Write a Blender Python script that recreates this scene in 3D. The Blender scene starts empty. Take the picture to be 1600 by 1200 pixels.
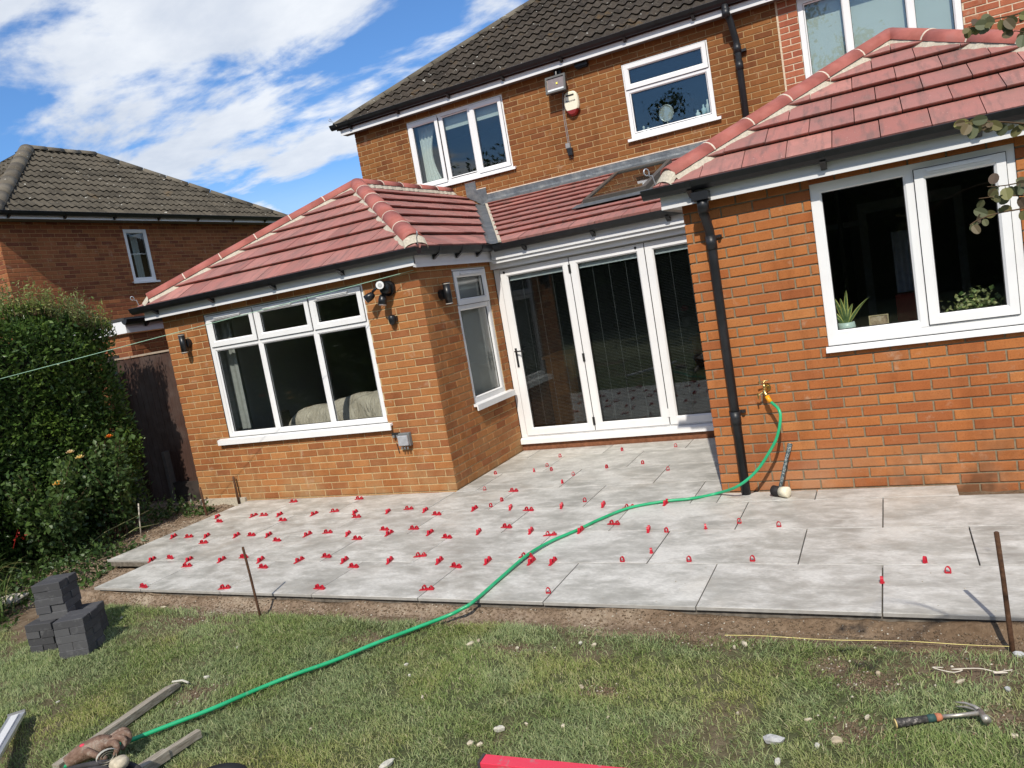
import bpy, bmesh, math, random
import numpy as np
from mathutils import Vector, Matrix, Euler

random.seed(7)
rng = np.random.default_rng(7)
sc = bpy.context.scene
PI = math.pi

# ------------------------------------------------------------------ camera
CAMP = (1.33542, -5.88069, 1.78965)
CAMR = (math.radians(83.46139), math.radians(9.69549), math.radians(25.96382))
cam_d = bpy.data.cameras.new('camera')
cam = bpy.data.objects.new('camera', cam_d)
sc.collection.objects.link(cam)
cam.location = CAMP
cam.rotation_euler = CAMR
cam_d.sensor_fit = 'HORIZONTAL'
cam_d.sensor_width = 36.0
cam_d.lens = 1193.86 / 1600 * 36.0
cam_d.clip_start = 0.05
cam_d.clip_end = 2000
sc.camera = cam

# ------------------------------------------------------------------ sky, sun, exposure
SUN_EL = math.radians(45)
SUN_AZ = math.radians(15)            # from -Y towards +X
SUNV = Vector((math.sin(SUN_AZ) * math.cos(SUN_EL), -math.cos(SUN_AZ) * math.cos(SUN_EL), math.sin(SUN_EL)))
world = bpy.data.worlds.new('World')
sc.world = world
world.use_nodes = True
wn, wl = world.node_tree.nodes, world.node_tree.links
wn.clear()
wo = wn.new('ShaderNodeOutputWorld')
bg = wn.new('ShaderNodeBackground')
sky = wn.new('ShaderNodeTexSky')
sky.sky_type = 'NISHITA'
sky.sun_disc = False
sky.sun_elevation = SUN_EL
sky.sun_rotation = math.pi - SUN_AZ
sky.altitude = 50
sky.air_density = 1.0
sky.dust_density = 0.6
sky.ozone_density = 3.0
bg.inputs['Strength'].default_value = 0.098
tc = wn.new('ShaderNodeTexCoord')
sep = wn.new('ShaderNodeSeparateXYZ')
wl.new(tc.outputs['Generated'], sep.inputs[0])
def wmath(op, a, b=None, clamp=False):
    n = wn.new('ShaderNodeMath'); n.operation = op; n.use_clamp = clamp
    for i, v in enumerate((a, b)):
        if v is None: continue
        if isinstance(v, (int, float)): n.inputs[i].default_value = v
        else: wl.new(v, n.inputs[i])
    return n.outputs[0]
zc = wmath('ADD', wmath('MAXIMUM', sep.outputs['Z'], 0.0), 0.16)
cmb = wn.new('ShaderNodeCombineXYZ')
wl.new(wmath('DIVIDE', sep.outputs['X'], zc), cmb.inputs[0])
wl.new(wmath('DIVIDE', sep.outputs['Y'], zc), cmb.inputs[1])
def wnoise(scale, detail, rough, off, dist=0.0):
    mp = wn.new('ShaderNodeMapping'); mp.inputs['Location'].default_value = off
    mp.inputs['Rotation'].default_value = (0, 0, 0.5)
    mp.inputs['Scale'].default_value = (0.8, 1.25, 1)
    wl.new(cmb.outputs[0], mp.inputs[0])
    n = wn.new('ShaderNodeTexNoise'); n.inputs['Scale'].default_value = scale
    n.inputs['Detail'].default_value = detail; n.inputs['Roughness'].default_value = rough
    n.inputs['Distortion'].default_value = dist
    wl.new(mp.outputs[0], n.inputs['Vector'])
    return n.outputs[0]
c1 = wnoise(1.15, 9, 0.55, (2, 8, 5), 0.25)
c2 = wnoise(3.0, 8, 0.6, (4, 1, 0), 0.4)
csum = wmath('ADD', wmath('MULTIPLY', c1, 0.78), wmath('MULTIPLY', c2, 0.22))
ramp = wn.new('ShaderNodeValToRGB')
ramp.color_ramp.elements[0].position = 0.468
ramp.color_ramp.elements[0].color = (0, 0, 0, 1)
ramp.color_ramp.elements[1].position = 0.535
ramp.color_ramp.elements[1].color = (1, 1, 1, 1)
ramp.color_ramp.interpolation = 'EASE'
wl.new(csum, ramp.inputs[0])
c3 = wnoise(1.7, 6, 0.6, (7.7, 2.2, 5.0), 0.2)
cr = wn.new('ShaderNodeValToRGB')
cr.color_ramp.elements[0].position = 0.35; cr.color_ramp.elements[0].color = (6.0, 6.6, 7.6, 1)
cr.color_ramp.elements[1].position = 0.62; cr.color_ramp.elements[1].color = (8.9, 9.2, 9.6, 1)
wl.new(c3, cr.inputs[0])
tint = wn.new('ShaderNodeMix'); tint.data_type = 'RGBA'; tint.blend_type = 'MULTIPLY'
tint.inputs['Factor'].default_value = 1.0
wl.new(sky.outputs[0], tint.inputs['A']); tint.inputs['B'].default_value = (0.80, 1.16, 1.52, 1)
mixc = wn.new('ShaderNodeMix'); mixc.data_type = 'RGBA'
hz = wmath('MULTIPLY', wmath('SUBTRACT', 1.0, wmath('MULTIPLY', wmath('MAXIMUM', sep.outputs['Z'], 0.0), 5.0), clamp=True), 0.75)
wl.new(wmath('MAXIMUM', wmath('MULTIPLY', ramp.outputs[0], 0.93), hz), mixc.inputs['Factor'])
wl.new(tint.outputs['Result'], mixc.inputs['A'])
wl.new(cr.outputs[0], mixc.inputs['B'])
wl.new(mixc.outputs['Result'], bg.inputs['Color'])
wl.new(bg.outputs[0], wo.inputs[0])

sun_d = bpy.data.lights.new('sun', 'SUN')
sun_d.energy = 4.1
sun_d.angle = math.radians(0.53)
sun_d.color = (1.0, 0.935, 0.835)
sun = bpy.data.objects.new('sun', sun_d)
sc.collection.objects.link(sun)
sun.rotation_euler = SUNV.to_track_quat('Z', 'Y').to_euler()
sc.view_settings.view_transform = 'Standard'
sc.view_settings.look = 'None'
sc.view_settings.gamma = 1.0
sc.view_settings.exposure = 0.12
sc.view_settings.use_curve_mapping = False
sc.cycles.max_bounces = 6
sc.cycles.diffuse_bounces = 3
sc.cycles.glossy_bounces = 3
sc.cycles.transparent_max_bounces = 10
sc.cycles.use_denoising = True

# ------------------------------------------------------------------ material helper
class Mat:
    def __init__(s, name, rough=0.7, spec=0.3, metal=0.0):
        s.m = bpy.data.materials.new(name); s.m.use_nodes = True
        s.n, s.l = s.m.node_tree.nodes, s.m.node_tree.links
        s.b = s.n['Principled BSDF']
        s.b.inputs['Roughness'].default_value = rough
        s.b.inputs['Specular IOR Level'].default_value = spec
        s.b.inputs['Metallic'].default_value = metal
    def col(s, v):
        if isinstance(v, tuple): s.b.inputs['Base Color'].default_value = (*v, 1)
        else: s.l.new(v, s.b.inputs['Base Color'])
        return s
    def pos(s):
        return s.n.new('ShaderNodeNewGeometry').outputs['Position']
    def objc(s):
        return s.n.new('ShaderNodeTexCoord').outputs['Object']
    def map(s, v, scale=(1, 1, 1), rot=(0, 0, 0), loc=(0, 0, 0)):
        mp = s.n.new('ShaderNodeMapping')
        mp.inputs['Scale'].default_value = scale; mp.inputs['Rotation'].default_value = rot
        mp.inputs['Location'].default_value = loc
        s.l.new(v, mp.inputs[0]); return mp.outputs[0]
    def noise(s, scale, detail=4, rough=0.55, vec=None, dist=0.0, w=None):
        n = s.n.new('ShaderNodeTexNoise')
        n.inputs['Scale'].default_value = scale; n.inputs['Detail'].default_value = detail
        n.inputs['Roughness'].default_value = rough; n.inputs['Distortion'].default_value = dist
        if w is not None:
            n.noise_dimensions = '4D'; s.l.new(w, n.inputs['W'])
        s.l.new(vec if vec is not None else s.pos(), n.inputs['Vector'])
        return n.outputs[0]
    def voro(s, scale, vec=None, out='Distance'):
        n = s.n.new('ShaderNodeTexVoronoi'); n.inputs['Scale'].default_value = scale
        s.l.new(vec if vec is not None else s.pos(), n.inputs['Vector'])
        return n.outputs[out]
    def rand(s):
        g = s.n.new('ShaderNodeNewGeometry'); o = s.n.new('ShaderNodeObjectInfo')
        a = s.math('ADD', s.math('MULTIPLY', g.outputs['Random Per Island'], 7.31), s.math('MULTIPLY', o.outputs['Random'], 13.7))
        return s.math('FRACT', a)
    def math(s, op, a, b=None, c=None, clamp=False):
        n = s.n.new('ShaderNodeMath'); n.operation = op; n.use_clamp = clamp
        for i, v in enumerate((a, b, c)):
            if v is None: continue
            if isinstance(v, (int, float)): n.inputs[i].default_value = v
            else: s.l.new(v, n.inputs[i])
        return n.outputs[0]
    def ramp(s, v, stops, interp='LINEAR'):
        r = s.n.new('ShaderNodeValToRGB'); cr = r.color_ramp; cr.interpolation = interp
        while len(cr.elements) < len(stops): cr.elements.new(0.5)
        for e, (p, c) in zip(cr.elements, stops):
            e.position = p
            e.color = (*c, 1) if isinstance(c, tuple) else (c, c, c, 1)
        s.l.new(v, r.inputs[0]); return r.outputs[0]
    def mix(s, f, a, b, mode='MIX'):
        m = s.n.new('ShaderNodeMix'); m.data_type = 'RGBA'; m.blend_type = mode
        for key, v in (('Factor', f), ('A', a), ('B', b)):
            if isinstance(v, (int, float)): m.inputs[key].default_value = v
            elif isinstance(v, tuple): m.inputs[key].default_value = (*v, 1)
            else: s.l.new(v, m.inputs[key])
        return m.outputs['Result']
    def sepz(s, v, ax='Z'):
        x = s.n.new('ShaderNodeSeparateXYZ'); s.l.new(v, x.inputs[0]); return x.outputs[ax]
    def bump(s, h, strength=0.3, dist=0.01):
        b = s.n.new('ShaderNodeBump'); b.inputs['Strength'].default_value = strength
        b.inputs['Distance'].default_value = dist
        s.l.new(h, b.inputs['Height']); s.l.new(b.outputs[0], s.b.inputs['Normal']); return s
    def rough(s, v):
        s.l.new(v, s.b.inputs['Roughness']); return s

def simple(name, col, rough=0.6, spec=0.3, metal=0.0, var=0.12, scale=20, bump=0.0):
    M = Mat(name, rough, spec, metal)
    n = M.noise(scale, 4)
    d = tuple(c * (1 - var) for c in col); u = tuple(min(1, c * (1 + var)) for c in col)
    M.col(M.ramp(n, [(0.3, d), (0.7, u)]))
    if bump: M.bump(n, bump, 0.004)
    return M.m

def brick_mat(name, cols, stain=(0.30, 0.20, 0.11), streak=0.15, base_z=0.0, fine=1.0, low_blotches=False):
    M = Mat(name, 0.85, 0.15)
    r = M.rand()
    k = len(cols)
    base = M.ramp(r, [(i / (k - 1), c) for i, c in enumerate(cols)])
    n1 = M.noise(9, 5, 0.6)
    n2 = M.noise(90, 3, 0.7)
    base = M.mix(M.ramp(n1, [(0.42, 0.0), (0.75, 0.55)]), base, M.mix(1.0, base, (0.78, 0.72, 0.70), 'MULTIPLY'))
    base = M.mix(M.ramp(n2, [(0.35, 0.5), (0.5, 0.0)]), base, M.mix(1.0, base, (0.62, 0.55, 0.5), 'MULTIPLY'))
    base = M.mix(M.ramp(M.noise(38, 4, 0.7), [(0.62, 0.0), (0.74, 0.35)]), base, (0.62, 0.36, 0.20))
    run = M.noise(3.0, 5, 0.65, M.map(M.pos(), (1.6, 1.6, 0.35)))
    base = M.mix(M.ramp(run, [(0.50, 0.0), (0.66, 0.45)]), base, M.mix(1.0, base, (0.60, 0.56, 0.54), 'MULTIPLY'))
    base = M.mix(M.ramp(M.noise(5.5, 5, 0.7, M.map(M.pos(), loc=(3, 8, 1))), [(0.60, 0.0), (0.70, 0.40)]), base, (0.46, 0.33, 0.23))
    # pale bloom and green-grey splash marks low on the wall
    z = M.sepz(M.pos())
    nz = M.noise(2.3, 4, 0.6)
    low = M.math('MULTIPLY', M.ramp(z, [(base_z, 1.0), (base_z + 0.42, 0.0)]), M.ramp(nz, [(0.42, 0.0), (0.62, 1.0)]))
    base = M.mix(M.math('MULTIPLY', low, 0.55), base, stain)
    if low_blotches:  # dark brown blotches, stronger towards the bottom and right of the wall
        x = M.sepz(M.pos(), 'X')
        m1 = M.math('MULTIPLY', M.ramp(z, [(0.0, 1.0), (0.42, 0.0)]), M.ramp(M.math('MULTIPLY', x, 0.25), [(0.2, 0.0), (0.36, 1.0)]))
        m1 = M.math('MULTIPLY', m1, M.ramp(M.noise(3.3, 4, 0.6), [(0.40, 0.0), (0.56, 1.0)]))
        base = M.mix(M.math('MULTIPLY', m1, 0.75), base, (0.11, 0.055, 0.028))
    M.col(base)
    h = M.math('ADD', M.math('MULTIPLY', n2, 0.6), M.noise(230, 2, 0.5))
    M.bump(h, 0.35 * fine, 0.003)
    return M.m

def mortar_mat(name, col):
    M = Mat(name, 0.95, 0.1)
    n = M.noise(60, 4, 0.6)
    M.col(M.ramp(n, [(0.3, tuple(c * 0.75 for c in col)), (0.7, tuple(min(1, c * 1.15) for c in col))]))
    M.bump(n, 0.6, 0.003)
    return M.m

MT = {}
MT['brick_l'] = brick_mat('brick_orange', [(0.33, 0.130, 0.044), (0.39, 0.165, 0.057), (0.35, 0.155, 0.062), (0.27, 0.098, 0.038), (0.43, 0.195, 0.072), (0.36, 0.14, 0.048), (0.30, 0.115, 0.050)], stain=(0.40, 0.28, 0.14))
MT['brick_r'] = brick_mat('brick_red_orange', [(0.38, 0.132, 0.042), (0.43, 0.16, 0.050), (0.35, 0.112, 0.037), (0.41, 0.16, 0.056), (0.31, 0.098, 0.036), (0.45, 0.18, 0.060)], stain=(0.42, 0.25, 0.15), low_blotches=True)
MT['brick_m'] = brick_mat('brick_brown_orange', [(0.22, 0.088, 0.030), (0.27, 0.115, 0.038), (0.24, 0.094, 0.032), (0.18, 0.066, 0.026), (0.29, 0.125, 0.043)], base_z=-5)
MT['brick_p'] = brick_mat('brick_pink_red', [(0.38, 0.12, 0.065), (0.43, 0.15, 0.08), (0.33, 0.10, 0.058), (0.40, 0.14, 0.07)], base_z=-5)
MT['brick_n'] = brick_mat('brick_russet', [(0.30, 0.11, 0.05), (0.34, 0.13, 0.055), (0.26, 0.09, 0.042), (0.19, 0.065, 0.036), (0.32, 0.125, 0.05)], base_z=-5)
MT['mortar_l'] = mortar_mat('mortar_cream', (0.50, 0.37, 0.20))
MT['mortar_r'] = mortar_mat('mortar_grey', (0.24, 0.195, 0.13))
MT['mortar_m'] = mortar_mat('mortar_buff', (0.42, 0.28, 0.14))
MT['mortar_p'] = mortar_mat('mortar_pale', (0.62, 0.50, 0.36))
MT['mortar_n'] = mortar_mat('mortar_tan', (0.42, 0.24, 0.11))
MT['bedding'] = mortar_mat('ridge_mortar', (0.50, 0.45, 0.36))
MT['joint'] = mortar_mat('ridge_joint_mortar', (0.66, 0.56, 0.46))

def white_mat():
    M = Mat('white_upvc', 0.28, 0.45)
    n = M.noise(3.0, 5, 0.6)
    s = M.noise(24, 4, 0.6, M.map(M.pos(), (1, 1, 0.18)))
    c = M.ramp(n, [(0.3, (0.74, 0.74, 0.74)), (0.7, (0.80, 0.80, 0.795))])
    c = M.mix(M.ramp(s, [(0.55, 0.0), (0.8, 0.14)]), c, (0.55, 0.54, 0.50))
    M.col(c)
    return M.m
MT['white'] = white_mat()
MT['fascia'] = simple('fascia_white', (0.70, 0.70, 0.70), 0.4, 0.4, var=0.05, scale=2)
MT['black'] = simple('black_gutter_plastic', (0.012, 0.013, 0.015), 0.35, 0.45, var=0.3, scale=14)
MT['blackr'] = simple('black_pipe_plastic', (0.016, 0.017, 0.020), 0.42, 0.4, var=0.4, scale=9, bump=0.05)
MT['dark'] = simple('dark_gasket', (0.02, 0.02, 0.02), 0.6)
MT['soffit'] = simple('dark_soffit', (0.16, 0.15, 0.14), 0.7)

def tile_mat():
    M = Mat('red_concrete_tile', 0.75, 0.25)
    r = M.rand()
    base = M.ramp(r, [(0, (0.29, 0.118, 0.100)), (0.35, (0.38, 0.158, 0.132)), (0.7, (0.33, 0.148, 0.128)), (1, (0.45, 0.20, 0.165))])
    n = M.noise(5.0, 5, 0.6)
    base = M.mix(M.ramp(n, [(0.45, 0.0), (0.72, 0.55)]), base, (0.22, 0.135, 0.115))
    s = M.noise(9, 4, 0.6, M.map(M.pos(), (2.2, 0.35, 0.35)))
    base = M.mix(M.ramp(s, [(0.50, 0.0), (0.68, 0.6)]), base, (0.15, 0.10, 0.09))
    sp = M.noise(60, 2, 0.5)
    base = M.mix(M.ramp(sp, [(0.70, 0.0), (0.76, 0.6)]), base, (0.62, 0.46, 0.40))
    M.col(base)
    M.bump(M.noise(110, 4, 0.7), 0.6, 0.003)
    return M.m
MT['tile'] = tile_mat()
def ridge_mat():
    M = Mat('red_ridge_tile', 0.7, 0.25)
    n = M.noise(6, 5, 0.6)
    M.col(M.ramp(n, [(0.3, (0.28, 0.085, 0.065)), (0.55, (0.38, 0.125, 0.10)), (0.75, (0.34, 0.14, 0.12))]))
    M.bump(M.noise(120, 3), 0.2, 0.002)
    return M.m
MT['ridge'] = ridge_mat()

def old_tile_mat(name, a, b, lich):
    M = Mat(name, 0.9, 0.15)
    r = M.rand()
    base = M.ramp(r, [(0, a), (0.5, b), (1, tuple(c * 0.8 for c in a))])
    n = M.noise(3.2, 6, 0.65)
    base = M.mix(M.ramp(n, [(0.45, 0.0), (0.7, 0.6)]), base, tuple(c * 1.6 for c in b))
    n2 = M.noise(26, 4, 0.7)
    base = M.mix(M.ramp(n2, [(0.56, 0.0), (0.68, 0.5)]), base, (0.17, 0.16, 0.12))
    w = M.noise(11, 3, 0.55)
    base = M.mix(M.ramp(w, [(0.698, 0.0), (0.708, 0.8)]), base, (0.55, 0.54, 0.48))
    o = M.noise(2.1, 5, 0.7)
    base = M.mix(M.ramp(o, [(0.60, 0.0), (0.72, lich)]), base, (0.20, 0.115, 0.035))
    M.col(base)
    M.bump(M.noise(70, 4, 0.7), 0.6, 0.006)
    return M.m
MT['old'] = old_tile_mat('weathered_brown_tile', (0.036, 0.029, 0.023), (0.055, 0.044, 0.034), 0.5)
MT['oldn'] = old_tile_mat('weathered_grey_tile', (0.060, 0.052, 0.040), (0.088, 0.076, 0.058), 0.25)
MT['oldridge'] = old_tile_mat('weathered_ridge_tile', (0.10, 0.085, 0.065), (0.15, 0.13, 0.10), 0.7)

def lead_mat():
    M = Mat('lead_sheet', 0.5, 0.4, 0.35)
    n = M.noise(7, 5, 0.65)
    c = M.ramp(n, [(0.3, (0.085, 0.095, 0.105)), (0.5, (0.135, 0.148, 0.158)), (0.7, (0.22, 0.225, 0.22))])
    M.col(c); M.bump(M.noise(16, 4), 0.5, 0.012)
    return M.m
MT['lead'] = lead_mat()

def patio_mat():
    M = Mat('grey_porcelain', 0.42, 0.35)
    oi = M.n.new('ShaderNodeObjectInfo').outputs['Random']
    w = M.math('MULTIPLY', oi, 40)
    p = M.pos()
    n1 = M.noise(2.6, 7, 0.62, M.map(p, (0.85, 1.2, 1)), 0.3, w)
    n2 = M.noise(9, 7, 0.7, M.map(p, (0.7, 1.5, 1)), 0.4, w)
    n3 = M.noise(70, 4, 0.6, M.map(p, (0.5, 1.6, 1)))
    v = M.math('ADD', M.math('MULTIPLY', n1, 0.55), M.math('MULTIPLY', n2, 0.45))
    c = M.ramp(v, [(0.38, (0.30, 0.29, 0.255)), (0.46, (0.41, 0.40, 0.355)), (0.52, (0.54, 0.525, 0.475)), (0.58, (0.66, 0.645, 0.59))])
    c = M.mix(M.ramp(n3, [(0.4, 0.30), (0.6, 0.0)]), c, (0.27, 0.26, 0.245))
    d = M.noise(1.1, 4, 0.6)
    c = M.mix(M.ramp(d, [(0.55, 0.0), (0.72, 0.30)]), c, (0.52, 0.44, 0.34))
    c = M.mix(M.math('MULTIPLY', oi, 0.10), c, (0.33, 0.32, 0.31))
    M.col(c)
    M.rough(M.ramp(n2, [(0.3, 0.34), (0.7, 0.55)]))
    M.bump(n3, 0.10, 0.001)
    return M.m
MT['patio'] = patio_mat()
MT['tileedge'] = simple('porcelain_edge', (0.34, 0.325, 0.30), 0.6)
MT['bed'] = simple('mortar_bed', (0.16, 0.14, 0.115), 0.95, 0.1, var=0.35, scale=30, bump=0.6)

def soil_mat():
    M = Mat('soil', 0.95, 0.1)
    p = M.pos()
    n = M.noise(4, 7, 0.7); n2 = M.noise(40, 5, 0.7)
    x = M.sepz(p, 'X')
    dry = M.ramp(n, [(0.3, (0.16, 0.11, 0.07)), (0.5, (0.27, 0.20, 0.14)), (0.7, (0.38, 0.31, 0.23))])
    wet = M.ramp(n, [(0.3, (0.105, 0.065, 0.036)), (0.7, (0.22, 0.15, 0.092))])
    c = M.mix(M.ramp(M.math('MULTIPLY_ADD', x, 0.2, 0.6), [(0.45, 0.0), (0.72, 0.85)]), dry, wet)
    c = M.mix(M.ramp(n2, [(0.35, 0.55), (0.55, 0.0)]), c, (0.065, 0.042, 0.026))
    sp = M.noise(75, 2, 0.5)
    c = M.mix(M.ramp(sp, [(0.68, 0.0), (0.72, 0.7)]), c, (0.42, 0.38, 0.31))
    M.col(c)
    M.bump(M.math('ADD', n2, M.math('MULTIPLY', M.noise(120, 3), 0.4)), 0.9, 0.012)
    return M.m
MT['soil'] = soil_mat()

def ground_mat():
    M = Mat('lawn_earth', 0.95, 0.1)
    a = M.n.new('ShaderNodeAttribute'); a.attribute_name = 'grassy'
    n = M.noise(12, 6, 0.7)
    soil = M.ramp(n, [(0.3, (0.10, 0.065, 0.04)), (0.7, (0.23, 0.175, 0.12))])
    gr = M.ramp(n, [(0.3, (0.055, 0.07, 0.03)), (0.7, (0.12, 0.12, 0.06))])
    M.col(M.mix(a.outputs['Fac'], soil, gr))
    M.bump(M.noise(60, 5, 0.7), 0.9, 0.012)
    return M.m
MT['ground'] = ground_mat()

def grass_mat():
    M = Mat('grass_blade', 0.6, 0.25)
    g = M.n.new('ShaderNodeNewGeometry')
    r = g.outputs['Random Per Island']
    fresh = M.ramp(r, [(0, (0.15, 0.225, 0.065)), (0.35, (0.22, 0.29, 0.09)), (0.7, (0.29, 0.35, 0.12)), (0.90, (0.35, 0.37, 0.17)), (0.965, (0.40, 0.37, 0.21)), (1, (0.48, 0.43, 0.27))])
    blue = M.ramp(r, [(0, (0.18, 0.25, 0.11)), (0.5, (0.27, 0.33, 0.145)), (0.9, (0.38, 0.42, 0.20)), (1, (0.46, 0.45, 0.28))])
    yel = M.ramp(r, [(0, (0.23, 0.26, 0.06)), (0.5, (0.33, 0.34, 0.085)), (0.8, (0.43, 0.37, 0.14)), (1, (0.46, 0.38, 0.20))])
    n = M.noise(1.5, 4, 0.6)
    c = M.mix(M.ramp(n, [(0.42, 0.0), (0.55, 1.0)]), fresh, blue)
    n2 = M.noise(1.1, 4, 0.6, M.map(M.pos(), loc=(4.2, 3.3, 0)))
    c = M.mix(M.ramp(n2, [(0.52, 0.0), (0.66, 0.6)]), c, yel)
    p = M.pos(); px_, py_ = M.sepz(p, 'X'), M.sepz(p, 'Y')
    wob = M.math('MULTIPLY_ADD', M.noise(3.5, 3), 0.24, -0.12)
    dx_ = M.math('SUBTRACT', 0.62, M.math('ABSOLUTE', M.math('ADD', M.math('SUBTRACT', px_, 0.13), wob)))
    dy_ = M.math('SUBTRACT', 0.26, M.math('ABSOLUTE', M.math('ADD', M.math('SUBTRACT', py_, -2.68), wob)))
    pm = M.math('MULTIPLY', M.math('MINIMUM', dx_, dy_), 14.0, clamp=True)
    c = M.mix(M.math('MULTIPLY', pm, 0.6), c, M.mix(0.5, yel, fresh))
    M.col(c)
    # thin blades let some light through
    tr = M.n.new('ShaderNodeBsdfTranslucent'); M.l.new(c, tr.inputs['Color'])
    ms = M.n.new('ShaderNodeMixShader'); ms.inputs[0].default_value = 0.25
    out = M.n['Material Output']
    M.l.new(M.b.outputs[0], ms.inputs[1]); M.l.new(tr.outputs[0], ms.inputs[2]); M.l.new(ms.outputs[0], out.inputs[0])
    return M.m
MT['grass'] = grass_mat()

def leaf_mat(name, cols, rough=0.45, trans=0.25, patch=2.5):
    M = Mat(name, rough, 0.4)
    r = M.rand()
    k = len(cols)
    c = M.ramp(r, [(i / (k - 1), q) for i, q in enumerate(cols)])
    n = M.noise(patch, 3, 0.5)
    c = M.mix(M.ramp(n, [(0.4, 0.0), (0.65, 0.5)]), c, M.mix(1.0, c, (1.5, 1.35, 0.8), 'MULTIPLY'))
    M.col(c)
    tr = M.n.new('ShaderNodeBsdfTranslucent'); M.l.new(c, tr.inputs['Color'])
    ms = M.n.new('ShaderNodeMixShader'); ms.inputs[0].default_value = trans
    out = M.n['Material Output']
    M.l.new(M.b.outputs[0], ms.inputs[1]); M.l.new(tr.outputs[0], ms.inputs[2]); M.l.new(ms.outputs[0], out.inputs[0])
    return M.m
MT['hedge'] = leaf_mat('hedge_leaf', [(0.035, 0.075, 0.018), (0.06, 0.12, 0.028), (0.085, 0.155, 0.036), (0.13, 0.20, 0.05), (0.06, 0.12, 0.028)], 0.32, 0.3)
MT['hedgetop'] = leaf_mat('hedge_new_growth', [(0.10, 0.155, 0.035), (0.15, 0.20, 0.05), (0.20, 0.24, 0.08), (0.26, 0.24, 0.11)])
MT['tree'] = leaf_mat('tree_leaf', [(0.028, 0.050, 0.014), (0.05, 0.085, 0.022), (0.075, 0.11, 0.03)])
MT['rose_leaf'] = leaf_mat('rose_leaf', [(0.035, 0.075, 0.022), (0.06, 0.11, 0.03), (0.08, 0.13, 0.045)])
MT['strap'] = leaf_mat('strap_leaf', [(0.06, 0.10, 0.03), (0.10, 0.16, 0.045), (0.17, 0.20, 0.08), (0.24, 0.21, 0.10)])
MT['euc'] = leaf_mat('grey_green_leaf', [(0.11, 0.13, 0.075), (0.15, 0.165, 0.095), (0.17, 0.155, 0.06), (0.12, 0.085, 0.065), (0.20, 0.20, 0.07)], 0.6)
MT['stem'] = simple('woody_stem', (0.10, 0.065, 0.04), 0.85, 0.1, var=0.3)
MT['bark'] = simple('bark', (0.09, 0.07, 0.05), 0.9, 0.1, var=0.3, bump=0.6)

def glass_mat(name, tintc, fac=1.5, wob=0.0):
    m = bpy.data.materials.new(name); m.use_nodes = True
    n, l = m.node_tree.nodes, m.node_tree.links
    n.clear()
    out = n.new('ShaderNodeOutputMaterial'); mx = n.new('ShaderNodeMixShader')
    t = n.new('ShaderNodeBsdfTransparent'); t.inputs[0].default_value = (*tintc, 1)
    g = n.new('ShaderNodeBsdfGlossy'); g.inputs['Roughness'].default_value = 0.012
    lw = n.new('ShaderNodeLayerWeight'); lw.inputs['Blend'].default_value = 0.5
    pw = n.new('ShaderNodeMath'); pw.operation = 'POWER'; pw.inputs[1].default_value = 4.0
    l.new(lw.outputs['Facing'], pw.inputs[0])
    fr = n.new('ShaderNodeMath'); fr.operation = 'MULTIPLY_ADD'; fr.inputs[1].default_value = 0.9; fr.inputs[2].default_value = 0.042
    l.new(pw.outputs[0], fr.inputs[0])
    mm = n.new('ShaderNodeMath'); mm.operation = 'MULTIPLY'; mm.use_clamp = True
    mm.inputs[1].default_value = fac
    tcn = n.new('ShaderNodeNewGeometry'); nz = n.new('ShaderNodeTexNoise'); nz.inputs['Scale'].default_value = 1.3
    bp = n.new('ShaderNodeBump'); bp.inputs['Strength'].default_value = 0.06 + wob; bp.inputs['Distance'].default_value = 0.02
    l.new(tcn.outputs['Position'], nz.inputs['Vector']); l.new(nz.outputs[0], bp.inputs['Height']); l.new(bp.outputs[0], g.inputs['Normal'])
    l.new(fr.outputs[0], mm.inputs[0]); l.new(mm.outputs[0], mx.inputs[0])
    l.new(t.outputs[0], mx.inputs[1]); l.new(g.outputs[0], mx.inputs[2]); l.new(mx.outputs[0], out.inputs[0])
    return m
MT['glass'] = glass_mat('window_glass', (0.92, 0.93, 0.92), 1.3)
MT['glassu'] = glass_mat('upper_window_glass', (0.84, 0.88, 0.86), 1.7, 0.05)
MT['glassd'] = glass_mat('door_glass', (0.78, 0.82, 0.82), 1.6)
MT['glasssky'] = glass_mat('skylight_glass', (0.6, 0.62, 0.6), 1.0)

# ------------------------------------------------------------------ mesh builder
WL = {}
def wloc(o):
    return WL.get(o.name, Vector((0, 0, 0))) if o else Vector((0, 0, 0))

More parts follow.
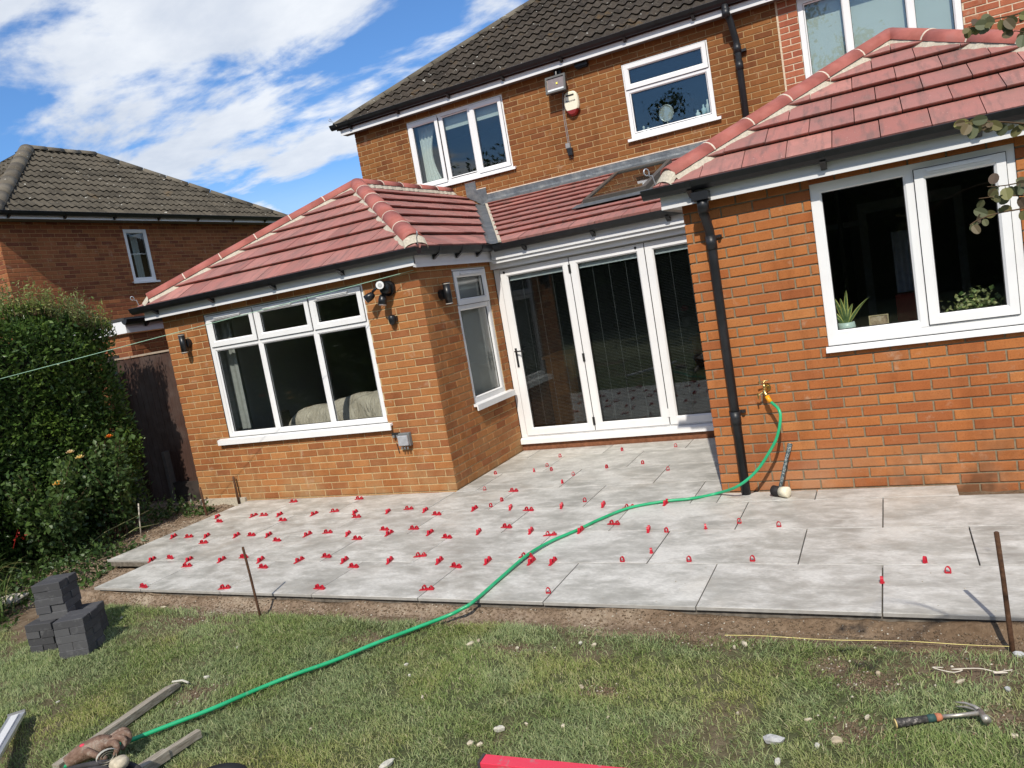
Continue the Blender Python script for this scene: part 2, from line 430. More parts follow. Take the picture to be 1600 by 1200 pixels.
class MB:
    def __init__(s): s.v = []; s.f = []; s.mi = []; s.cur = 0
    def add(s, vs, fs):
        b = len(s.v); s.v += [tuple(p) for p in vs]
        for f in fs: s.f.append([b + i for i in f]); s.mi.append(s.cur)
        return s
    def box(s, a, b):
        x0, y0, z0 = a; x1, y1, z1 = b
        return s.add([(x0, y0, z0), (x1, y0, z0), (x1, y1, z0), (x0, y1, z0), (x0, y0, z1), (x1, y0, z1), (x1, y1, z1), (x0, y1, z1)],
                     [(3, 2, 1, 0), (4, 5, 6, 7), (0, 1, 5, 4), (1, 2, 6, 5), (2, 3, 7, 6), (3, 0, 4, 7)])
    def obox(s, M, sx, sy, sz, taper=1.0):
        h = [(-1, -1, -1), (1, -1, -1), (1, 1, -1), (-1, 1, -1), (-1, -1, 1), (1, -1, 1), (1, 1, 1), (-1, 1, 1)]
        vs = [M @ Vector((x * sx / 2 * (taper if z > 0 else 1), y * sy / 2 * (taper if z > 0 else 1), z * sz / 2)) for x, y, z in h]
        return s.add(vs, [(3, 2, 1, 0), (4, 5, 6, 7), (0, 1, 5, 4), (1, 2, 6, 5), (2, 3, 7, 6), (3, 0, 4, 7)])
    def tube(s, pts, r, n=8, cap=True, close=False):
        pts = [Vector(p) for p in pts]
        rs = r if isinstance(r, (list, tuple)) else [r] * len(pts)
        up = None; rings = []
        for i, p in enumerate(pts):
            t = (pts[min(i + 1, len(pts) - 1)] - pts[max(i - 1, 0)])
            if t.length < 1e-9: t = Vector((0, 0, 1))
            t.normalize()
            if up is None:
                up = Vector((0, 0, 1)) if abs(t.z) < 0.9 else Vector((1, 0, 0))
            a = t.cross(up); a.normalize(); b = a.cross(t); up = b
            rings.append([p + (a * math.cos(2 * PI * k / n) + b * math.sin(2 * PI * k / n)) * rs[i] for k in range(n)])
        b0 = len(s.v)
        for R_ in rings: s.v += [tuple(q) for q in R_]
        for i in range(len(rings) - 1):
            for k in range(n):
                k2 = (k + 1) % n
                s.f.append([b0 + i * n + k, b0 + i * n + k2, b0 + (i + 1) * n + k2, b0 + (i + 1) * n + k]); s.mi.append(s.cur)
        if cap:
            s.f.append([b0 + k for k in range(n)][::-1]); s.mi.append(s.cur)
            e = b0 + (len(rings) - 1) * n
            s.f.append([e + k for k in range(n)]); s.mi.append(s.cur)
        return s
    def lathe(s, c, prof, n=16, M=None):
        b0 = len(s.v)
        for (r, z) in prof:
            for k in range(n):
                p = Vector((r * math.cos(2 * PI * k / n), r * math.sin(2 * PI * k / n), z))
                if M: p = M @ p
                s.v.append(tuple(Vector(c) + p))
        for i in range(len(prof) - 1):
            for k in range(n):
                k2 = (k + 1) % n
                s.f.append([b0 + i * n + k, b0 + i * n + k2, b0 + (i + 1) * n + k2, b0 + (i + 1) * n + k]); s.mi.append(s.cur)
        s.f.append([b0 + k for k in range(n)][::-1]); s.mi.append(s.cur)
        e = b0 + (len(prof) - 1) * n
        s.f.append([e + k for k in range(n)]); s.mi.append(s.cur)
        return s
    def prism(s, poly, off):
        poly = [Vector(p) for p in poly]; off = Vector(off); n = len(poly)
        return s.add(poly + [p + off for p in poly], [list(range(n))[::-1], [n + i for i in range(n)]] + [[i, (i + 1) % n, n + (i + 1) % n, n + i] for i in range(n)])
    def build(s, name, mat, parent=None, smooth=False, bevel=0, fixn=True, **props):
        if not s.v: return None
        V = np.array(s.v)
        org = Vector(((V[:, 0].min() + V[:, 0].max()) / 2, (V[:, 1].min() + V[:, 1].max()) / 2, V[:, 2].min()))
        me = bpy.data.meshes.new(name)
        me.from_pydata([tuple(Vector(p) - org) for p in s.v], [], s.f)
        mats = mat if isinstance(mat, (list, tuple)) else [mat]
        for m in mats: me.materials.append(m)
        if len(mats) > 1: me.polygons.foreach_set('material_index', s.mi)
        if fixn and len(s.f) < 60000:
            bm = bmesh.new(); bm.from_mesh(me); bmesh.ops.recalc_face_normals(bm, faces=bm.faces); bm.to_mesh(me); bm.free()
        if smooth: me.polygons.foreach_set('use_smooth', [True] * len(me.polygons))
        o = bpy.data.objects.new(name, me)
        sc.collection.objects.link(o)
        o.location = org - wloc(parent)
        if parent: o.parent = parent
        WL[o.name] = org
        if bevel:
            b = o.modifiers.new('bevel', 'BEVEL'); b.width = bevel; b.segments = 2; b.limit_method = 'ANGLE'
        for k, v in props.items(): o[k] = v
        return o

def empty(name, loc, **props):
    o = bpy.data.objects.new(name, None); sc.collection.objects.link(o)
    o.location = loc; o.empty_display_size = 0.1
    WL[o.name] = Vector(loc)
    for k, v in props.items(): o[k] = v
    return o
def thing(name, loc, label, cat, group=None):
    o = empty(name, loc, label=label, category=cat)
    if group: o['group'] = group
    return o
def linkmesh(name, me, loc, parent, rot=None):
    o = bpy.data.objects.new(name, me); sc.collection.objects.link(o)
    o.location = Vector(loc) - wloc(parent)
    if rot: o.rotation_euler = rot
    o.parent = parent; WL[o.name] = Vector(loc)
    return o

CM = (Matrix.Translation(CAMP) @ Euler(CAMR, 'XYZ').to_matrix().to_4x4()).inverted()
def seen(p, m=0.06):
    q = CM @ Vector(p)
    if q.z > -0.2: return None
    x = 0.5 + 1193.86 * q.x / -q.z / 1600; y = 0.5 + 1193.86 * q.y / -q.z / 1200
    return -q.z if -m < x < 1 + m and -m < y < 1 + m else None

# ================================================================== WALLS
house = thing('house', (-2.5, 4.5, 0), 'orange brick house with dark tiled main roof and two red roofed extensions', 'house')
neighbour = thing('neighbouring_house', (-13, 5, 0), 'russet brick house with grey pantiled hip roof and one narrow side window, beyond the hedge', 'house')

BRICKS = []      # (priority, wall object, u-data) gathered first, the nearest 300 become objects
BW, BH, BJ = 0.215, 0.065, 0.010
class Frame2:
    """wall frame: u along wall, w outwards, z up"""
    def __init__(s, O, d, n): s.O = Vector((*O, 0)); s.d = Vector((*d, 0)); s.n = Vector((*n, 0))
    def P(s, u, w, z): return s.O + s.d * u + s.n * w + Vector((0, 0, z))
    def box(s, mb, u0, u1, w0, w1, z0, z1):
        return mb.add([s.P(u0, w1, z0), s.P(u1, w1, z0), s.P(u1, w0, z0), s.P(u0, w0, z0), s.P(u0, w1, z1), s.P(u1, w1, z1), s.P(u1, w0, z1), s.P(u0, w0, z1)],
                      [(3, 2, 1, 0), (4, 5, 6, 7), (0, 1, 5, 4), (1, 2, 6, 5), (2, 3, 7, 6), (3, 0, 4, 7)])

def rect_sub(r, h, m=0.0):
    u0, u1, z0, z1 = r; a0, a1, b0, b1 = h
    if a1 <= u0 or a0 >= u1 or b1 <= z0 or b0 >= z1: return [r]
    out = []
    if a0 > u0: out.append((u0, a0, z0, z1))
    if a1 < u1: out.append((a1, u1, z0, z1))
    c0, c1 = max(u0, a0), min(u1, a1)
    if b0 > z0: out.append((c0, c1, z0, b0))
    if b1 < z1: out.append((c0, c1, b1, z1))
    return out

def wall(owner, F, L, z0, z1, holes, mbrick, mmortar, phase=0.0, proud=0.005, thick=0.10, label=None, bricks=True, bj=BJ, zph=0.0):
    us = sorted({0, L, *[min(max(h[0], 0), L) for h in holes], *[min(max(h[1], 0), L) for h in holes]})
    zs = sorted({z0, z1, *[min(max(h[2], z0), z1) for h in holes], *[min(max(h[3], z0), z1) for h in holes]})
    fill = {}
    for i in range(len(us) - 1):
        for j in range(len(zs) - 1):
            cu, cz = (us[i] + us[i + 1]) / 2, (zs[j] + zs[j + 1]) / 2
            fill[i, j] = not any(h[0] < cu < h[1] and h[2] < cz < h[3] for h in holes)
    mb = MB(); w1, w0 = -proud, -thick
    for (i, j), ok in fill.items():
        if not ok: continue
        a, b, c, d = max(us[i], 0.006), min(us[i + 1], L - 0.006), zs[j], zs[j + 1]
        P = F.P
        mb.add([P(a, w1, c), P(b, w1, c), P(b, w1, d), P(a, w1, d)], [(0, 1, 2, 3)])
        mb.add([P(a, w0, c), P(a, w0, d), P(b, w0, d), P(b, w0, c)], [(0, 1, 2, 3)])
        for di, dj, q in ((-1, 0, [(a, c), (a, d)]), (1, 0, [(b, c), (b, d)]), (0, -1, [(a, c), (b, c)]), (0, 1, [(a, d), (b, d)])):
            if not fill.get((i + di, j + dj), False):
                (u_, z_), (u2, z2) = q
                mb.add([P(u_, w1, z_), P(u2, w1, z2), P(u2, w0, z2), P(u_, w0, z_)], [(0, 1, 2, 3)])
    wo_ = mb.build('wall', mmortar, owner, fixn=False)
    if label: wo_['label'] = label
    if not bricks: return wo_
    row = 0; z = z0 + zph
    while z < z1 - 0.01:
        off = phase + (0.1125 if row % 2 else 0.0)
        u = -off - 0.225
        while u < L:
            r = [(max(u + bj / 2, 0), min(u + 0.225 - bj / 2, L), max(z + bj / 2, z0), min(z + 0.075 - bj / 2, z1))]
            if r[0][1] - r[0][0] > 0.012 and r[0][3] - r[0][2] > 0.008:
                for h in holes:
                    r = [q for p in r for q in rect_sub(p, h)]
                for q in r:
                    if q[1] - q[0] < 0.012 or q[3] - q[2] < 0.008: continue
                    c = F.P((q[0] + q[1]) / 2, 0, (q[2] + q[3]) / 2)
                    dd = seen(c, 0.02)
                    full = abs((q[1] - q[0]) - (0.225 - bj)) < 1e-4 and abs(q[3] - q[2] - (0.075 - bj)) < 1e-4
                    area = (q[1] - q[0]) * (q[3] - q[2]) / (dd * dd) if dd else 0
                    # facing the camera?
                    facing = (Vector(CAMP) - c).normalized().dot(F.n)
                    area *= max(facing, 0)
                    BRICKS.append((area, owner, wo_, F, q, proud, mbrick, full))
            u += 0.225
        z += 0.075; row += 1
    return wo_

def brick_verts(F, q, proud, jit, c=None):
    j = lambda s: random.uniform(-s, s)
    w1 = jit
    b = 0.004
    P = F.P; u0, u1, z0, z1 = q
    base = [P(u0, -proud - 0.002, z0), P(u1, -proud - 0.002, z0), P(u1, -proud - 0.002, z1), P(u0, -proud - 0.002, z1)]
    rim = [P(u0, w1 - 0.003, z0), P(u1, w1 - 0.003, z0), P(u1, w1 - 0.003, z1), P(u0, w1 - 0.003, z1)]
    top = [P(u0 + b, w1, z0 + b), P(u1 - b, w1 + j(0.0012), z0 + b), P(u1 - b, w1, z1 - b), P(u0 + b, w1 + j(0.0012), z1 - b)]
    vs = base + rim + top
    fs = [(8, 9, 10, 11)]
    for k in range(4):
        k2 = (k + 1) % 4
        fs += [(k, k2, 4 + k2, 4 + k), (4 + k, 4 + k2, 8 + k2, 8 + k)]
    return vs, fs

def place_bricks():
    cache = {}
    for owner in (house, neighbour):
        L_ = sorted([b for b in BRICKS if b[1] is owner], key=lambda b: -b[0])
        ind = [b for b in L_[:300] if b[0] > 0]
        rest = L_[len(ind):]
        for (a, ow, wo_, F, q, proud, m, full) in ind:
            cu, cz = (q[0] + q[1]) / 2, (q[2] + q[3]) / 2
            hu, hz = (q[1] - q[0]) / 2, (q[3] - q[2]) / 2
            var = random.randrange(3)
            key = (round(hu, 3), round(hz, 3), tuple(F.n), m.name, proud, var)
            if key not in cache:
                G = Frame2((0, 0), F.d[:2], F.n[:2])
                vs, fs = brick_verts(G, (-hu, hu, -hz, hz), proud, random.uniform(-0.0005, 0.0015))
                me = bpy.data.meshes.new('brick'); me.from_pydata([tuple(v) for v in vs], [], fs); me.materials.append(m)
                cache[key] = me
            linkmesh('brick', cache[key], F.P(cu, 0, cz), wo_)
        walls = {}
        for b in rest: walls.setdefault(b[2].name, []).append(b)
        for wn_, lst in walls.items():
            mb = MB()
            for (a, ow, wo_, F, q, proud, m, full) in lst:
                vs, fs = brick_verts(F, q, proud, random.uniform(-0.0012, 0.0018)); mb.add(vs, fs)
            mb.build('brickwork', lst[0][6], lst[0][2], fixn=False, kind='stuff')

XE, YE, XL, YB, YM, XM = -2.668, 0.391, -6.258, 1.974, 4.5, -5.994
F_left = Frame2((XL, YE), (1, 0), (0, -1))
F_side = Frame2((XE, YE + 0.006), (0, 1), (1, 0))
F_right = Frame2((0, 0), (1, 0), (0, -1))
F_main = Frame2((XM, YM), (1, 0), (0, -1))
WT = 2.30
wl_x0, wl_x1, wl_z0, wl_z1 = -5.595 - XL, -3.345 - XL, 0.725, 2.172
wall(house, F_left, XE - XL, -0.10, WT, [(wl_x0, wl_x1, wl_z0 - 0.03, wl_z1)], MT['brick_l'], MT['mortar_l'], phase=0.0, label='orange brick front wall of the left extension', zph=0.025)
wall(house, F_side, YB - YE - 0.011, -0.10, WT, [(1.035 - YE - 0.006, 1.787 - YE - 0.006, 0.715, 2.172)], MT['brick_l'], MT['mortar_l'], phase=0.11, label='narrow brick return wall beside the folding doors', zph=0.025)
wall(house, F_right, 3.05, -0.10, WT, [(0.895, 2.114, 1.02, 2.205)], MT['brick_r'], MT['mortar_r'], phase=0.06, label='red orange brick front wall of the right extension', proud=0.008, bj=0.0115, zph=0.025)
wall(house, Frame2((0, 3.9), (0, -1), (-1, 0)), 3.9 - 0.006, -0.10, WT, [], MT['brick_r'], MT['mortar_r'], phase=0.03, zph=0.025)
wall(house, Frame2((XL, 4.4), (0, -1), (-1, 0)), 4.4 - YE - 0.006, -0.10, WT, [], MT['brick_l'], MT['mortar_l'], zph=0.025)
wall(house, F_main, 0.44 - XM, 2.45, 4.80, [(-5.014 - XM, -3.350 - XM, 3.60, 4.668), (-1.560 - XM, -0.417 - XM, 3.56, 4.566)], MT['brick_m'], MT['mortar_m'], phase=0.05, label='brown orange brick upper wall of the main house', zph=0.05)
wall(house, Frame2((0.445, YM), (1, 0), (0, -1)), 5.2, 2.45, 4.80, [(0.671 - 0.445, 2.345 - 0.445, 3.55, 4.70)], MT['brick_p'], MT['mortar_p'], phase=0.0, label='redder brick upper wall right of the straight joint', zph=0.03, bj=0.012)
wall(house, Frame2((XM, 10.5), (0, -1), (-1, 0)), 5.994, 2.0, 4.80, [], MT['brick_m'], MT['mortar_m'], bricks=False)
# neighbour
NX, NY0, NY1 = -11.97, 2.25, 9.0
F_n = Frame2((NX, NY0 + 0.006), (0, 1), (1, 0))
wall(neighbour, F_n, NY1 - NY0, -0.2, 4.50, [(4.66 - NY0, 5.20 - NY0, 3.31, 4.385)], MT['brick_n'], MT['mortar_n'], phase=0.02, label='shaded side wall with one narrow window')
wall(neighbour, Frame2((-16.1, NY0), (1, 0), (0, -1)), 16.1 - 11.97, -0.2, 4.50, [], MT['brick_n'], MT['mortar_n'], phase=0.08, label='sunlit front wall seen edge on')
place_bricks()
MB().box((-16.1, NY1 - 0.2, -0.2), (NX - 0.11, NY1 - 0.1, 4.5)).build('wall', MT['mortar_n'], neighbour)

# straight mortar joint on the upper wall
MB().box((0.430, YM - 0.004, 2.6), (0.452, YM + 0.05, 4.79)).build('mortar_joint', MT['mortar_p'], house)

# ================================================================== ROOFS
def clip_poly(poly, a, b, c_):
    """keep a*u+b*v<=c"""
    out = []
    for i in range(len(poly)):
        p, q = poly[i], poly[(i + 1) % len(poly)]
        dp, dq = a * p[0] + b * p[1] - c_, a * q[0] + b * q[1] - c_
        if dp <= 0: out.append(p)
        if dp * dq < 0:
            t = dp / (dp - dq); out.append((p[0] + (q[0] - p[0]) * t, p[1] + (q[1] - p[1]) * t))
    return out
class Slope:
    """plane with eave origin E0, eave direction e, up-slope direction s, normal n"""
    def __init__(s, E0, e, corners):
        s.o = Vector(E0); s.e = Vector(e).normalized()
        far = max((Vector(c) for c in corners), key=lambda c: (c - s.o).cross(s.e).length)
        w = far - s.o; w -= s.e * w.dot(s.e); s.s = w.normalized()
        s.n = s.e.cross(s.s)
        if s.n.z < 0: s.n = -s.n
        s.poly = [((Vector(c) - s.o).dot(s.e), (Vector(c) - s.o).dot(s.s)) for c in corners]
        A = sum(p[0] * q[1] - q[0] * p[1] for p, q in zip(s.poly, s.poly[1:] + s.poly[:1]))
        if A < 0: s.poly = s.poly[::-1]
        s.hp = []
        for p, q in zip(s.poly, s.poly[1:] + s.poly[:1]):
            dx, dy = q[0] - p[0], q[1] - p[1]; L = math.hypot(dx, dy)
            if L < 1e-6: continue
            a, b = dy / L, -dx / L; s.hp.append((a, b, a * p[0] + b * p[1]))
    def P(s, u, v, h=0.0): return s.o + s.e * u + s.s * v + s.n * h
    def clip(s, poly, inset=0.0):
        for a, b, c_ in s.hp:
            poly = clip_poly(poly, a, b, c_ - inset)
            if len(poly) < 3: return []
        return poly
    def inside(s, u, v, m=0.0): return all(a * u + b * v <= c_ + m for a, b, c_ in s.hp)
    def urange(s, v):
        lo, hi = -1e9, 1e9
        for a, b, c_ in s.hp:
            if abs(a) < 1e-6: continue
            x = (c_ - b * v) / a
            if a > 0: hi = min(hi, x)
            else: lo = max(lo, x)
        return lo, hi
def deck(S, owner, mat, thick=0.05, label=None, name='roof'):
    mb = MB(); pts = [S.P(u, v, -0.005) for u, v in S.poly]
    mb.prism(pts, S.n * -thick)
    o = mb.build(name, mat, owner)
    if label: o['label'] = label
    return o
MT['deck'] = simple('roof_felt', (0.03, 0.012, 0.010), 0.9)

def flat_tiles(S, owner_roof, gauge, width, stagger=0.5, nose=0.054, rear=0.020, off=0.0, gap=0.006, skip=None):
    umin = min(p[0] for p in S.poly); umax = max(p[0] for p in S.poly); vmax = max(p[1] for p in S.poly)
    r = 0; v = 0.0; nose0 = nose
    while v < vmax - 0.02:
        nose = nose0 - (0.022 if r == 0 else 0)
        u = umin - width + off + (stagger * width if r % 2 else 0)
        while u < umax:
            rect = [(u + gap / 2, v), (u + width - gap / 2, v), (u + width - gap / 2, v + gauge), (u + gap / 2, v + gauge)]
            poly = S.clip(rect, 0.003)
            if len(poly) >= 3 and not (skip and skip(u + width / 2, v + gauge / 2)):
                area = abs(sum(p[0] * q[1] - q[0] * p[1] for p, q in zip(poly, poly[1:] + poly[:1]))) / 2
                if area > 0.0012:
                    j = random.uniform(-0.0025, 0.0025); jl = random.uniform(-0.003, 0.003)
                    H = lambda vv: nose + j + (rear - nose) * (vv - v) / gauge
                    top = [S.P(a, b - (0.012 + jl if abs(b - v) < 1e-4 else 0), H(b)) for a, b in poly]
                    mid = [S.P(a, b - (0.012 + jl if abs(b - v) < 1e-4 else 0), H(b) - 0.006) for a, b in poly]
                    bot = [S.P(a, b + (0.034 if abs(b - v) < 1e-4 else 0), 0.0) for a, b in poly]
                    n = len(poly); mb = MB()
                    mb.add(top + mid + bot, [list(range(n))] + [[i, (i + 1) % n, n + (i + 1) % n, n + i] for i in range(n)] + [[n + i, n + (i + 1) % n, 2 * n + (i + 1) % n, 2 * n + i] for i in range(n)])
                    mb.build('roof_tile', MT['tile'], owner_roof)
            u += width
        v += gauge; r += 1

def pantiles(S, roof_o, gauge, width, waves, mat, limit=300, amp=0.016, skipf=None, thick=0.03):
    umin = min(p[0] for p in S.poly); umax = max(p[0] for p in S.poly); vmax = max(p[1] for p in S.poly)
    lst = []
    r = 0; v = 0.0
    K = waves * 6
    while v < vmax - 0.03:
        u = umin - width
        while u < umax + width:
            lo, hi = S.urange(v + gauge * 0.4)
            if u + width > lo and u < hi:
                c_ = S.P(u + width / 2, v + gauge / 2)
                d = seen(c_, 0.01)
                lst.append((1 / (d * d) if d else 0, u, v))
            u += width
        v += gauge; r += 1
    lst.sort(key=lambda t: -t[0])
    def geo(mb, u, v):
        j = random.uniform(-0.003, 0.003); sk = random.uniform(-0.006, 0.006)
        def pt(a, b, h):
            lo, hi = S.urange(b); a = min(max(a, lo), hi); return S.P(a, b, h)
        rows = []
        for (dv, base) in ((-0.01 + sk, thick), (gauge + 0.005, 0.008)):
            row = []
            for k in range(K + 1):
                t = k / K
                ph = (t * waves) % 1.0 if k < K else 1.0
                prof = amp * (0.5 + 0.5 * math.cos(2 * PI * ph)) ** 1.3 * 1.7
                row.append(pt(u + t * width, v + dv, base + j + prof))
            rows.append(row)
        front = []
        for k in range(K + 1):
            t = k / K
            ph = (t * waves) % 1.0 if k < K else 1.0
            prof = amp * (0.5 + 0.5 * math.cos(2 * PI * ph)) ** 1.3 * 1.7
            front.append(pt(u + t * width, v + 0.014 + sk, j + prof - 0.004))
        n = K + 1
        vs = rows[0] + rows[1] + front
        fs = []
        for k in range(K):
            fs.append((k, k + 1, n + k + 1, n + k)); fs.append((2 * n + k, 2 * n + k + 1, k + 1, k))
        mb.add(vs, fs)
    for a, u, v in lst[:limit]:
        if a <= 0: continue
        mb = MB(); geo(mb, u, v); mb.build('pantile', mat, roof_o, fixn=False)
    mb = MB()
    for a, u, v in [t for i, t in enumerate(lst) if not (i < limit and t[0] > 0)]: geo(mb, u, v)
    if mb.v: mb.build('pantiles_beyond', mat, roof_o, fixn=False, kind='stuff')

def half_round(mb, A, B, r, up, n=10, r2=None, ext=0.0):
    A, B = Vector(A), Vector(B); t = (B - A).normalized(); up = Vector(up)
    up = (up - t * up.dot(t)).normalized(); s_ = t.cross(up)
    r2 = r2 or r
    ring = []
    for (P_, rr) in ((A, r), (B, r2)):
        ring.append([P_ + s_ * math.cos(a) * rr + up * math.sin(a) * rr * 0.82 for a in [PI * k / n for k in range(n + 1)]])
    inn = []
    for (P_, rr) in ((A, r - 0.016), (B, r2 - 0.016)):
        inn.append([P_ + s_ * math.cos(a) * rr + up * math.sin(a) * rr * 0.82 for a in [PI * k / n for k in range(n + 1)]])
    m = n + 1
    vs = ring[0] + ring[1] + inn[0] + inn[1]; fs = []
    for k in range(n):
        fs += [(k, k + 1, m + k + 1, m + k), (2 * m + k, 3 * m + k, 3 * m + k + 1, 2 * m + k + 1), (k, 2 * m + k, 2 * m + k + 1, k + 1), (m + k, m + k + 1, 3 * m + k + 1, 3 * m + k)]
    mb.add(vs, fs)

def ridge_run(A, B, n, r, roof_o, mat, jmat=None, lift=0.01, name='ridge_tile', bed=None, bedw=0.13, bedh=0.06):
    A, B = Vector(A) + Vector((0, 0, lift)), Vector(B) + Vector((0, 0, lift))
    D = (B - A) / n
    for i in range(n):
        mb = MB()
        j = Vector((0, 0, random.uniform(-0.004, 0.004)))
        half_round(mb, A + D * i + D * 0.012 + j, A + D * (i + 1) - D * 0.012 + j, r, (0, 0, 1))
        mb.build(name, mat, roof_o, smooth=True, fixn=False)
    if jmat:
        for i in range(1, n):
            mb = MB()
            half_round(mb, A + D * i - D * 0.015, A + D * i + D * 0.015, r + 0.003, (0, 0, 1))
            mb.build('ridge_joint', jmat, roof_o, smooth=True, fixn=False)
    if bed:
        t = (B - A).normalized(); sd = t.cross(Vector((0, 0, 1))).normalized()
        up = sd.cross(t)
        mb = MB(); N = 40
        prev = None
        for k in range(N + 1):
            P_ = A + (B - A) * k / N
            q = [P_ + sd * (bedw + random.uniform(-0.012, 0.012)) - up * bedh, P_ + sd * (r * 0.8) + up * 0.012, P_ - sd * (r * 0.8) + up * 0.012, P_ - sd * (bedw + random.uniform(-0.012, 0.012)) - up * bedh]
            b0 = len(mb.v); mb.v += [tuple(x) for x in q]
            if k:
                for a in range(3): mb.f.append([b0 - 4 + a, b0 - 3 + a, b0 + a + 1, b0 + a]); mb.mi.append(0)
        mb.build('bedding_mortar', bed, roof_o, fixn=False)

def hip_end(P_, d, roof_o, mat, r=0.11):
    mb = MB(); d = Vector(d).normalized(); s_ = d.cross(Vector((0, 0, 1))).normalized()
    c0 = Vector(P_)
    N = 8
    ring = [c0 + s_ * math.cos(PI * k / N) * r * 1.02 + Vector((0, 0, math.sin(PI * k / N) * r * 0.8 + 0.01)) for k in range(N + 1)]
    ring2 = [c0 + d * (0.05 + 0.03 * math.sin(PI * k / N)) + s_ * math.cos(PI * k / N) * r * 1.05 + Vector((0, 0, math.sin(PI * k / N) * r * 0.45 - 0.045)) for k in range(N + 1)]
    ring3 = [p + Vector((0, 0, -0.10)) for p in ring]
    m = N + 1
    mb.add(ring + ring2 + ring3, [(k, k + 1, m + k + 1, m + k) for k in range(N)] + [(m + k, m + k + 1, 2 * m + k + 1, 2 * m + k) for k in range(N)])
    mb.build('hip_end_mortar', mat, roof_o, fixn=False)
def hip_iron(P_, d, roof_o, mat, s=1.0):
    d = Vector(d).normalized(); P_ = Vector(P_)
    pts = [P_ - d * 0.10, P_, P_ + d * 0.015 + Vector((0, 0, 0.03 * s))]
    c0 = P_ + d * 0.035 * s + Vector((0, 0, 0.085 * s))
    pts.append(c0 - d * 0.01)
    for k in range(14):
        a = -0.6 + k * 0.42; rr = 0.030 * s * (1 - k * 0.045)
        pts.append(c0 + d * (0.01 + rr * (1 - math.cos(a)) ) + Vector((0, 0, rr * math.sin(a) * 1.2 + 0.02)))
    MB().tube(pts, 0.0045 * s, 6).build('hip_iron', mat, roof_o, smooth=True)
MT['galv'] = simple('galvanised_iron', (0.42, 0.44, 0.46), 0.4, 0.5, 0.7)

EZ = 2.375
# left extension
LA = Vector((-4.464, 2.19, 3.46)); FLc = Vector((-6.42, 0.235, EZ)); FRc = Vector((-2.508, 0.235, EZ))
VB = Vector((-2.508, 1.74, EZ)); LB = 0.296
tanp = (3.46 - EZ) / (2.508 - 4.464)
# valley top on the main wall
VT = Vector((-3.97, YM, EZ + LB * (YM - 1.74)))
VT.x = -2.508 - (VT.z - EZ) / ((3.46 - EZ) / 1.956)
RE = Vector((-4.464, YM, 3.46))
S1 = Slope(FLc, (1, 0, 0), [FLc, FRc, LA])
S2 = Slope(FRc, (0, 1, 0), [FRc, VB, VT, RE, LA])
S3 = Slope(FLc, (0, 1, 0), [FLc, Vector((-6.42, YM, EZ)), RE, LA])
roofL = deck(S1, house, MT['deck'], label='red tiled hipped roof of the left extension')
deck(S2, house, MT['deck'], name='roof'); roofL2 = bpy.context.scene.objects[-1]
roofL3 = deck(S3, house, MT['tile'], name='roof')
flat_tiles(S1, roofL, 0.318, 0.295, off=0.10)
S2t = Slope(FRc, (0, 1, 0), [FRc, VB + Vector((0, -0.15, 0)), VT + Vector((-0.11, 0, 0.06)), RE, LA]); flat_tiles(S2t, roofL, 0.318, 0.295, off=0.03)
ridge_run(FLc + (LA - FLc) * 0.05, LA - (LA - FLc) * 0.0, 6, 0.097, roofL, MT['ridge'], MT['joint'], lift=0.03, bed=MT['bedding'], name='hip_tile')
ridge_run(FRc + (LA - FRc) * 0.05, LA, 6, 0.097, roofL, MT['ridge'], MT['joint'], lift=0.03, bed=MT['bedding'], name='hip_tile')
ridge_run(LA, RE - Vector((0, 0.03, 0)), 5, 0.097, roofL, MT['ridge'], MT['joint'], lift=0.03, bed=MT['bedding'])
hip_end(FLc + (LA - FLc) * 0.05, (-1, -1, 0), roofL, MT['bedding'])
hip_end(FRc + (LA - FRc) * 0.05, (1, -1, 0), roofL, MT['bedding'])
hip_iron(FLc + Vector((0.02, 0.02, 0.02)), (-1, -1, 0), roofL, MT['galv'])
hip_iron(FRc + Vector((-0.02, 0.02, 0.02)), (1, -1, 0), roofL, MT['galv'])
# lean-to between the extensions
LZ = EZ + LB * (YM - 1.74)
SL = Slope(VB, (1, 0, 0), [VB, Vector((0.55, 1.74, EZ)), Vector((0.55, YM, LZ)), VT])
roofM = deck(SL, house, MT['deck'], label='low pitched red tiled lean-to roof between the extensions')
sk_u0, sk_u1 = -1.70 + 2.508, -0.95 + 2.508
sk_v0, sk_v1 = (2.62 - 1.74) * 1.043, (4.02 - 1.74) * 1.043
SLt = Slope(VB + Vector((0.09, 0, 0)), (1, 0, 0), [VB + Vector((0.09, 0, 0)), Vector((0.55, 1.74, EZ)), Vector((0.55, YM, LZ)), VT + Vector((0.12, 0, 0))])
flat_tiles(SLt, roofM, 0.30, 0.295, off=0.2, nose=0.050, skip=lambda u, v: sk_u0 - 0.05 < u < sk_u1 + 0.05 and sk_v0 - 0.05 < v < sk_v1)
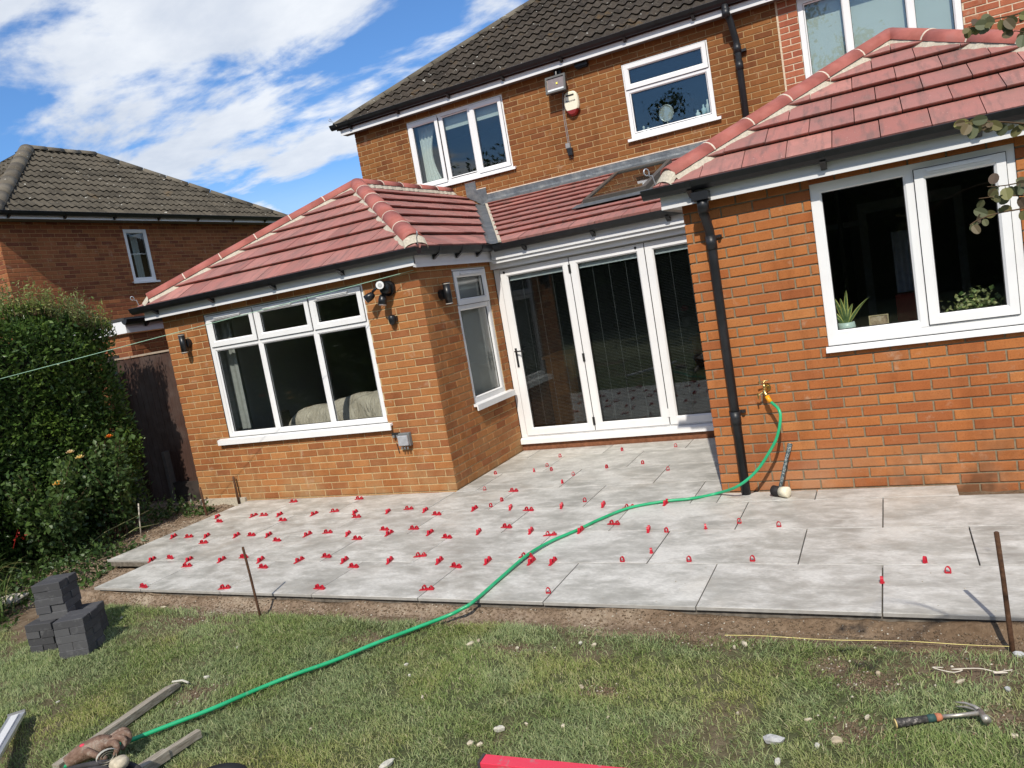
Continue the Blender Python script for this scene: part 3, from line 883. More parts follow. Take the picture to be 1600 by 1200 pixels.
# right extension
RA = Vector((1.535, 1.535, 3.32)); r0 = Vector((-0.16, -0.16, EZ)); r1 = Vector((3.23, -0.16, EZ))
RR = Vector((1.535, YM, 3.32))
S4 = Slope(r0, (1, 0, 0), [r0, r1, RA])
S5 = Slope(r0, (0, 1, 0), [r0, Vector((-0.16, YM, EZ)), RR, RA])
S6 = Slope(r1, (0, 1, 0), [r1, Vector((3.23, YM, EZ)), RR, RA])
roofR = deck(S4, house, MT['deck'], label='red tiled hipped roof of the right extension')
deck(S5, house, MT['tile']); deck(S6, house, MT['tile'])
flat_tiles(S4, roofR, 0.318, 0.295, off=0.06)
ridge_run(r0 + (RA - r0) * 0.06, RA, 6, 0.097, roofR, MT['ridge'], MT['joint'], lift=0.03, bed=MT['bedding'], name='hip_tile')
ridge_run(r1 + (RA - r1) * 0.06, RA, 6, 0.097, roofR, MT['ridge'], MT['joint'], lift=0.03, bed=MT['bedding'], name='hip_tile')
ridge_run(RA, RR, 7, 0.097, roofR, MT['ridge'], MT['joint'], lift=0.03)
hip_end(r0 + (RA - r0) * 0.06, (-1, -1, 0), roofR, MT['bedding'])
hip_iron(r0 + Vector((0.03, 0.03, 0.02)), (-1, -1, 0), roofR, MT['galv'], 1.15)
# main roof
MZ, MY = 4.86, 4.31
mt = 0.672
m0 = Vector((-6.19, MY, MZ)); m1 = Vector((7.0, MY, MZ))
w_ = 3.4
S7 = Slope(m0, (1, 0, 0), [m0, m1, Vector((7.0, MY + w_, MZ + w_ * mt)), Vector((-6.19 + w_, MY + w_, MZ + w_ * mt))])
roofX = deck(S7, house, MT['deck'], label='weathered dark brown tiled main roof')
pantiles(S7, roofX, 0.31, 0.30, 2, MT['old'], amp=0.020, thick=0.032)
ma = Vector((-6.19 + w_, MY + w_, MZ + w_ * mt))
ridge_run(m0, ma, 11, 0.10, roofX, MT['oldridge'], None, lift=0.0, name='hip_tile')
hip_iron(m0 + Vector((0, 0, 0.02)), (-1, -1, 0), roofX, MT['galv'], 1.0)
S8 = Slope(m0, (0, 1, 0), [m0, Vector((-6.19, 11.2, MZ)), Vector((-6.19 + w_, 11.2 - w_, MZ + w_ * mt)), ma])
deck(S8, house, MT['old'])
# neighbour roof
nE0 = Vector((-11.67, 2.05, 4.58)); nE1 = Vector((-11.67, 9.25, 4.58)); nA0 = Vector((-14.08, 4.53, 6.42)); nA1 = Vector((-14.08, 6.05, 6.42))
nW0 = Vector((-16.4, 2.05, 4.58)); nW1 = Vector((-16.4, 9.25, 4.58))
S9 = Slope(nE0, (0, 1, 0), [nE0, nE1, nA1, nA0])
S10 = Slope(nW0, (1, 0, 0), [nW0, nE0, nA0])
roofN = deck(S9, neighbour, MT['deck'], label='weathered grey pantiled roof slope')
pantiles(S9, roofN, 0.265, 0.30, 2, MT['oldn'], amp=0.019)
roofN2 = deck(S10, neighbour, MT['deck'])
pantiles(S10, roofN2, 0.265, 0.30, 2, MT['oldn'], limit=0, amp=0.019)
ridge_run(nE0, nA0, 9, 0.14, roofN, MT['oldridge'], None, lift=-0.01, name='hip_tile')
ridge_run(nE1, nA1, 9, 0.12, roofN, MT['oldridge'], None, lift=-0.02, name='hip_tile')
ridge_run(nA0, nA1, 4, 0.12, roofN, MT['oldridge'], None, lift=-0.01)
S11 = Slope(nW0, (0, 1, 0), [nW0, nW1, nA1, nA0]); deck(S11, neighbour, MT['oldn'])
S12 = Slope(nE1, (-1, 0, 0), [nE1, nW1, nA1]); deck(S12, neighbour, MT['oldn'])

# lead: valley, wall flashing, steps
def valley():
    mb = MB(); N = 24
    t = (VT - VB)
    L0, L1 = VB - t * 0.01, VT
    for k in range(N + 1):
        P_ = L0 + (L1 - L0) * k / N
        q = [P_ + Vector((-0.17, -0.02, 0.106 + random.uniform(0, .003))), P_ + Vector((-0.03, 0.01, 0.030)), P_ + Vector((0.02, 0.0, 0.022 + random.uniform(0, .003))), P_ + Vector((0.12, 0.0, 0.020))]
        b0 = len(mb.v); mb.v += [tuple(x) for x in q]
        if k:
            for a in range(3): mb.f.append([b0 - 4 + a, b0 - 3 + a, b0 + a + 1, b0 + a]); mb.mi.append(0)
    mb.build('valley_lead', MT['lead'], roofM, fixn=False)
    mb = MB()
    for k in range(9):
        P_ = L0 + (L1 - L0) * (k + 0.5) / 9 + Vector((0.095, 0.0, 0.035))
        mb.obox(Matrix.Translation(P_) @ t.to_track_quat('X', 'Z').to_matrix().to_4x4(), t.length / 9 * 0.98, 0.035, 0.02)
    mb.build('valley_mortar', MT['bedding'], roofM)
valley()
def flashing():
    zb = LZ - 0.02
    # apron up the wall and a dressed skirt over the tiles, in lapped lengths
    x = -3.86
    while x < 0.9:
        x1 = min(x + 1.3, 0.9)
        mb = MB(); N = 16
        for k in range(N + 1):
            xx = x + (x1 - x) * k / N
            w = lambda s=0.003: random.uniform(-s, s)
            q = [(xx, YM - 0.008, zb + 0.165), (xx, YM - 0.012 + w(), zb + 0.10), (xx, YM - 0.022 + w(), zb + 0.075 + w()), (xx, YM - 0.13 + w(0.004), zb + 0.035 + w()), (xx, YM - 0.17 + w(0.004), zb + 0.012)]
            b0 = len(mb.v); mb.v += q
            if k:
                for a in range(4): mb.f.append([b0 - 5 + a, b0 - 4 + a, b0 + a + 1, b0 + a]); mb.mi.append(0)
        mb.build('flashing', MT['lead'], roofM, fixn=False)
        if x1 >= 0.9: break
        x = x1 - 0.03
    MB().box((-3.86, YM - 0.010, zb + 0.165), (0.9, YM + 0.01, zb + 0.178)).build('flashing_mortar', MT['joint'], roofM)
    for k, (xa, xb, za, zb2) in enumerate(((-4.18, -4.0, 0.16, 0.42), (-4.02, -3.84, 0.06, 0.30))):
        mb = MB(); mb.prism([(xa, YM - 0.014 - k * .003, LZ + za), (xb, YM - 0.014 - k * .003, LZ + za - 0.1), (xb, YM - 0.014 - k * .003, LZ + zb2 - 0.06), (xa, YM - 0.014 - k * .003, LZ + zb2 - 0.06)], (0, 0.003, 0))
        mb.build('step_flashing', MT['lead'], roofM)
        MB().box((xa, YM - 0.012, LZ + zb2 - 0.058), (xb, YM + 0.01, LZ + zb2 - 0.046)).build('flashing_mortar', MT['joint'], roofM)
flashing()
# skylight
def skylight():
    S = SL
    fm = simple('skylight_frame', (0.10, 0.095, 0.085), 0.4, 0.5, 0.3)
    mb = MB()
    def bar(u0, u1, v0, v1, h0, h1): mb.prism([S.P(u0, v0, h0), S.P(u1, v0, h0), S.P(u1, v1, h0), S.P(u0, v1, h0)], S.n * (h1 - h0))
    bar(sk_u0 - 0.0, sk_u0 + 0.055, sk_v0, sk_v1, 0.0, 0.105); bar(sk_u1 - 0.055, sk_u1, sk_v0, sk_v1, 0.0, 0.105)
    bar(sk_u0 + 0.055, sk_u1 - 0.055, sk_v0, sk_v0 + 0.06, 0.0, 0.103); bar(sk_u0 + 0.055, sk_u1 - 0.055, sk_v1 - 0.05, sk_v1, 0.0, 0.110)
    sk = mb.build('skylight', fm, house, label='low roof window in the red lean-to roof')
    m2 = MB(); m2.prism([S.P(sk_u0 + 0.055, sk_v0 + 0.06, 0.088), S.P(sk_u1 - 0.055, sk_v0 + 0.06, 0.088), S.P(sk_u1 - 0.055, sk_v1 - 0.05, 0.088), S.P(sk_u0 + 0.055, sk_v1 - 0.05, 0.088)], S.n * 0.005)
    m2.build('pane', MT['glasssky'], sk)
    m4 = MB(); m4.prism([S.P(sk_u0 + 0.055, sk_v0 + 0.06, 0.02), S.P(sk_u1 - 0.055, sk_v0 + 0.06, 0.02), S.P(sk_u1 - 0.055, sk_v1 - 0.05, 0.02), S.P(sk_u0 + 0.055, sk_v1 - 0.05, 0.02)], S.n * 0.005)
    m4.build('blind', simple('skylight_blind', (0.30, 0.30, 0.29), 0.8), sk)
    m3 = MB(); m3.prism([S.P(sk_u0 - 0.10, sk_v0 - 0.15, 0.055), S.P(sk_u1 + 0.10, sk_v0 - 0.15, 0.055), S.P(sk_u1 + 0.08, sk_v0 + 0.0, 0.060), S.P(sk_u0 - 0.08, sk_v0, 0.060)], S.n * 0.004)
    m3.build('apron', MT['lead'], sk)
    m5 = MB()
    for (a, b) in ((sk_u0 - 0.08, sk_u0), (sk_u1, sk_u1 + 0.08)):
        m5.prism([S.P(a, sk_v0, 0.04), S.P(b, sk_v0, 0.07), S.P(b, sk_v1, 0.07), S.P(a, sk_v1, 0.04)], S.n * 0.004)
    m5.build('side_flashing', simple('grey_flashing', (0.16, 0.155, 0.14), 0.5, 0.4, 0.4), sk)
skylight()

# ================================================================== FASCIAS, GUTTERS, PIPES
def fascia(A, B, out, zb, zt, owner=house, step=True, mat=None):
    """board from A to B (2D), outward dir out"""
    A, B, out = Vector((*A, 0)), Vector((*B, 0)), Vector((*out, 0))
    mb = MB()
    mb.prism([A + Vector((0, 0, zb)), B + Vector((0, 0, zb)), B + Vector((0, 0, zt)), A + Vector((0, 0, zt))], -out * 0.018)
    if step:
        o2 = out * 0.006
        mb.prism([A + o2 + Vector((0, 0, zb - 0.006)), B + o2 + Vector((0, 0, zb - 0.006)), B + o2 + Vector((0, 0, zb + 0.026)), A + o2 + Vector((0, 0, zb + 0.026))], -out * 0.0055)
    return mb.build('fascia', mat or MT['fascia'], owner)
def gutter(A, B, out, z, r=0.046, owner=house, br=0.9, caps=True):
    A, B, out = Vector((*A, z)), Vector((*B, z)), Vector((*out, 0)).normalized()
    t = (B - A).normalized()
    prof = [(-r, 0.0), (-r * 1.0, -0.02), (-r * 0.75, -r * 0.85), (-r * 0.2, -r * 1.25), (r * 0.35, -r * 1.15), (r * 0.85, -r * 0.6), (r * 1.12, 0.0), (r * 1.25, 0.012), (r * 1.12, 0.016)]
    mb = MB(); n = len(prof)
    pts = [[P_ + out * a + Vector((0, 0, b)) for a, b in prof] for P_ in (A, B)]
    mb.add(pts[0] + pts[1], [(k, k + 1, n + k + 1, n + k) for k in range(n - 1)])
    if caps:
        for q in pts: mb.add(q, [list(range(n))])
    g = mb.build('gutter', MT['black'], owner, fixn=False)
    L = (B - A).length; k = 0.35
    while k < L - 0.1:
        P_ = A + t * k
        m2 = MB()
        m2.prism([P_ - out * r + Vector((0, 0, -r * 1.2)) - t * 0.02, P_ - out * r + Vector((0, 0, -r * 2.2)) - t * 0.02, P_ + out * r * 0.7 + Vector((0, 0, -r * 1.1)) - t * 0.02], t * 0.04)
        m2.prism([P_ + out * r * 1.28 + Vector((0, 0, 0.015)) - t * 0.02, P_ + out * r * 1.33 + Vector((0, 0, 0.015)) - t * 0.02, P_ + out * r * 1.0 + Vector((0, 0, -r * 0.6)) - t * 0.02, P_ + out * r * 0.9 + Vector((0, 0, -r * 0.75)) - t * 0.02], t * 0.04)
        m2.build('gutter_bracket', MT['black'], g)
        k += br
    return g
fo = 0.122
FZ0, FZ1 = 2.236, 2.36
GZ = 2.374
fascia((XL - fo, YE - fo), (XE + 0.06, YE - fo), (0, -1), FZ0, FZ1)
fascia((XE + 0.06, YE - fo + 0.001), (XE + 0.06, YB - 0.1), (1, 0), FZ0 - 0.02, FZ1)
gutter((XL - 0.235, YE - fo - 0.055), (XE + 0.17, YE - fo - 0.055), (0, -1), GZ)
gutter((XE + 0.115, YE - fo + 0.0), (XE + 0.115, 1.78), (1, 0), GZ, caps=False, br=0.45)
# soffits
MB().box((XL - fo, YE - fo + 0.001, FZ0 + 0.004), (XE + 0.058, YE + 0.01, FZ0 + 0.02)).build('soffit', MT['soffit'], house)
MB().box((-fo, -fo + 0.001, FZ0 + 0.004), (3.17, 0.01, FZ0 + 0.02)).build('soffit', MT['soffit'], house)
MB().box((-fo, 0.012, FZ0 + 0.004), (-0.004, 1.80, FZ0 + 0.02)).build('soffit', MT['white'], house)
fascia((-fo, -fo), (3.17, -fo), (0, -1), FZ0, FZ1)
fascia((-fo, -fo + 0.02), (-fo, 1.78), (-1, 0), FZ0, FZ1)
gutter((-0.235, -fo - 0.055), (3.3, -fo - 0.055), (0, -1), GZ)
# lean-to fascia and gutter
fascia((XE + 0.08, 1.83), (-0.13, 1.83), (0, -1), 2.225, 2.365)
MB().box((XE + 0.062, 1.845, 2.18), (-0.004, 1.865, 2.26)).build('fascia', MT['fascia'], house)
MB().box((XE + 0.002, 1.905, 2.122), (-0.003, 1.93, 2.215)).build('fascia', MT['white'], house)
MB().box((XE + 0.062, 1.866, 2.262), (-0.004, 1.99, 2.275)).build('soffit', MT['fascia'], house)
gutter((XE + 0.16, 1.775), (-0.20, 1.775), (0, -1), 2.362, caps=False, br=0.8)
# main house
fascia((-6.14, 4.352), (7.0, 4.352), (0, -1), 4.738, 4.88)
gutter((-6.26, 4.297), (7.0, 4.297), (0, -1), 4.888, r=0.048)
MB().box((-6.14, 4.354, 4.745), (7.0, 4.52, 4.76)).build('soffit', MT['soffit'], house)
# neighbour
fascia((-11.68, 1.96), (-11.68, 9.1), (1, 0), 4.50, 4.60, owner=neighbour)
gutter((-11.62, 1.95), (-11.62, 9.15), (1, 0), 4.60, owner=neighbour, br=1.0)
MB().box((-11.97, 1.95, 4.502), (-11.70, 9.1, 4.515)).build('soffit', MT['soffit'], neighbour)
fascia((-16.3, 1.96), (-11.68, 1.96), (0, -1), 4.50, 4.60, owner=neighbour)

# downpipe on the right extension
dpx = 0.185
mb = MB()
yp = -0.062
mb.tube([(dpx, -fo - 0.055, 2.30), (dpx, -fo - 0.055, 2.16), (dpx + 0.004, -0.15, 2.12), (dpx + 0.006, yp - 0.01, 2.03), (dpx + 0.006, yp, 1.98), (dpx + 0.008, yp, 0.0)], 0.034, 14)
dp = mb.build('downpipe', MT['blackr'], house, smooth=True, label='black downpipe at the corner of the right extension')
for z, r, h in ((2.20, 0.041, 0.10), (1.93, 0.040, 0.10), (0.60, 0.039, 0.10)):
    y_ = -fo - 0.055 if z > 2.1 else yp
    MB().tube([(dpx + 0.007, y_, z - h / 2), (dpx + 0.007, y_, z + h / 2)], r, 14).build('pipe_collar', MT['blackr'], dp, smooth=True)
for z in (1.93, 0.60):
    mb = MB(); mb.box((dpx - 0.045, -0.02, z + 0.03), (dpx + 0.078, -0.0, z + 0.05))
    mb.tube([(dpx + 0.065, -0.04, z + 0.04), (dpx + 0.065, 0.0, z + 0.04)], 0.012, 8); mb.build('pipe_clip', MT['blackr'], dp)
mb = MB(); mb.box((dpx - 0.06, -fo - 0.11, 2.24), (dpx + 0.06, -fo - 0.0, 2.30)); mb.build('outlet', MT['black'], dp)
# downpipe on the main house
mb = MB(); ex = -0.055
mb.tube([(ex - 0.06, 4.30, 4.84), (ex - 0.06, 4.30, 4.76), (ex - 0.03, 4.34, 4.66), (ex, 4.43, 4.42), (ex, 4.435, 4.36), (ex, 4.435, 2.9)], 0.040, 14)
dp2 = mb.build('downpipe', MT['blackr'], house, smooth=True, label='black downpipe with swan neck on the main house wall')
for z, y_, r, xx in ((4.74, 4.30, 0.048, ex - 0.06), (4.33, 4.435, 0.047, ex), (4.12, 4.435, 0.047, ex)):
    MB().tube([(xx, y_, z - 0.05), (xx, y_, z + 0.05)], r, 14).build('pipe_collar', MT['blackr'], dp2, smooth=True)
MB().box((ex - 0.05, 4.44, 4.28), (ex + 0.10, 4.495, 4.31)).build('pipe_clip', MT['blackr'], dp2)

# ================================================================== WINDOWS
def ring(mb, F, u0, u1, z0, z1, wd, w0, w1):
    F.box(mb, u0, u0 + wd, w0, w1, z0, z1); F.box(mb, u1 - wd, u1, w0, w1, z0, z1)
    F.box(mb, u0 + wd, u1 - wd, w0, w1, z0, z0 + wd); F.box(mb, u0 + wd, u1 - wd, w0, w1, z1 - wd, z1)
def chamf(mb, F, u0, u1, z0, z1, wd, wa, wb):
    """sloping bead inside an opening from front depth wa (outer) to wb (inner)"""
    P = F.P
    o = [P(u0, wa, z0), P(u1, wa, z0), P(u1, wa, z1), P(u0, wa, z1)]
    i = [P(u0 + wd, wb, z0 + wd), P(u1 - wd, wb, z0 + wd), P(u1 - wd, wb, z1 - wd), P(u0 + wd, wb, z1 - wd)]
    j = [P(u0 + wd, wb - 0.03, z0 + wd), P(u1 - wd, wb - 0.03, z0 + wd), P(u1 - wd, wb - 0.03, z1 - wd), P(u0 + wd, wb - 0.03, z1 - wd)]
    fs = []
    for k in range(4):
        k2 = (k + 1) % 4
        fs += [(k, k2, 4 + k2, 4 + k), (4 + k, 4 + k2, 8 + k2, 8 + k)]
    mb.add(o + i + j, fs)
def pane(F, parent, u0, u1, z0, z1, w, mat=None):
    mb = MB(); F.box(mb, u0 - 0.004, u1 + 0.004, w - 0.024, w, z0 - 0.004, z1 + 0.004)
    mb.build('pane', mat or MT['glass'], parent)
def gasket(F, parent, u0, u1, z0, z1, w):
    mb = MB(); ring(mb, F, u0, u1, z0, z1, 0.005, w - 0.006, w + 0.0025); mb.build('gasket', MT['dark'], parent)
def window(owner, F, u0, u1, z0, z1, cells, sashes, vents=(), label=None, front=-0.012, fw=0.052, bars=(), sill=None, glass=None):
    """cells: clear openings (u0,u1,z0,z1) fixed; sashes: outer sizes of opening lights"""
    mb = MB()
    wf = front; wb = front - 0.06
    ring(mb, F, u0, u1, z0, z1, fw, wb, wf)
    for (a, b, c_, d) in bars: F.box(mb, a, b, wb + 0.002, wf - 0.002, c_, d)
    for (a, b, c_, d) in cells: chamf(mb, F, a, b, c_, d, 0.014, wf - 0.0015, wf - 0.014)
    w = mb.build('window', MT['white'], owner, bevel=0.0)
    if label: w['label'] = label
    for (a, b, c_, d) in cells:
        pane(F, w, a + 0.014, b - 0.014, c_ + 0.014, d - 0.014, wf - 0.022, glass); gasket(F, w, a + 0.014, b - 0.014, c_ + 0.014, d - 0.014, wf - 0.022)
    for (a, b, c_, d) in sashes:
        sb = MB(); sw = 0.052
        ring(sb, F, a, b, c_, d, sw, wf - 0.045, wf + 0.014)
        chamf(sb, F, a + sw, b - sw, c_ + sw, d - sw, 0.014, wf + 0.013, wf - 0.002)
        s_ = sb.build('sash', MT['white'], w)
        sb = MB(); ring(sb, F, a - 0.005, b + 0.005, c_ - 0.005, d + 0.005, 0.005, wf - 0.02, wf + 0.003); sb.build('gasket', MT['dark'], w)
        pane(F, w, a + sw + 0.014, b - sw - 0.014, c_ + sw + 0.014, d - sw - 0.014, wf - 0.010, glass); gasket(F, w, a + sw + 0.014, b - sw - 0.014, c_ + sw + 0.014, d - sw - 0.014, wf - 0.010)
    for (a, b, z) in vents:
        vb = MB(); F.box(vb, a, b, wf + 0.0145, wf + 0.032, z - 0.004, z + 0.016); F.box(vb, a + 0.01, b - 0.01, wf + 0.0145, wf + 0.024, z - 0.016, z - 0.005); vb.build('trickle_vent', MT['white'], w)
    if sill:
        a, b, c_, d, pr = sill
        sb = MB()
        P = F.P
        q = lambda u: [P(u, -0.07, d), P(u, front + 0.001, d), P(u, pr, d - 0.012), P(u, pr + 0.002, c_), P(u, pr - 0.012, c_), P(u, pr - 0.014, d - 0.028), P(u, -0.07, d - 0.028)]
        A_, B_ = q(a), q(b); n = len(A_)
        sb.add(A_ + B_, [list(range(n))[::-1], [n + i for i in range(n)]] + [[i, (i + 1) % n, n + (i + 1) % n, n + i] for i in range(n)])
        sb.build('sill', MT['white'], w)
    return w
xl = lambda x: x - XL
wl = window(house, F_left, xl(-5.590), xl(-3.345), 0.740, 2.165,
    cells=[(xl(-5.535), xl(-4.868), 0.790, 1.755), (xl(-4.822), xl(-4.080), 0.790, 1.755), (xl(-4.034), xl(-3.400), 0.790, 1.755)],
    sashes=[(xl(-5.560), xl(-4.858), 1.795, 2.145), (xl(-4.832), xl(-4.070), 1.795, 2.145), (xl(-4.044), xl(-3.375), 1.795, 2.145)],
    bars=[(xl(-4.868), xl(-4.822), 0.792, 2.113), (xl(-4.080), xl(-4.034), 0.792, 2.113), (xl(-5.538), xl(-4.869), 1.755, 1.800), (xl(-4.821), xl(-4.081), 1.755, 1.800), (xl(-4.033), xl(-3.397), 1.755, 1.800)],
    vents=[(xl(-5.42), xl(-5.02), 2.115), (xl(-4.68), xl(-4.28), 2.115), (xl(-3.93), xl(-3.53), 2.115)],
    sill=(xl(-5.735), xl(-3.285), 0.672, 0.742, 0.05), label='wide three-light white window with top openers')
ys_ = lambda y: y - YE - 0.006
window(house, F_side, ys_(1.037), ys_(1.785), 0.745, 2.168,
    cells=[(ys_(1.095), ys_(1.727), 0.80, 1.745)], sashes=[(ys_(1.060), ys_(1.762), 1.79, 2.145)],
    bars=[(ys_(1.092), ys_(1.730), 1.745, 1.79)], vents=[(ys_(1.18), ys_(1.64), 2.112)],
    sill=(ys_(1.0), ys_(1.90), 0.675, 0.747, 0.05), label='narrow white window in the return wall')
wr = window(house, F_right, 0.897, 2.112, 1.050, 2.203,
    cells=[(0.955, 1.493, 1.146, 2.148)], sashes=[(1.545, 2.062, 1.125, 2.160)], fw=0.060,
    bars=[(1.493, 1.540, 1.112, 2.143), (0.957, 1.493, 1.11, 1.145), (1.541, 2.052, 1.111, 1.118)],
    vents=[(1.62, 1.98, 2.135)], sill=(0.880, 2.150, 1.012, 1.052, 0.035), label='large white window with house plants behind it')
xm = lambda x: x - XM
window(house, F_main, xm(-5.010), xm(-3.354), 3.635, 4.664, glass=MT['glassu'],
    cells=[(xm(-4.40), xm(-3.945), 3.70, 4.605)], sashes=[(xm(-4.985), xm(-4.465), 3.66, 4.640), (xm(-3.90), xm(-3.380), 3.66, 4.640)],
    bars=[(xm(-4.450), xm(-4.40), 3.688, 4.611), (xm(-3.945), xm(-3.89), 3.688, 4.611)],
    sill=(xm(-5.03), xm(-3.30), 3.590, 3.637, 0.045), label='three-light white upstairs window with part lowered blind')
window(house, F_main, xm(-1.556), xm(-0.421), 3.600, 4.562, glass=MT['glassu'],
    cells=[(xm(-1.500), xm(-0.477), 3.66, 4.185)], sashes=[(xm(-1.535), xm(-0.442), 4.228, 4.545)],
    bars=[(xm(-1.503), xm(-0.474), 4.185, 4.228)],
    sill=(xm(-1.60), xm(-0.36), 3.555, 3.602, 0.045), label='white bathroom window with a round mirror behind it')
F_pink = Frame2((0.445, YM), (1, 0), (0, -1))
xp = lambda x: x - 0.445
window(house, F_pink, xp(0.675), xp(2.341), 3.56, 4.696, glass=MT['glassu'],
    cells=[(xp(0.74), xp(1.165), 3.63, 4.63), (xp(1.225), xp(1.82), 3.63, 4.63), (xp(1.88), xp(2.28), 3.63, 4.63)], sashes=[], fw=0.06,
    bars=[(xp(1.165), xp(1.225), 3.622, 4.634), (xp(1.82), xp(1.88), 3.622, 4.634)], label='white upstairs window with pale blinds drawn')
window(neighbour, F_n, 4.665 - NY0, 5.195 - NY0, 3.345, 4.38, cells=[(4.725 - NY0, 5.135 - NY0, 3.405, 4.32)], sashes=[], glass=MT['glassu'], fw=0.062,
    sill=(4.62 - NY0, 5.24 - NY0, 3.30, 3.347, 0.045), label='narrow white side window')
# thin dark perimeter seals
for F, a, b, c_, d in ((F_left, xl(-5.595), xl(-3.340), 0.742, 2.171), (F_right, 0.889, 2.118, 1.052, 2.209)):
    mb = MB(); ring(mb, F, a, b, c_, d, 0.0052, -0.03, -0.006); mb.build('seal', MT['dark'], house)

# folding doors
F_b = Frame2((XE, YB), (1, 0), (0, -1))
door = None
MT['slat'] = simple('grey_slat', (0.16, 0.165, 0.17), 0.5, 0.4)
MT['cord'] = simple('grey_cord', (0.30, 0.30, 0.30), 0.8)
def bifold():
    xb = lambda x: x - XE
    mb = MB()
    F = F_b
    F.box(mb, xb(XE) + 0.003, xb(-2.596), -0.09, 0.0, 0.155, 2.118)
    F.box(mb, xb(-2.596), xb(-0.02), -0.09, 0.0, 2.110, 2.135)
    F.box(mb, xb(-0.028), xb(0) - 0.003, -0.09, 0.0, 0.155, 2.109)
    F.box(mb, xb(-2.596), xb(-0.028), -0.09, -0.002, 0.155, 0.168)
    d = mb.build('folding_door', MT['white'], house, label='white three-panel folding glass doors')
    mb = MB()
    P = F.P
    q = lambda u: [P(u, -0.09, 0.152), P(u, 0.02, 0.152), P(u, 0.055, 0.135), P(u, 0.057, 0.082), P(u, 0.03, 0.078), P(u, -0.09, 0.078)]
    A_, B_ = q(0.004), q(xb(-0.004)); n = len(A_)
    mb.add(A_ + B_, [list(range(n))[::-1], [n + i for i in range(n)]] + [[i, (i + 1) % n, n + (i + 1) % n, n + i] for i in range(n)])
    mb.build('sill', MT['white'], d)
    for i, (a, b) in enumerate(((-2.590, -1.742), (-1.738, -0.894), (-0.890, -0.034))):
        a, b = xb(a), xb(b)
        mb = MB(); sw = 0.072
        ring(mb, F, a + 0.003, b - 0.003, 0.172, 2.104, sw, -0.06, 0.010)
        chamf(mb, F, a + sw + 0.003, b - sw - 0.003, 0.172 + sw, 2.104 - sw, 0.014, 0.009, -0.006)
        dpn = mb.build('door_panel', MT['white'], d)
        pane(F, d, a + sw + 0.017, b - sw - 0.017, 0.172 + sw + 0.014, 2.104 - sw - 0.014, -0.016, MT['glassd'])
        gasket(F, d, a + sw + 0.017, b - sw - 0.017, 0.172 + sw + 0.014, 2.104 - sw - 0.014, -0.016)
        mb = MB(); F.box(mb, a + sw + 0.02, b - sw - 0.02, -0.044, -0.041, 1.965, 2.016); mb.build('blind_cassette', MT['white'], d)
        mb = MB()
        for k in range(104):
            zz = 0.285 + k * 0.0160; mb.add([P(a + sw + 0.03, -0.052, zz + 0.001), P(b - sw - 0.03, -0.052, zz + 0.001), P(b - sw - 0.03, -0.0405, zz), P(a + sw + 0.03, -0.0405, zz)], [(0, 1, 2, 3)])
        mb.build('blind_slats', MT['slat'], d, fixn=False, kind='stuff')
        for k in range(3):
            uu = a + sw + 0.02 + (b - a - 2 * sw - 0.04) * (0.22 + 0.28 * k)
            mb = MB(); F.box(mb, uu - 0.0008, uu + 0.0008, -0.045, -0.0425, 0.262, 1.964); mb.build('blind_cord', MT['cord'], d)
        mb = MB(); cpx = a + 0.055 if i == 0 else b - 0.09
        if i < 2:
            mb.tube([P(cpx, 0.009, 2.068), P(cpx, 0.016, 2.068)], 0.013, 12); mb.build('restrictor', MT['dark'], d)
        mb = MB(); F.box(mb, b - 0.004, b + 0.006, -0.05, 0.002, 0.172, 2.104); mb.build('gasket', MT['dark'], d)
        if i < 2:
            for z in (0.28, 1.0, 1.98) if i == 0 else (0.3,):
                mb = MB(); F.box(mb, b - 0.012, b + 0.014, 0.0095, 0.020, z - 0.045, z + 0.045); mb.build('hinge', MT['dark'] if i == 0 else MT['white'], d)
    # lever handle
    hu = xb(-2.548)
    mb = MB(); F.box(mb, hu - 0.012, hu + 0.012, 0.0095, 0.018, 0.98, 1.20); 
    mb.tube([P(hu, 0.018, 1.165), P(hu, 0.05, 1.165), P(hu + 0.03, 0.056, 1.165), P(hu + 0.105, 0.056, 1.162)], 0.008, 8)
    mb.tube([P(hu, 0.018, 1.02), P(hu, 0.024, 1.02)], 0.009, 10)
    mb.build('handle', MT['black'], d)
    return d
door = bifold()
# brick plinth strip below the sill
MB().box((XE, YB - 0.02, -0.05), (0, YB + 0.06, 0.078)).build('plinth', simple('brown_plinth', (0.20, 0.085, 0.045), 0.9, 0.1, var=0.25, bump=0.5), house)

# ================================================================== INTERIORS
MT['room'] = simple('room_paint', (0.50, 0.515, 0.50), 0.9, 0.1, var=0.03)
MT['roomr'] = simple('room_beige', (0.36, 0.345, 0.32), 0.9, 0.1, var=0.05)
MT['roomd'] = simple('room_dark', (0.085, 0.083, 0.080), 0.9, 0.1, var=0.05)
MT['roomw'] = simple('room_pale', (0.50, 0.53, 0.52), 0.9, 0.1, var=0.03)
def room(x0, x1, y0, y1, z0, z1, mat, t=0.03, fmat=None):
    mb = MB()
    mb.box((x0, y1, z0), (x1, y1 + t, z1)); mb.box((x0 - t, y0, z0), (x0, y1, z1)); mb.box((x1, y0, z0), (x1 + t, y1, z1))
    mb.box((x0, y0, z1), (x1, y1, z1 + t))
    mb.build('interior_wall', mat, house)
    MB().box((x0, y0, z0 - t), (x1, y1, z0)).build('interior_floor', fmat or MT['roomd'], house)
room(-6.13, -2.80, 0.50, 4.38, 0.10, 2.262, MT['room'])
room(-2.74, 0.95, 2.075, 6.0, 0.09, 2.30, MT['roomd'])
room(0.115, 2.95, 0.105, 3.9, 0.10, 2.262, MT['roomr'])
room(-5.86, -2.6, 4.62, 6.6, 2.6, 4.74, MT['room'])
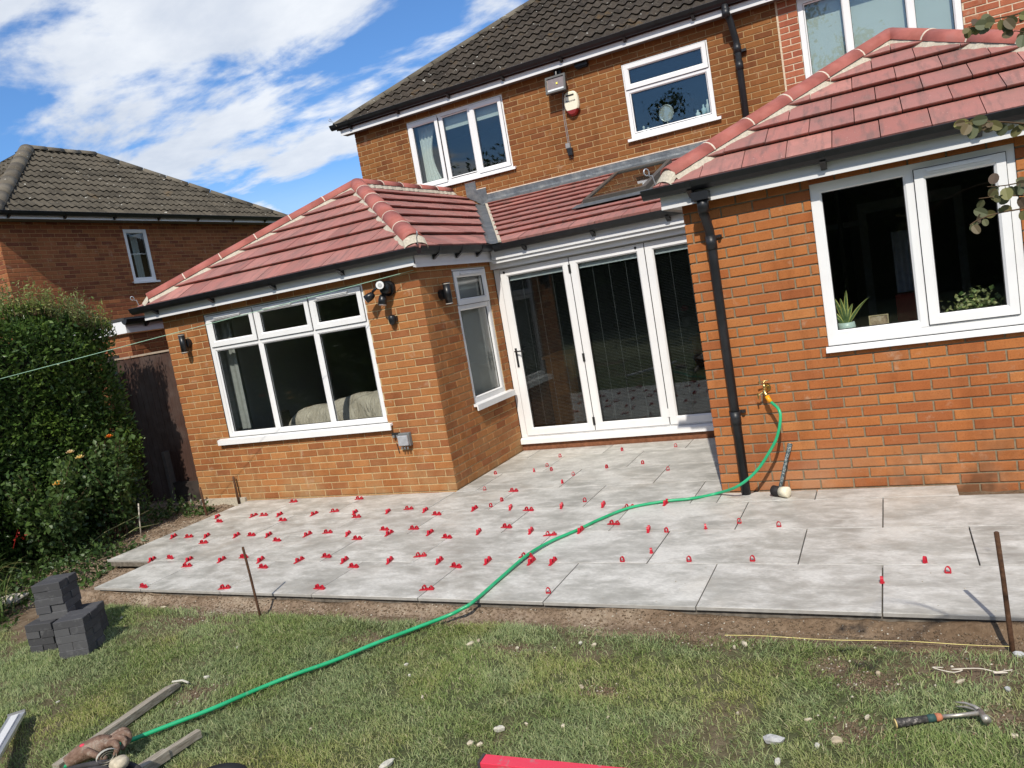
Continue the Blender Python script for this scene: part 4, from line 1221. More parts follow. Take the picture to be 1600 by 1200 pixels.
room(-1.95, -0.1, 4.62, 5.9, 2.6, 4.74, MT['roomd'])
room(0.5, 2.6, 4.62, 6.4, 2.6, 4.74, MT['roomw'])
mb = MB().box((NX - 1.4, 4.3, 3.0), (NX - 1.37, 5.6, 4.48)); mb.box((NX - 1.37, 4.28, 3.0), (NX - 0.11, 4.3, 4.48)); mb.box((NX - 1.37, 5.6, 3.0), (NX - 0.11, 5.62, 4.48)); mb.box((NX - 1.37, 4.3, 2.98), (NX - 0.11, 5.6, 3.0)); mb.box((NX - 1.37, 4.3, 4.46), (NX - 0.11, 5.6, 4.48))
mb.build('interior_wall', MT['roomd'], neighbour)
MB().box((-6.12, 1.15, 0.10), (-5.97, 1.2, 2.255)).build('interior_wall', MT['roomw'], house)

def cloth(name, mat, x0, x1, y, z0, z1, folds, amp, owner=None, along='x', taper=0.0, **props):
    mb = MB(); N = folds * 8; M_ = 10
    for j in range(M_ + 1):
        tj = j / M_
        for i in range(N + 1):
            t = i / N
            w = 1 - taper * math.sin(PI * min(1, tj * 1.0)) * 0.6
            x = x0 + (x1 - x0) * (0.0 + t * w)
            yy = y + amp * math.sin(t * folds * 2 * PI + 0.4 * math.sin(3 * tj)) * (0.5 + 0.5 * tj)
            p = (x, yy, z1 - (z1 - z0) * tj) if along == 'x' else (yy, x, z1 - (z1 - z0) * tj)
            mb.v.append(p)
    for j in range(M_):
        for i in range(N):
            a = j * (N + 1) + i; mb.f.append([a, a + 1, a + N + 2, a + N + 1]); mb.mi.append(0)
    o = mb.build(name, mat, owner, smooth=True, fixn=False)
    for k, v in props.items(): o[k] = v
    return o
MT['voile'] = simple('white_voile', (0.72, 0.74, 0.74), 0.9, 0.1, var=0.04)
MT['blind'] = simple('pale_blind', (0.62, 0.66, 0.66), 0.8, 0.1, var=0.03, scale=3)
cloth('curtain', MT['voile'], -4.92, -4.60, 4.66, 3.66, 4.58, 4, 0.02, taper=0.7, label='white voile curtain drawn aside in the left of the three-light upstairs window', category='curtain')
for i, (a, b) in enumerate(((-4.40, -3.95), (-3.86, -3.42))):
    MB().box((a, 4.60, 4.42), (b, 4.606, 4.62)).build('roller_blind', MT['blind'], None, label=('pale roller blind part lowered in the centre pane of the upstairs window', 'pale roller blind part lowered in the right pane of the upstairs window')[i], category='blind', group='upstairs roller blinds')
for i, (a, b) in enumerate(((0.70, 1.19), (1.20, 1.85), (1.86, 2.31))):
    MB().box((a, 4.605 + i * .001, 3.62), (b, 4.612 + i * .001, 4.66)).build('roller_blind', MT['blind'], None, label=('pale blind drawn down behind the left pane above the right hip roof', 'pale blind drawn down behind the centre pane above the right hip roof', 'pale blind drawn down behind the right pane above the right hip roof')[i], category='blind', group='upstairs roller blinds')
cloth('curtain', simple('grey_curtain', (0.33, 0.35, 0.34), 0.9, 0.1), -5.74, -5.44, 0.60, 0.80, 2.14, 3, 0.012, label='pale grey curtain hanging inside the left edge of the wide left window', category='curtain')
cloth('curtain', MT['voile'], 1.38, 1.72, -2.83, 0.78, 2.14, 4, 0.015, along='y', label='pale curtain hanging inside the narrow window beside the folding doors', category='curtain')
cloth('curtain', MT['voile'], 4.98, 5.14, NX - 0.25, 3.36, 4.32, 3, 0.02, along='y', label='pale curtain at the edge of the neighbouring narrow side window', category='curtain')

# sofa with throw
def sofa():
    t = thing('sofa', (-4.1, 1.0, 0.1), 'cream throw draped sofa back behind the wide left window', 'sofa')
    cream = Mat('cream_throw', 0.9, 0.1); n = cream.noise(5, 5, 0.6)
    cream.col(cream.ramp(n, [(0.3, (0.42, 0.38, 0.31)), (0.7, (0.60, 0.56, 0.47))])); cream.bump(cream.noise(7, 5, 0.6, cream.map(cream.pos(), (2.2, 1, 0.6)), dist=1.6), 1.0, 0.05)
    mb = MB(); N, M_ = 40, 14
    x0, x1 = -5.05, -3.05
    for i in range(N + 1):
        s_ = i / N; x = x0 + (x1 - x0) * s_
        top = 0.90 + 0.17 * min(1, s_ * 1.3) + 0.012 * math.sin(s_ * 17) + 0.007 * math.sin(s_ * 41) - 0.10 * max(0, 0.08 - s_) / 0.08
        for j in range(M_ + 1):
            a = PI * j / M_
            y = 0.93 - 0.20 * math.cos(a) + 0.02 * math.sin(s_ * 23 + j)
            z = 0.30 + (top - 0.30) * (math.sin(a) ** 0.32)
            mb.v.append((x + 0.012 * math.sin(j * 2.1 + s_ * 9), y, z))
    for i in range(N):
        for j in range(M_):
            a = i * (M_ + 1) + j; mb.f.append([a, a + 1, a + M_ + 2, a + M_ + 1]); mb.mi.append(0)
    mb.build('throw', cream.m, t, smooth=True, fixn=False)
    MB().box((-5.0, 0.80, 0.12), (-3.1, 1.6, 0.5)).build('seat', MT['roomd'], t)
    band = simple('throw_stripe', (0.26, 0.24, 0.20), 0.9)
    MB().box((-3.3, 1.3, 0.12), (-3.08, 2.0, 0.65)).build('arm', MT['roomd'], t)
sofa()
MB().box((-5.20, 0.72, 0.70), (-5.05, 0.85, 0.93)).build('speaker', MT['dark'], None, label='small black box standing inside the wide left window', category='speaker')
MB().box((-5.22, 0.68, 0.1), (-5.03, 0.88, 0.70)).build('side_table', MT['roomd'], None, label='dark side table under the small black box behind the wide left window', category='table')

# behind the folding doors
wood = Mat('oak_cabinet', 0.5, 0.35)
wood.col(wood.ramp(wood.noise(7, 5, 0.6, wood.map(wood.pos(), (3, 3, 0.3))), [(0.3, (0.20, 0.085, 0.03)), (0.7, (0.32, 0.15, 0.055))]))
wood.b.inputs['Base Color'].default_value = (0.2, 0.1, 0.04, 1)
cab = thing('cabinet', (-2.25, 2.75, 0.09), 'orange oak cabinet seen through the left folding door', 'cabinet')
mb = MB().box((-2.45, 2.5, 0.10), (-2.08, 3.1, 0.98)); mb.build('body', wood.m, cab)
MB().box((-2.48, 2.47, 0.98), (-2.05, 3.13, 1.01)).build('top', wood.m, cab)
for k in range(3):
    MB().box((-2.43, 2.486, 0.16 + k * 0.27), (-2.10, 2.499, 0.40 + k * 0.27)).build('drawer', wood.m, cab)
isl = thing('sideboard', (-0.55, 4.1, 0.09), 'dark sideboard with folded towels seen through the right folding door', 'sideboard')
MB().box((-1.0, 3.9, 0.10), (0.1, 4.4, 0.85)).build('body', wood.m, isl)
MB().box((-1.03, 3.87, 0.85), (0.13, 4.42, 0.89)).build('top', wood.m, isl)
teal = simple('teal_towel', (0.10, 0.28, 0.27), 0.9); cr_ = simple('grey_towel', (0.35, 0.38, 0.37), 0.9)
for k in range(5):
    mb = MB().box((-0.75 + 0.01 * (k % 2), 4.0, 0.892 + k * 0.062), (-0.36, 4.3, 0.892 + k * 0.062 + 0.056))
    mb.build('folded_towel', teal if k % 2 == 0 else cr_, None, bevel=0.02, label='folded towel, %s, behind the right folding door' % ['teal and lowest of its pile', 'grey and second from the bottom', 'teal and in the middle of its pile', 'grey and second from the top', 'teal and topmost of its pile'][k], category='towel', group='towels stacked on the sideboard')
def poinsettia():
    t = thing('potted_flower', (-1.15, 4.35, 1.0), 'red flower in a pale pot seen through the middle folding door', 'potted plant')
    MB().box((-1.35, 4.5, 0.1), (-0.98, 4.56, 1.0)).build('stand', MT['roomd'], t)
    MB().lathe((-1.15, 4.4, 1.0), [(0.05, 0), (0.07, 0.12), (0.066, 0.12)]).build('pot', cr_, t)
    mb = MB()
    for k in range(22):
        a = random.uniform(0, 6.28); e = random.uniform(0.2, 1.3); L = 0.10
        d = Vector((math.cos(a) * math.cos(e), math.sin(a) * math.cos(e), math.sin(e))); s_ = d.cross(Vector((0, 0, 1))).normalized() * 0.03
        c0 = Vector((-1.15, 4.4, 1.2)); mb.add([c0, c0 + d * L * .5 + s_, c0 + d * L, c0 + d * L * .5 - s_], [(0, 1, 2, 3)])
    mb.build('petals', simple('red_petal', (0.55, 0.03, 0.07), 0.6), t, fixn=False)
poinsettia()

# house plants and objects behind the right window
def snake_plant():
    t = thing('snake_plant', (1.02, 0.16, 1.09), 'snake plant in a pale mint pot at the left of the right window', 'house plant')
    MB().lathe((1.022, 0.165, 1.09), [(0.050, 0), (0.060, 0.03), (0.062, 0.07), (0.056, 0.105), (0.050, 0.107), (0.048, 0.09)], 24).build('pot', simple('mint_glaze', (0.50, 0.66, 0.62), 0.35, 0.5, var=0.03), t, smooth=True)
    lm = Mat('snake_leaf', 0.4, 0.4)
    x = lm.n.new('ShaderNodeAttribute'); x.attribute_name = 'edge'
    lm.col(lm.mix(lm.ramp(x.outputs['Fac'], [(0.55, 0.0), (0.75, 1.0)]), lm.ramp(lm.noise(40, 3), [(0.4, (0.05, 0.10, 0.03)), (0.6, (0.12, 0.18, 0.07))]), (0.50, 0.52, 0.16)))
    for k, (dx, dy, h, b) in enumerate(((-0.15, 0.0, 0.18, 0.06), (-0.17, -0.02, 0.13, 0.08), (-0.07, 0.02, 0.22, 0.02), (-0.02, 0.0, 0.19, 0.0), (0.02, 0.02, 0.24, -0.01), (0.15, 0.0, 0.17, 0.05), (0.05, 0.02, 0.14, 0.0))):
        base = Vector((1.022 + dx * 0.12, 0.165, 1.185)); tip = base + Vector((dx, dy, h)); mid = base + Vector((dx * 0.38, dy * .3, h * 0.62))
        mb = MB(); ed = []
        N = 10
        for i in range(N + 1):
            s_ = i / N; c0 = base * (1 - s_) ** 2 + mid * 2 * s_ * (1 - s_) + tip * s_ ** 2
            w = 0.015 * (1 - s_) ** 0.5 * (0.6 + 1.2 * min(1, s_ * 3) * 0.6) if s_ < 1 else 0.0005
            for q, off in ((-1, 0.004), (-0.6, 0.0), (0, -0.003), (0.6, 0.0), (1, 0.004)):
                mb.v.append(tuple(c0 + Vector((q * w, off, 0)))); ed.append(abs(q))
            if i:
                b0 = (i - 1) * 5
                for a in range(4): mb.f.append([b0 + a, b0 + a + 1, b0 + 5 + a + 1, b0 + 5 + a]); mb.mi.append(0)
        o = mb.build('leaf', lm.m, t, smooth=True, fixn=False)
        at = o.data.attributes.new('edge', 'FLOAT', 'POINT'); at.data.foreach_set('value', ed)
snake_plant()
def photo_frame():
    t = thing('photo_frame', (1.23, 0.16, 1.09), 'small leaning gilt photo frame beside the snake plant', 'photo frame')
    M_ = Matrix.Translation((1.235, 0.17, 1.155)) @ Euler((math.radians(-14), 0, math.radians(-4)), 'XYZ').to_matrix().to_4x4()
    mb = MB()
    g = simple('gilt_frame', (0.40, 0.33, 0.18), 0.35, 0.5, 0.5)
    for x, z, a, b in ((-0.06, 0, 0.008, 0.13), (0.06, 0, 0.008, 0.13), (0, 0.061, 0.112, 0.008), (0, -0.061, 0.112, 0.008)):
        mb.obox(M_ @ Matrix.Translation((x, 0, z)), a, 0.012, b)
    mb.build('frame', g, t)
    pm = Mat('faded_picture', 0.4, 0.4); pm.col(pm.ramp(pm.noise(16, 3), [(0.35, (0.14, 0.09, 0.05)), (0.5, (0.34, 0.26, 0.16)), (0.65, (0.46, 0.40, 0.30))]))
    mb = MB().obox(M_, 0.112, 0.004, 0.114); mb.build('picture', pm.m, t)
photo_frame()
MB().box((1.36, 1.12, 1.0), (1.60, 1.3, 1.27)).build('red_box', simple('red_card', (0.20, 0.03, 0.02), 0.6), None, label='red box on the worktop behind the photo frame', category='box')
MB().box((0.25, 0.50, 0.10), (2.9, 1.05, 1.0)).build('worktop', simple('dark_worktop', (0.05, 0.05, 0.055), 0.3, 0.4), None, label='dark worktop unit behind the right window', category='worktop')
MT['doorfr'] = simple('interior_door_frame', (0.50, 0.52, 0.56), 0.6)
mb = MB()
for (a, b) in ((1.12, 1.19), (1.93, 2.0)): mb.box((a, 2.45, 0.1), (b, 2.5, 2.1))
mb.box((1.19, 2.45, 2.0), (1.93, 2.5, 2.1)); mb.box((0.75, 2.46, 0.1), (0.80, 2.5, 1.95)); mb.box((0.80, 2.46, 1.90), (1.115, 2.5, 1.95))
mb.build('interior_door_frame', MT['doorfr'], house)
cloth('tea_towel', simple('blue_grey_cloth', (0.32, 0.35, 0.42), 0.9), 1.38, 1.62, 1.25, 1.28, 1.78, 3, 0.02, label='blue grey cloth hanging in the room behind the photo frame', category='towel')
MB().box((0.62, 0.101, 1.062), (2.3, 0.30, 1.090)).build('window_board', simple('grey_board', (0.10, 0.10, 0.11), 0.35), house)
def leaves_from(centres, dirs, size, jit=0.3, aspect=0.5, fold=0.25, droop=0.0, tipshape=True, rnd=rng):
    """numpy: folded rhombic leaves. returns verts (N*4,3), faces"""
    N = len(centres)
    d = dirs / np.linalg.norm(dirs, axis=1, keepdims=True)
    r = rnd.normal(size=(N, 3)); s_ = np.cross(d, r); s_ /= np.linalg.norm(s_, axis=1, keepdims=True) + 1e-9
    nrm = np.cross(s_, d)
    sz = size * rnd.uniform(1 - jit, 1 + jit, (N, 1)) if np.isscalar(size) else size[:, None]
    a = centres; b = centres + d * sz * 0.5 + s_ * sz * aspect * 0.5 + nrm * sz * fold * 0.3
    c_ = centres + d * sz; e = centres + d * sz * 0.5 - s_ * sz * aspect * 0.5 + nrm * sz * fold * 0.3
    V = np.stack([a, b, c_, e], 1).reshape(-1, 3)
    idx = np.arange(N)[:, None] * 4
    Fc = np.concatenate([idx + np.array([[0, 1, 2]]), idx + np.array([[0, 2, 3]])], 1).reshape(-1, 3)
    return V, Fc
def np_mesh(name, V, Fc, mat, parent=None, **props):
    org = np.array([(V[:, 0].min() + V[:, 0].max()) / 2, (V[:, 1].min() + V[:, 1].max()) / 2, V[:, 2].min()])
    me = bpy.data.meshes.new(name)
    k = Fc.shape[1]
    me.vertices.add(len(V)); me.vertices.foreach_set('co', (V - org).astype(np.float32).ravel())
    me.loops.add(Fc.size); me.loops.foreach_set('vertex_index', Fc.astype(np.int32).ravel())
    me.polygons.add(len(Fc)); me.polygons.foreach_set('loop_start', np.arange(0, Fc.size, k, dtype=np.int32))
    me.polygons.foreach_set('loop_total', np.full(len(Fc), k, dtype=np.int32))
    me.update(calc_edges=True); me.validate()
    me.materials.append(mat)
    o = bpy.data.objects.new(name, me); sc.collection.objects.link(o)
    o.location = Vector(org) - wloc(parent)
    if parent: o.parent = parent
    WL[o.name] = Vector(org)
    for a, b in props.items(): o[a] = b
    return o
def ivy():
    t = thing('ivy_plant', (1.80, 0.18, 1.09), 'variegated trailing ivy in a bowl at the right of the right window', 'house plant')
    MB().lathe((1.86, 0.19, 1.09), [(0.04, 0), (0.06, 0.05), (0.055, 0.05)]).build('bowl', MT['dark'], t)
    N = 260
    c0 = np.stack([rng.normal(1.83, 0.085, N), rng.uniform(0.13, 0.26, N), 1.15 + np.abs(rng.normal(0, 0.055, N)) + 0.05 * rng.random(N)], 1)
    c0[:, 2] -= np.clip((1.76 - c0[:, 0]) * 0.5, 0, 0.05)
    V, Fc = leaves_from(c0, rng.normal(size=(N, 3)) * [1, 1, 0.6] + [0, -0.5, 0.1], 0.034, aspect=0.95)
    np_mesh('foliage', V, Fc, leaf_mat('variegated_leaf', [(0.10, 0.20, 0.07), (0.35, 0.42, 0.20), (0.55, 0.58, 0.35), (0.12, 0.22, 0.08)], patch=40), t)
ivy()
# bathroom window objects
def mirror():
    t = thing('round_mirror', (-1.10, 4.66, 3.66), 'round shaving mirror on a stand behind the bathroom window', 'mirror')
    mb = MB(); Mx = Matrix.Rotation(PI / 2, 4, 'X')
    N = 28; c0 = Vector((-1.09, 4.68, 3.84))
    mb.tube([c0 + Vector((math.cos(2 * PI * k / N) * 0.095, 0, math.sin(2 * PI * k / N) * 0.105)) for k in range(N + 1)], 0.008, 8)
    mb.tube([(-1.09, 4.68, 3.735), (-1.09, 4.68, 3.665)], 0.006, 8); mb.lathe((-1.09, 4.68, 3.655), [(0.05, 0), (0.045, 0.01), (0.01, 0.015)])
    mb.build('stand', MT['galv'], t, smooth=True)
    mb = MB(); mb.add([c0] + [c0 + Vector((math.cos(2 * PI * k / N) * 0.092, 0, math.sin(2 * PI * k / N) * 0.102)) for k in range(N)], [(0, k + 1, (k + 1) % N + 1) for k in range(N)])
    mb.build('glass', simple('mirror_back', (0.62, 0.58, 0.50), 0.25, 0.5, 0.6), t, fixn=False)
mirror()
MB().box((-1.6, 4.61, 3.62), (-0.38, 4.80, 3.655)).build('window_board', MT['room'], house)
for k, (x, h, lab) in enumerate(((-1.42, 0.10, 'small pale ornament at the left end of the bathroom sill'), (-1.36, 0.07, 'low pale ornament just left of the round mirror'))):
    MB().lathe((x, 4.68, 3.655), [(0.02, 0), (0.025, h * .4), (0.008, h * .6), (0.02, h * .8), (0.004, h)]).build('ornament', MT['blind'], None, smooth=True, label=lab, category='ornament')
for k, (x, h, col, lab) in enumerate(((-0.60, 0.17, (0.45, 0.60, 0.66), 'pale blue toiletry bottle by the right end of the bathroom sill'), (-0.54, 0.22, (0.62, 0.68, 0.70), 'taller white toiletry bottle by the right end of the bathroom sill'), (-0.68, 0.12, (0.60, 0.68, 0.70), 'short white tub beside the toiletry bottles'))):
    MB().lathe((x, 4.68, 3.655), [(0.03, 0), (0.03, h * .7), (0.012, h * .8), (0.012, h), (0.006, h)]).build('bottle', simple('bottle_%s' % 'abc'[k], col, 0.4), None, smooth=True, label=lab, category='bottle')


# ================================================================== WALL FITTINGS
def updown(loc, n, label):
    x, y, z = loc; n = Vector((*n, 0)); t = thing('wall_lamp', (x, y, z - 0.1), label, 'wall lamp', 'black up-and-down wall lamps')
    c0 = Vector((x, y, z)) + n * 0.085
    MB().tube([c0 - Vector((0, 0, 0.095)), c0 + Vector((0, 0, 0.095))], 0.037, 20).build('body', MT['black'], t, smooth=True)
    for s_ in (-1, 1):
        MB().tube([c0 + Vector((0, 0, s_ * 0.0955)), c0 + Vector((0, 0, s_ * 0.103))], 0.0385, 20).build('lens', simple('lamp_lens', (0.45, 0.42, 0.38), 0.2, 0.5), t)
        MB().tube([c0 + Vector((0, 0, s_ * 0.1035)), c0 + Vector((0, 0, s_ * 0.112))], 0.037, 20).build('cap', MT['black'], t)
    MB().tube([Vector((x, y, z)) + n * 0.002, Vector((x, y, z)) + n * 0.05], 0.052, 20).build('backplate', MT['black'], t)
updown((-5.90, YE, 1.892), (0, -1), 'black up-and-down wall lamp left of the wide left window')
updown((XE, 0.735, 1.925), (1, 0), 'black up-and-down wall lamp on the narrow return wall beside its window')

def twin_spot():
    x, y, z = -3.075, YE, 2.055
    t = thing('security_light', (x, y, z - 0.1), 'black twin head security light high on the wall right of the wide left window', 'security light')
    MB().tube([(x + 0.055, y - 0.002, z + 0.015), (x + 0.055, y - 0.035, z + 0.015)], 0.075, 20).build('backplate', MT['black'], t, smooth=False)
    MB().lathe((x + 0.05, y - 0.06, z + 0.015), [(0.045, -0.05), (0.06, -0.02), (0.06, 0.03), (0.04, 0.055)], 16).build('housing', MT['black'], t, smooth=True)
    def head(c0, d, r=0.042, L=0.10, lens=False, nm='head'):
        d = Vector(d).normalized(); c0 = Vector(c0)
        h = MB().tube([c0 - d * L * 0.5, c0 - d * L * 0.35, c0, c0 + d * L * 0.5], [r * 0.45, r * 0.8, r, r * 1.02], 18).build(nm, MT['black'], t, smooth=True)
        if lens:
            MB().tube([c0 + d * (L * 0.5 + 0.001), c0 + d * (L * 0.5 + 0.006)], r * 0.86, 18).build('lens', MT['white'], h)
            MB().tube([c0 + d * (L * 0.5 + 0.0065), c0 + d * (L * 0.5 + 0.010)], r * 0.45, 18).build('bulb', simple('grey_lens', (0.45, 0.45, 0.45), 0.2), h)
        else:
            MB().tube([c0 + d * (L * 0.5 + 0.001), c0 + d * (L * 0.5 + 0.004)], r * 0.9, 18).build('lens', simple('pale_lens', (0.55, 0.56, 0.58), 0.2), h)
    head((x + 0.055, y - 0.135, z + 0.055), (0.45, -0.9, -0.02), 0.045, 0.10, True)
    head((x - 0.10, y - 0.13, z - 0.035), (-0.75, -0.45, -0.45), 0.040, 0.10)
    head((x + 0.02, y - 0.10, z - 0.085), (-0.05, -0.25, -1.0), 0.042, 0.10, False, 'sensor')
    MB().tube([(x + 0.03, y - 0.07, z + 0.03), (x - 0.03, y - 0.10, z + 0.035), (x - 0.07, y - 0.12, z + 0.005)], 0.014, 8).build('arm', MT['black'], t, smooth=True)
twin_spot()
def small_sensor():
    x, y, z = -3.03, YE, 1.765
    t = thing('sensor', (x, y, z - 0.05), 'small black sensor on the wall below the twin head security light', 'sensor')
    MB().lathe((x, y - 0.04, z), [(0.018, -0.055), (0.033, -0.035), (0.038, 0.0), (0.036, 0.03), (0.024, 0.045)], 14).build('body', MT['black'], t, smooth=True)
    MB().box((x - 0.005, y - 0.03, z - 0.02), (x + 0.045, y - 0.001, z + 0.03)).build('bracket', MT['black'], t)
small_sensor()
def socket():
    x, y, z = -3.150, YE, 0.560
    t = thing('outdoor_socket', (x, y, z - 0.08), 'grey weatherproof socket box on the brickwork below the wide left window sill', 'socket')
    g = simple('grey_plastic', (0.16, 0.17, 0.17), 0.4, 0.4); cl = simple('smoky_cover', (0.36, 0.37, 0.39), 0.15, 0.6)
    MB().box((x - 0.065, y - 0.05, z - 0.065), (x + 0.065, y - 0.001, z + 0.07)).build('box', g, t, bevel=0.006)
    MB().box((x - 0.060, y - 0.082, z - 0.055), (x + 0.060, y - 0.0505, z + 0.05)).build('cover', cl, t, bevel=0.010)
    for k in (-0.035, 0.0, 0.035):
        MB().tube([(x + k, y - 0.06, z - 0.068), (x + k, y - 0.06, z - 0.092)], 0.009, 8).build('cable_gland', g, t)
    mb = MB().box((x - 0.155, y - 0.03, z + 0.045), (x - 0.066, y - 0.002, z + 0.075)); mb.build('hinge_bar', MT['dark'], t)
    for k in (-0.14, -0.095): MB().box((x + k, y - 0.04, z + 0.030), (x + k + 0.022, y - 0.012, z + 0.055)).build('screw', MT['galv'], t)
    MB().tube([(x - 0.13, y - 0.006, z - 0.035), (x - 0.115, y - 0.008, z - 0.14)], 0.0045, 6).build('cable', MT['dark'], None, label='short black cable end poking from the wall beside the grey socket box', category='cable')
socket()
for k, (x, z) in enumerate(((-5.23, 0.16), (-4.55, 0.12), (-3.83, 0.10), (-3.22, 0.10))):
    pass
def flood():
    x, y, z = -2.445, 4.5, 4.53
    t = thing('floodlight', (x, y, z), 'grey framed floodlight under the main eaves', 'floodlight')
    M_ = Matrix.Translation((x, y - 0.17, z)) @ Euler((math.radians(-14), 0, 0), 'XYZ').to_matrix().to_4x4()
    fr = simple('floodlight_grey', (0.10, 0.10, 0.095), 0.5, 0.4)
    MB().obox(M_ @ Matrix.Translation((0, 0.05, 0)), 0.24, 0.09, 0.19).build('housing', MT['black'], t)
    mb = MB()
    for a, b, c_, d in ((-0.135, 0, 0.025, 0.235), (0.135, 0, 0.025, 0.235), (0, 0.105, 0.245, 0.025), (0, -0.105, 0.245, 0.025)): mb.obox(M_ @ Matrix.Translation((a, 0, b)), c_, 0.03, d)
    mb.build('frame', fr, t)
    MB().obox(M_ @ Matrix.Translation((0, 0.003, 0)), 0.245, 0.006, 0.185).build('reflector', simple('reflector', (0.30, 0.24, 0.21), 0.25, 0.5, 0.4), t)
    MB().obox(M_ @ Matrix.Translation((0.02, -0.006, 0.005)), 0.022, 0.008, 0.026).build('bulb', simple('led_chip', (0.80, 0.70, 0.12), 0.4), t)
    MB().obox(M_ @ Matrix.Translation((0, -0.006, -0.078)), 0.235, 0.008, 0.022).build('glass_edge', simple('pale_edge', (0.70, 0.72, 0.72), 0.3), t)
    mb = MB(); mb.tube([(x + 0.01, 4.5, z + 0.165), (x + 0.01, y - 0.12, z + 0.165), (x + 0.01, y - 0.13, z + 0.12)], 0.016, 8); mb.box((x - 0.04, 4.44, z + 0.13), (x + 0.06, 4.499, z + 0.21)); mb.build('bracket', MT['black'], t)
    mb = MB(); mb.tube([(x + 0.02, 4.493, z - 0.10), (x - 0.02, 4.493, z - 0.40), (x - 0.015, 4.493, z - 0.82)], 0.0045, 6); mb.tube([(x + 0.04, 4.493, z - 0.10), (x + 0.002, 4.493, z - 0.40), (x + 0.005, 4.493, z - 0.82)], 0.0045, 6)
    mb.build('cable', simple('cable_grey', (0.25, 0.25, 0.25), 0.6), None, label='pair of grey cables running down the wall from the floodlight', category='cable')
    t2 = thing('plug_box', (x - 0.01, 4.5, 3.60), 'small grey connector box with black plug at the bottom of the grey cables', 'connector')
    MB().box((x - 0.045, 4.45, 3.68), (x + 0.02, 4.499, 3.75)).build('box', simple('cable_grey', (0.25, 0.25, 0.25), 0.6), t2, bevel=0.006)
    MB().box((x - 0.025, 4.44, 3.575), (x + 0.045, 4.498, 3.679)).build('plug', MT['black'], t2, bevel=0.008)
    for k in (-0.005, 0.025): MB().tube([(x + k, 4.47, 3.575), (x + k + 0.003, 4.47, 3.53)], 0.005, 6).build('pin', MT['black'], t2)
flood()
def alarm():
    x, y, z = -2.305, 4.5, 4.25
    t = thing('alarm_box', (x, y, z - 0.17), 'cream burglar alarm box with a red base below the floodlight', 'alarm box')
    cream = simple('alarm_cream', (0.78, 0.74, 0.58), 0.4, 0.4, var=0.03); red = simple('alarm_red', (0.22, 0.015, 0.01), 0.25, 0.5)
    def outline(s_, y_, z0, z1):
        pts = []
        for k in range(29):
            a = 2 * PI * k / 28
            X = math.cos(a); Z = math.sin(a)
            hw = 0.105 * (1.0 if Z > 0 else (1 - 0.42 * (-Z) ** 1.6))
            pts.append((x + s_ * hw * (abs(X) ** 0.55) * (1 if X > 0 else -1), y_, z + s_ * 0.165 * (abs(Z) ** 0.75) * (1 if Z > 0 else -1)))
        return pts[:-1]
    def shell(f, mat, nm):
        A_ = outline(1.0, y - 0.002, 0, 0); B_ = outline(1.0, y - 0.05, 0, 0); C_ = outline(0.86, y - 0.07, 0, 0)
        cl = lambda pts: [(p[0], p[1], f(p[2])) for p in pts]
        A_, B_, C_ = cl(A_), cl(B_), cl(C_); n = len(A_); mb = MB()
        mb.add(A_ + B_ + C_, [[i, (i + 1) % n, n + (i + 1) % n, n + i] for i in range(n)] + [[n + i, n + (i + 1) % n, 2 * n + (i + 1) % n, 2 * n + i] for i in range(n)] + [[2 * n + i for i in range(n)]])
        return mb.build(nm, mat, t, fixn=True)
    zc_ = z - 0.085
    shell(lambda q: max(q, zc_), cream, 'cover'); shell(lambda q: min(q, zc_ - 0.002), red, 'lens')
    MB().box((x - 0.058, y - 0.074, z + 0.098), (x + 0.058, y - 0.0705, z + 0.118)).build('slot', MT['dark'], t)
    def text(body, size, loc, mat, nm='lettering', rot=(PI / 2, 0, 0), parent=None):
        cu = bpy.data.curves.new(nm, 'FONT'); cu.body = body; cu.size = size; cu.extrude = 0.0008; cu.align_x = 'CENTER'; cu.align_y = 'CENTER'
        cu.materials.append(mat); o = bpy.data.objects.new(nm, cu); sc.collection.objects.link(o)
        o.location = Vector(loc) - wloc(parent); o.rotation_euler = rot
        if parent: o.parent = parent
        bpy.context.view_layer.update()
        me = bpy.data.meshes.new_from_object(o); q = bpy.data.objects.new(nm, me); sc.collection.objects.link(q)
        q.location = o.location; q.rotation_euler = o.rotation_euler; q.parent = parent
        bpy.data.objects.remove(o)
        return q
    text('Response', 0.036, (x, y - 0.0718, z + 0.035), simple('dark_blue_print', (0.02, 0.02, 0.05), 0.5), parent=t)
alarm()
t = thing('wall_vent', (-2.06, 4.5, 4.68), 'black box vent on the brickwork under the main eaves right of the floodlight', 'vent')
MB().box((-2.17, 4.42, 4.690), (-1.99, 4.499, 4.738)).build('hood', MT['black'], t)
MB().box((-2.16, 4.44, 4.672), (-2.0, 4.498, 4.689)).build('grille', MT['dark'], t)

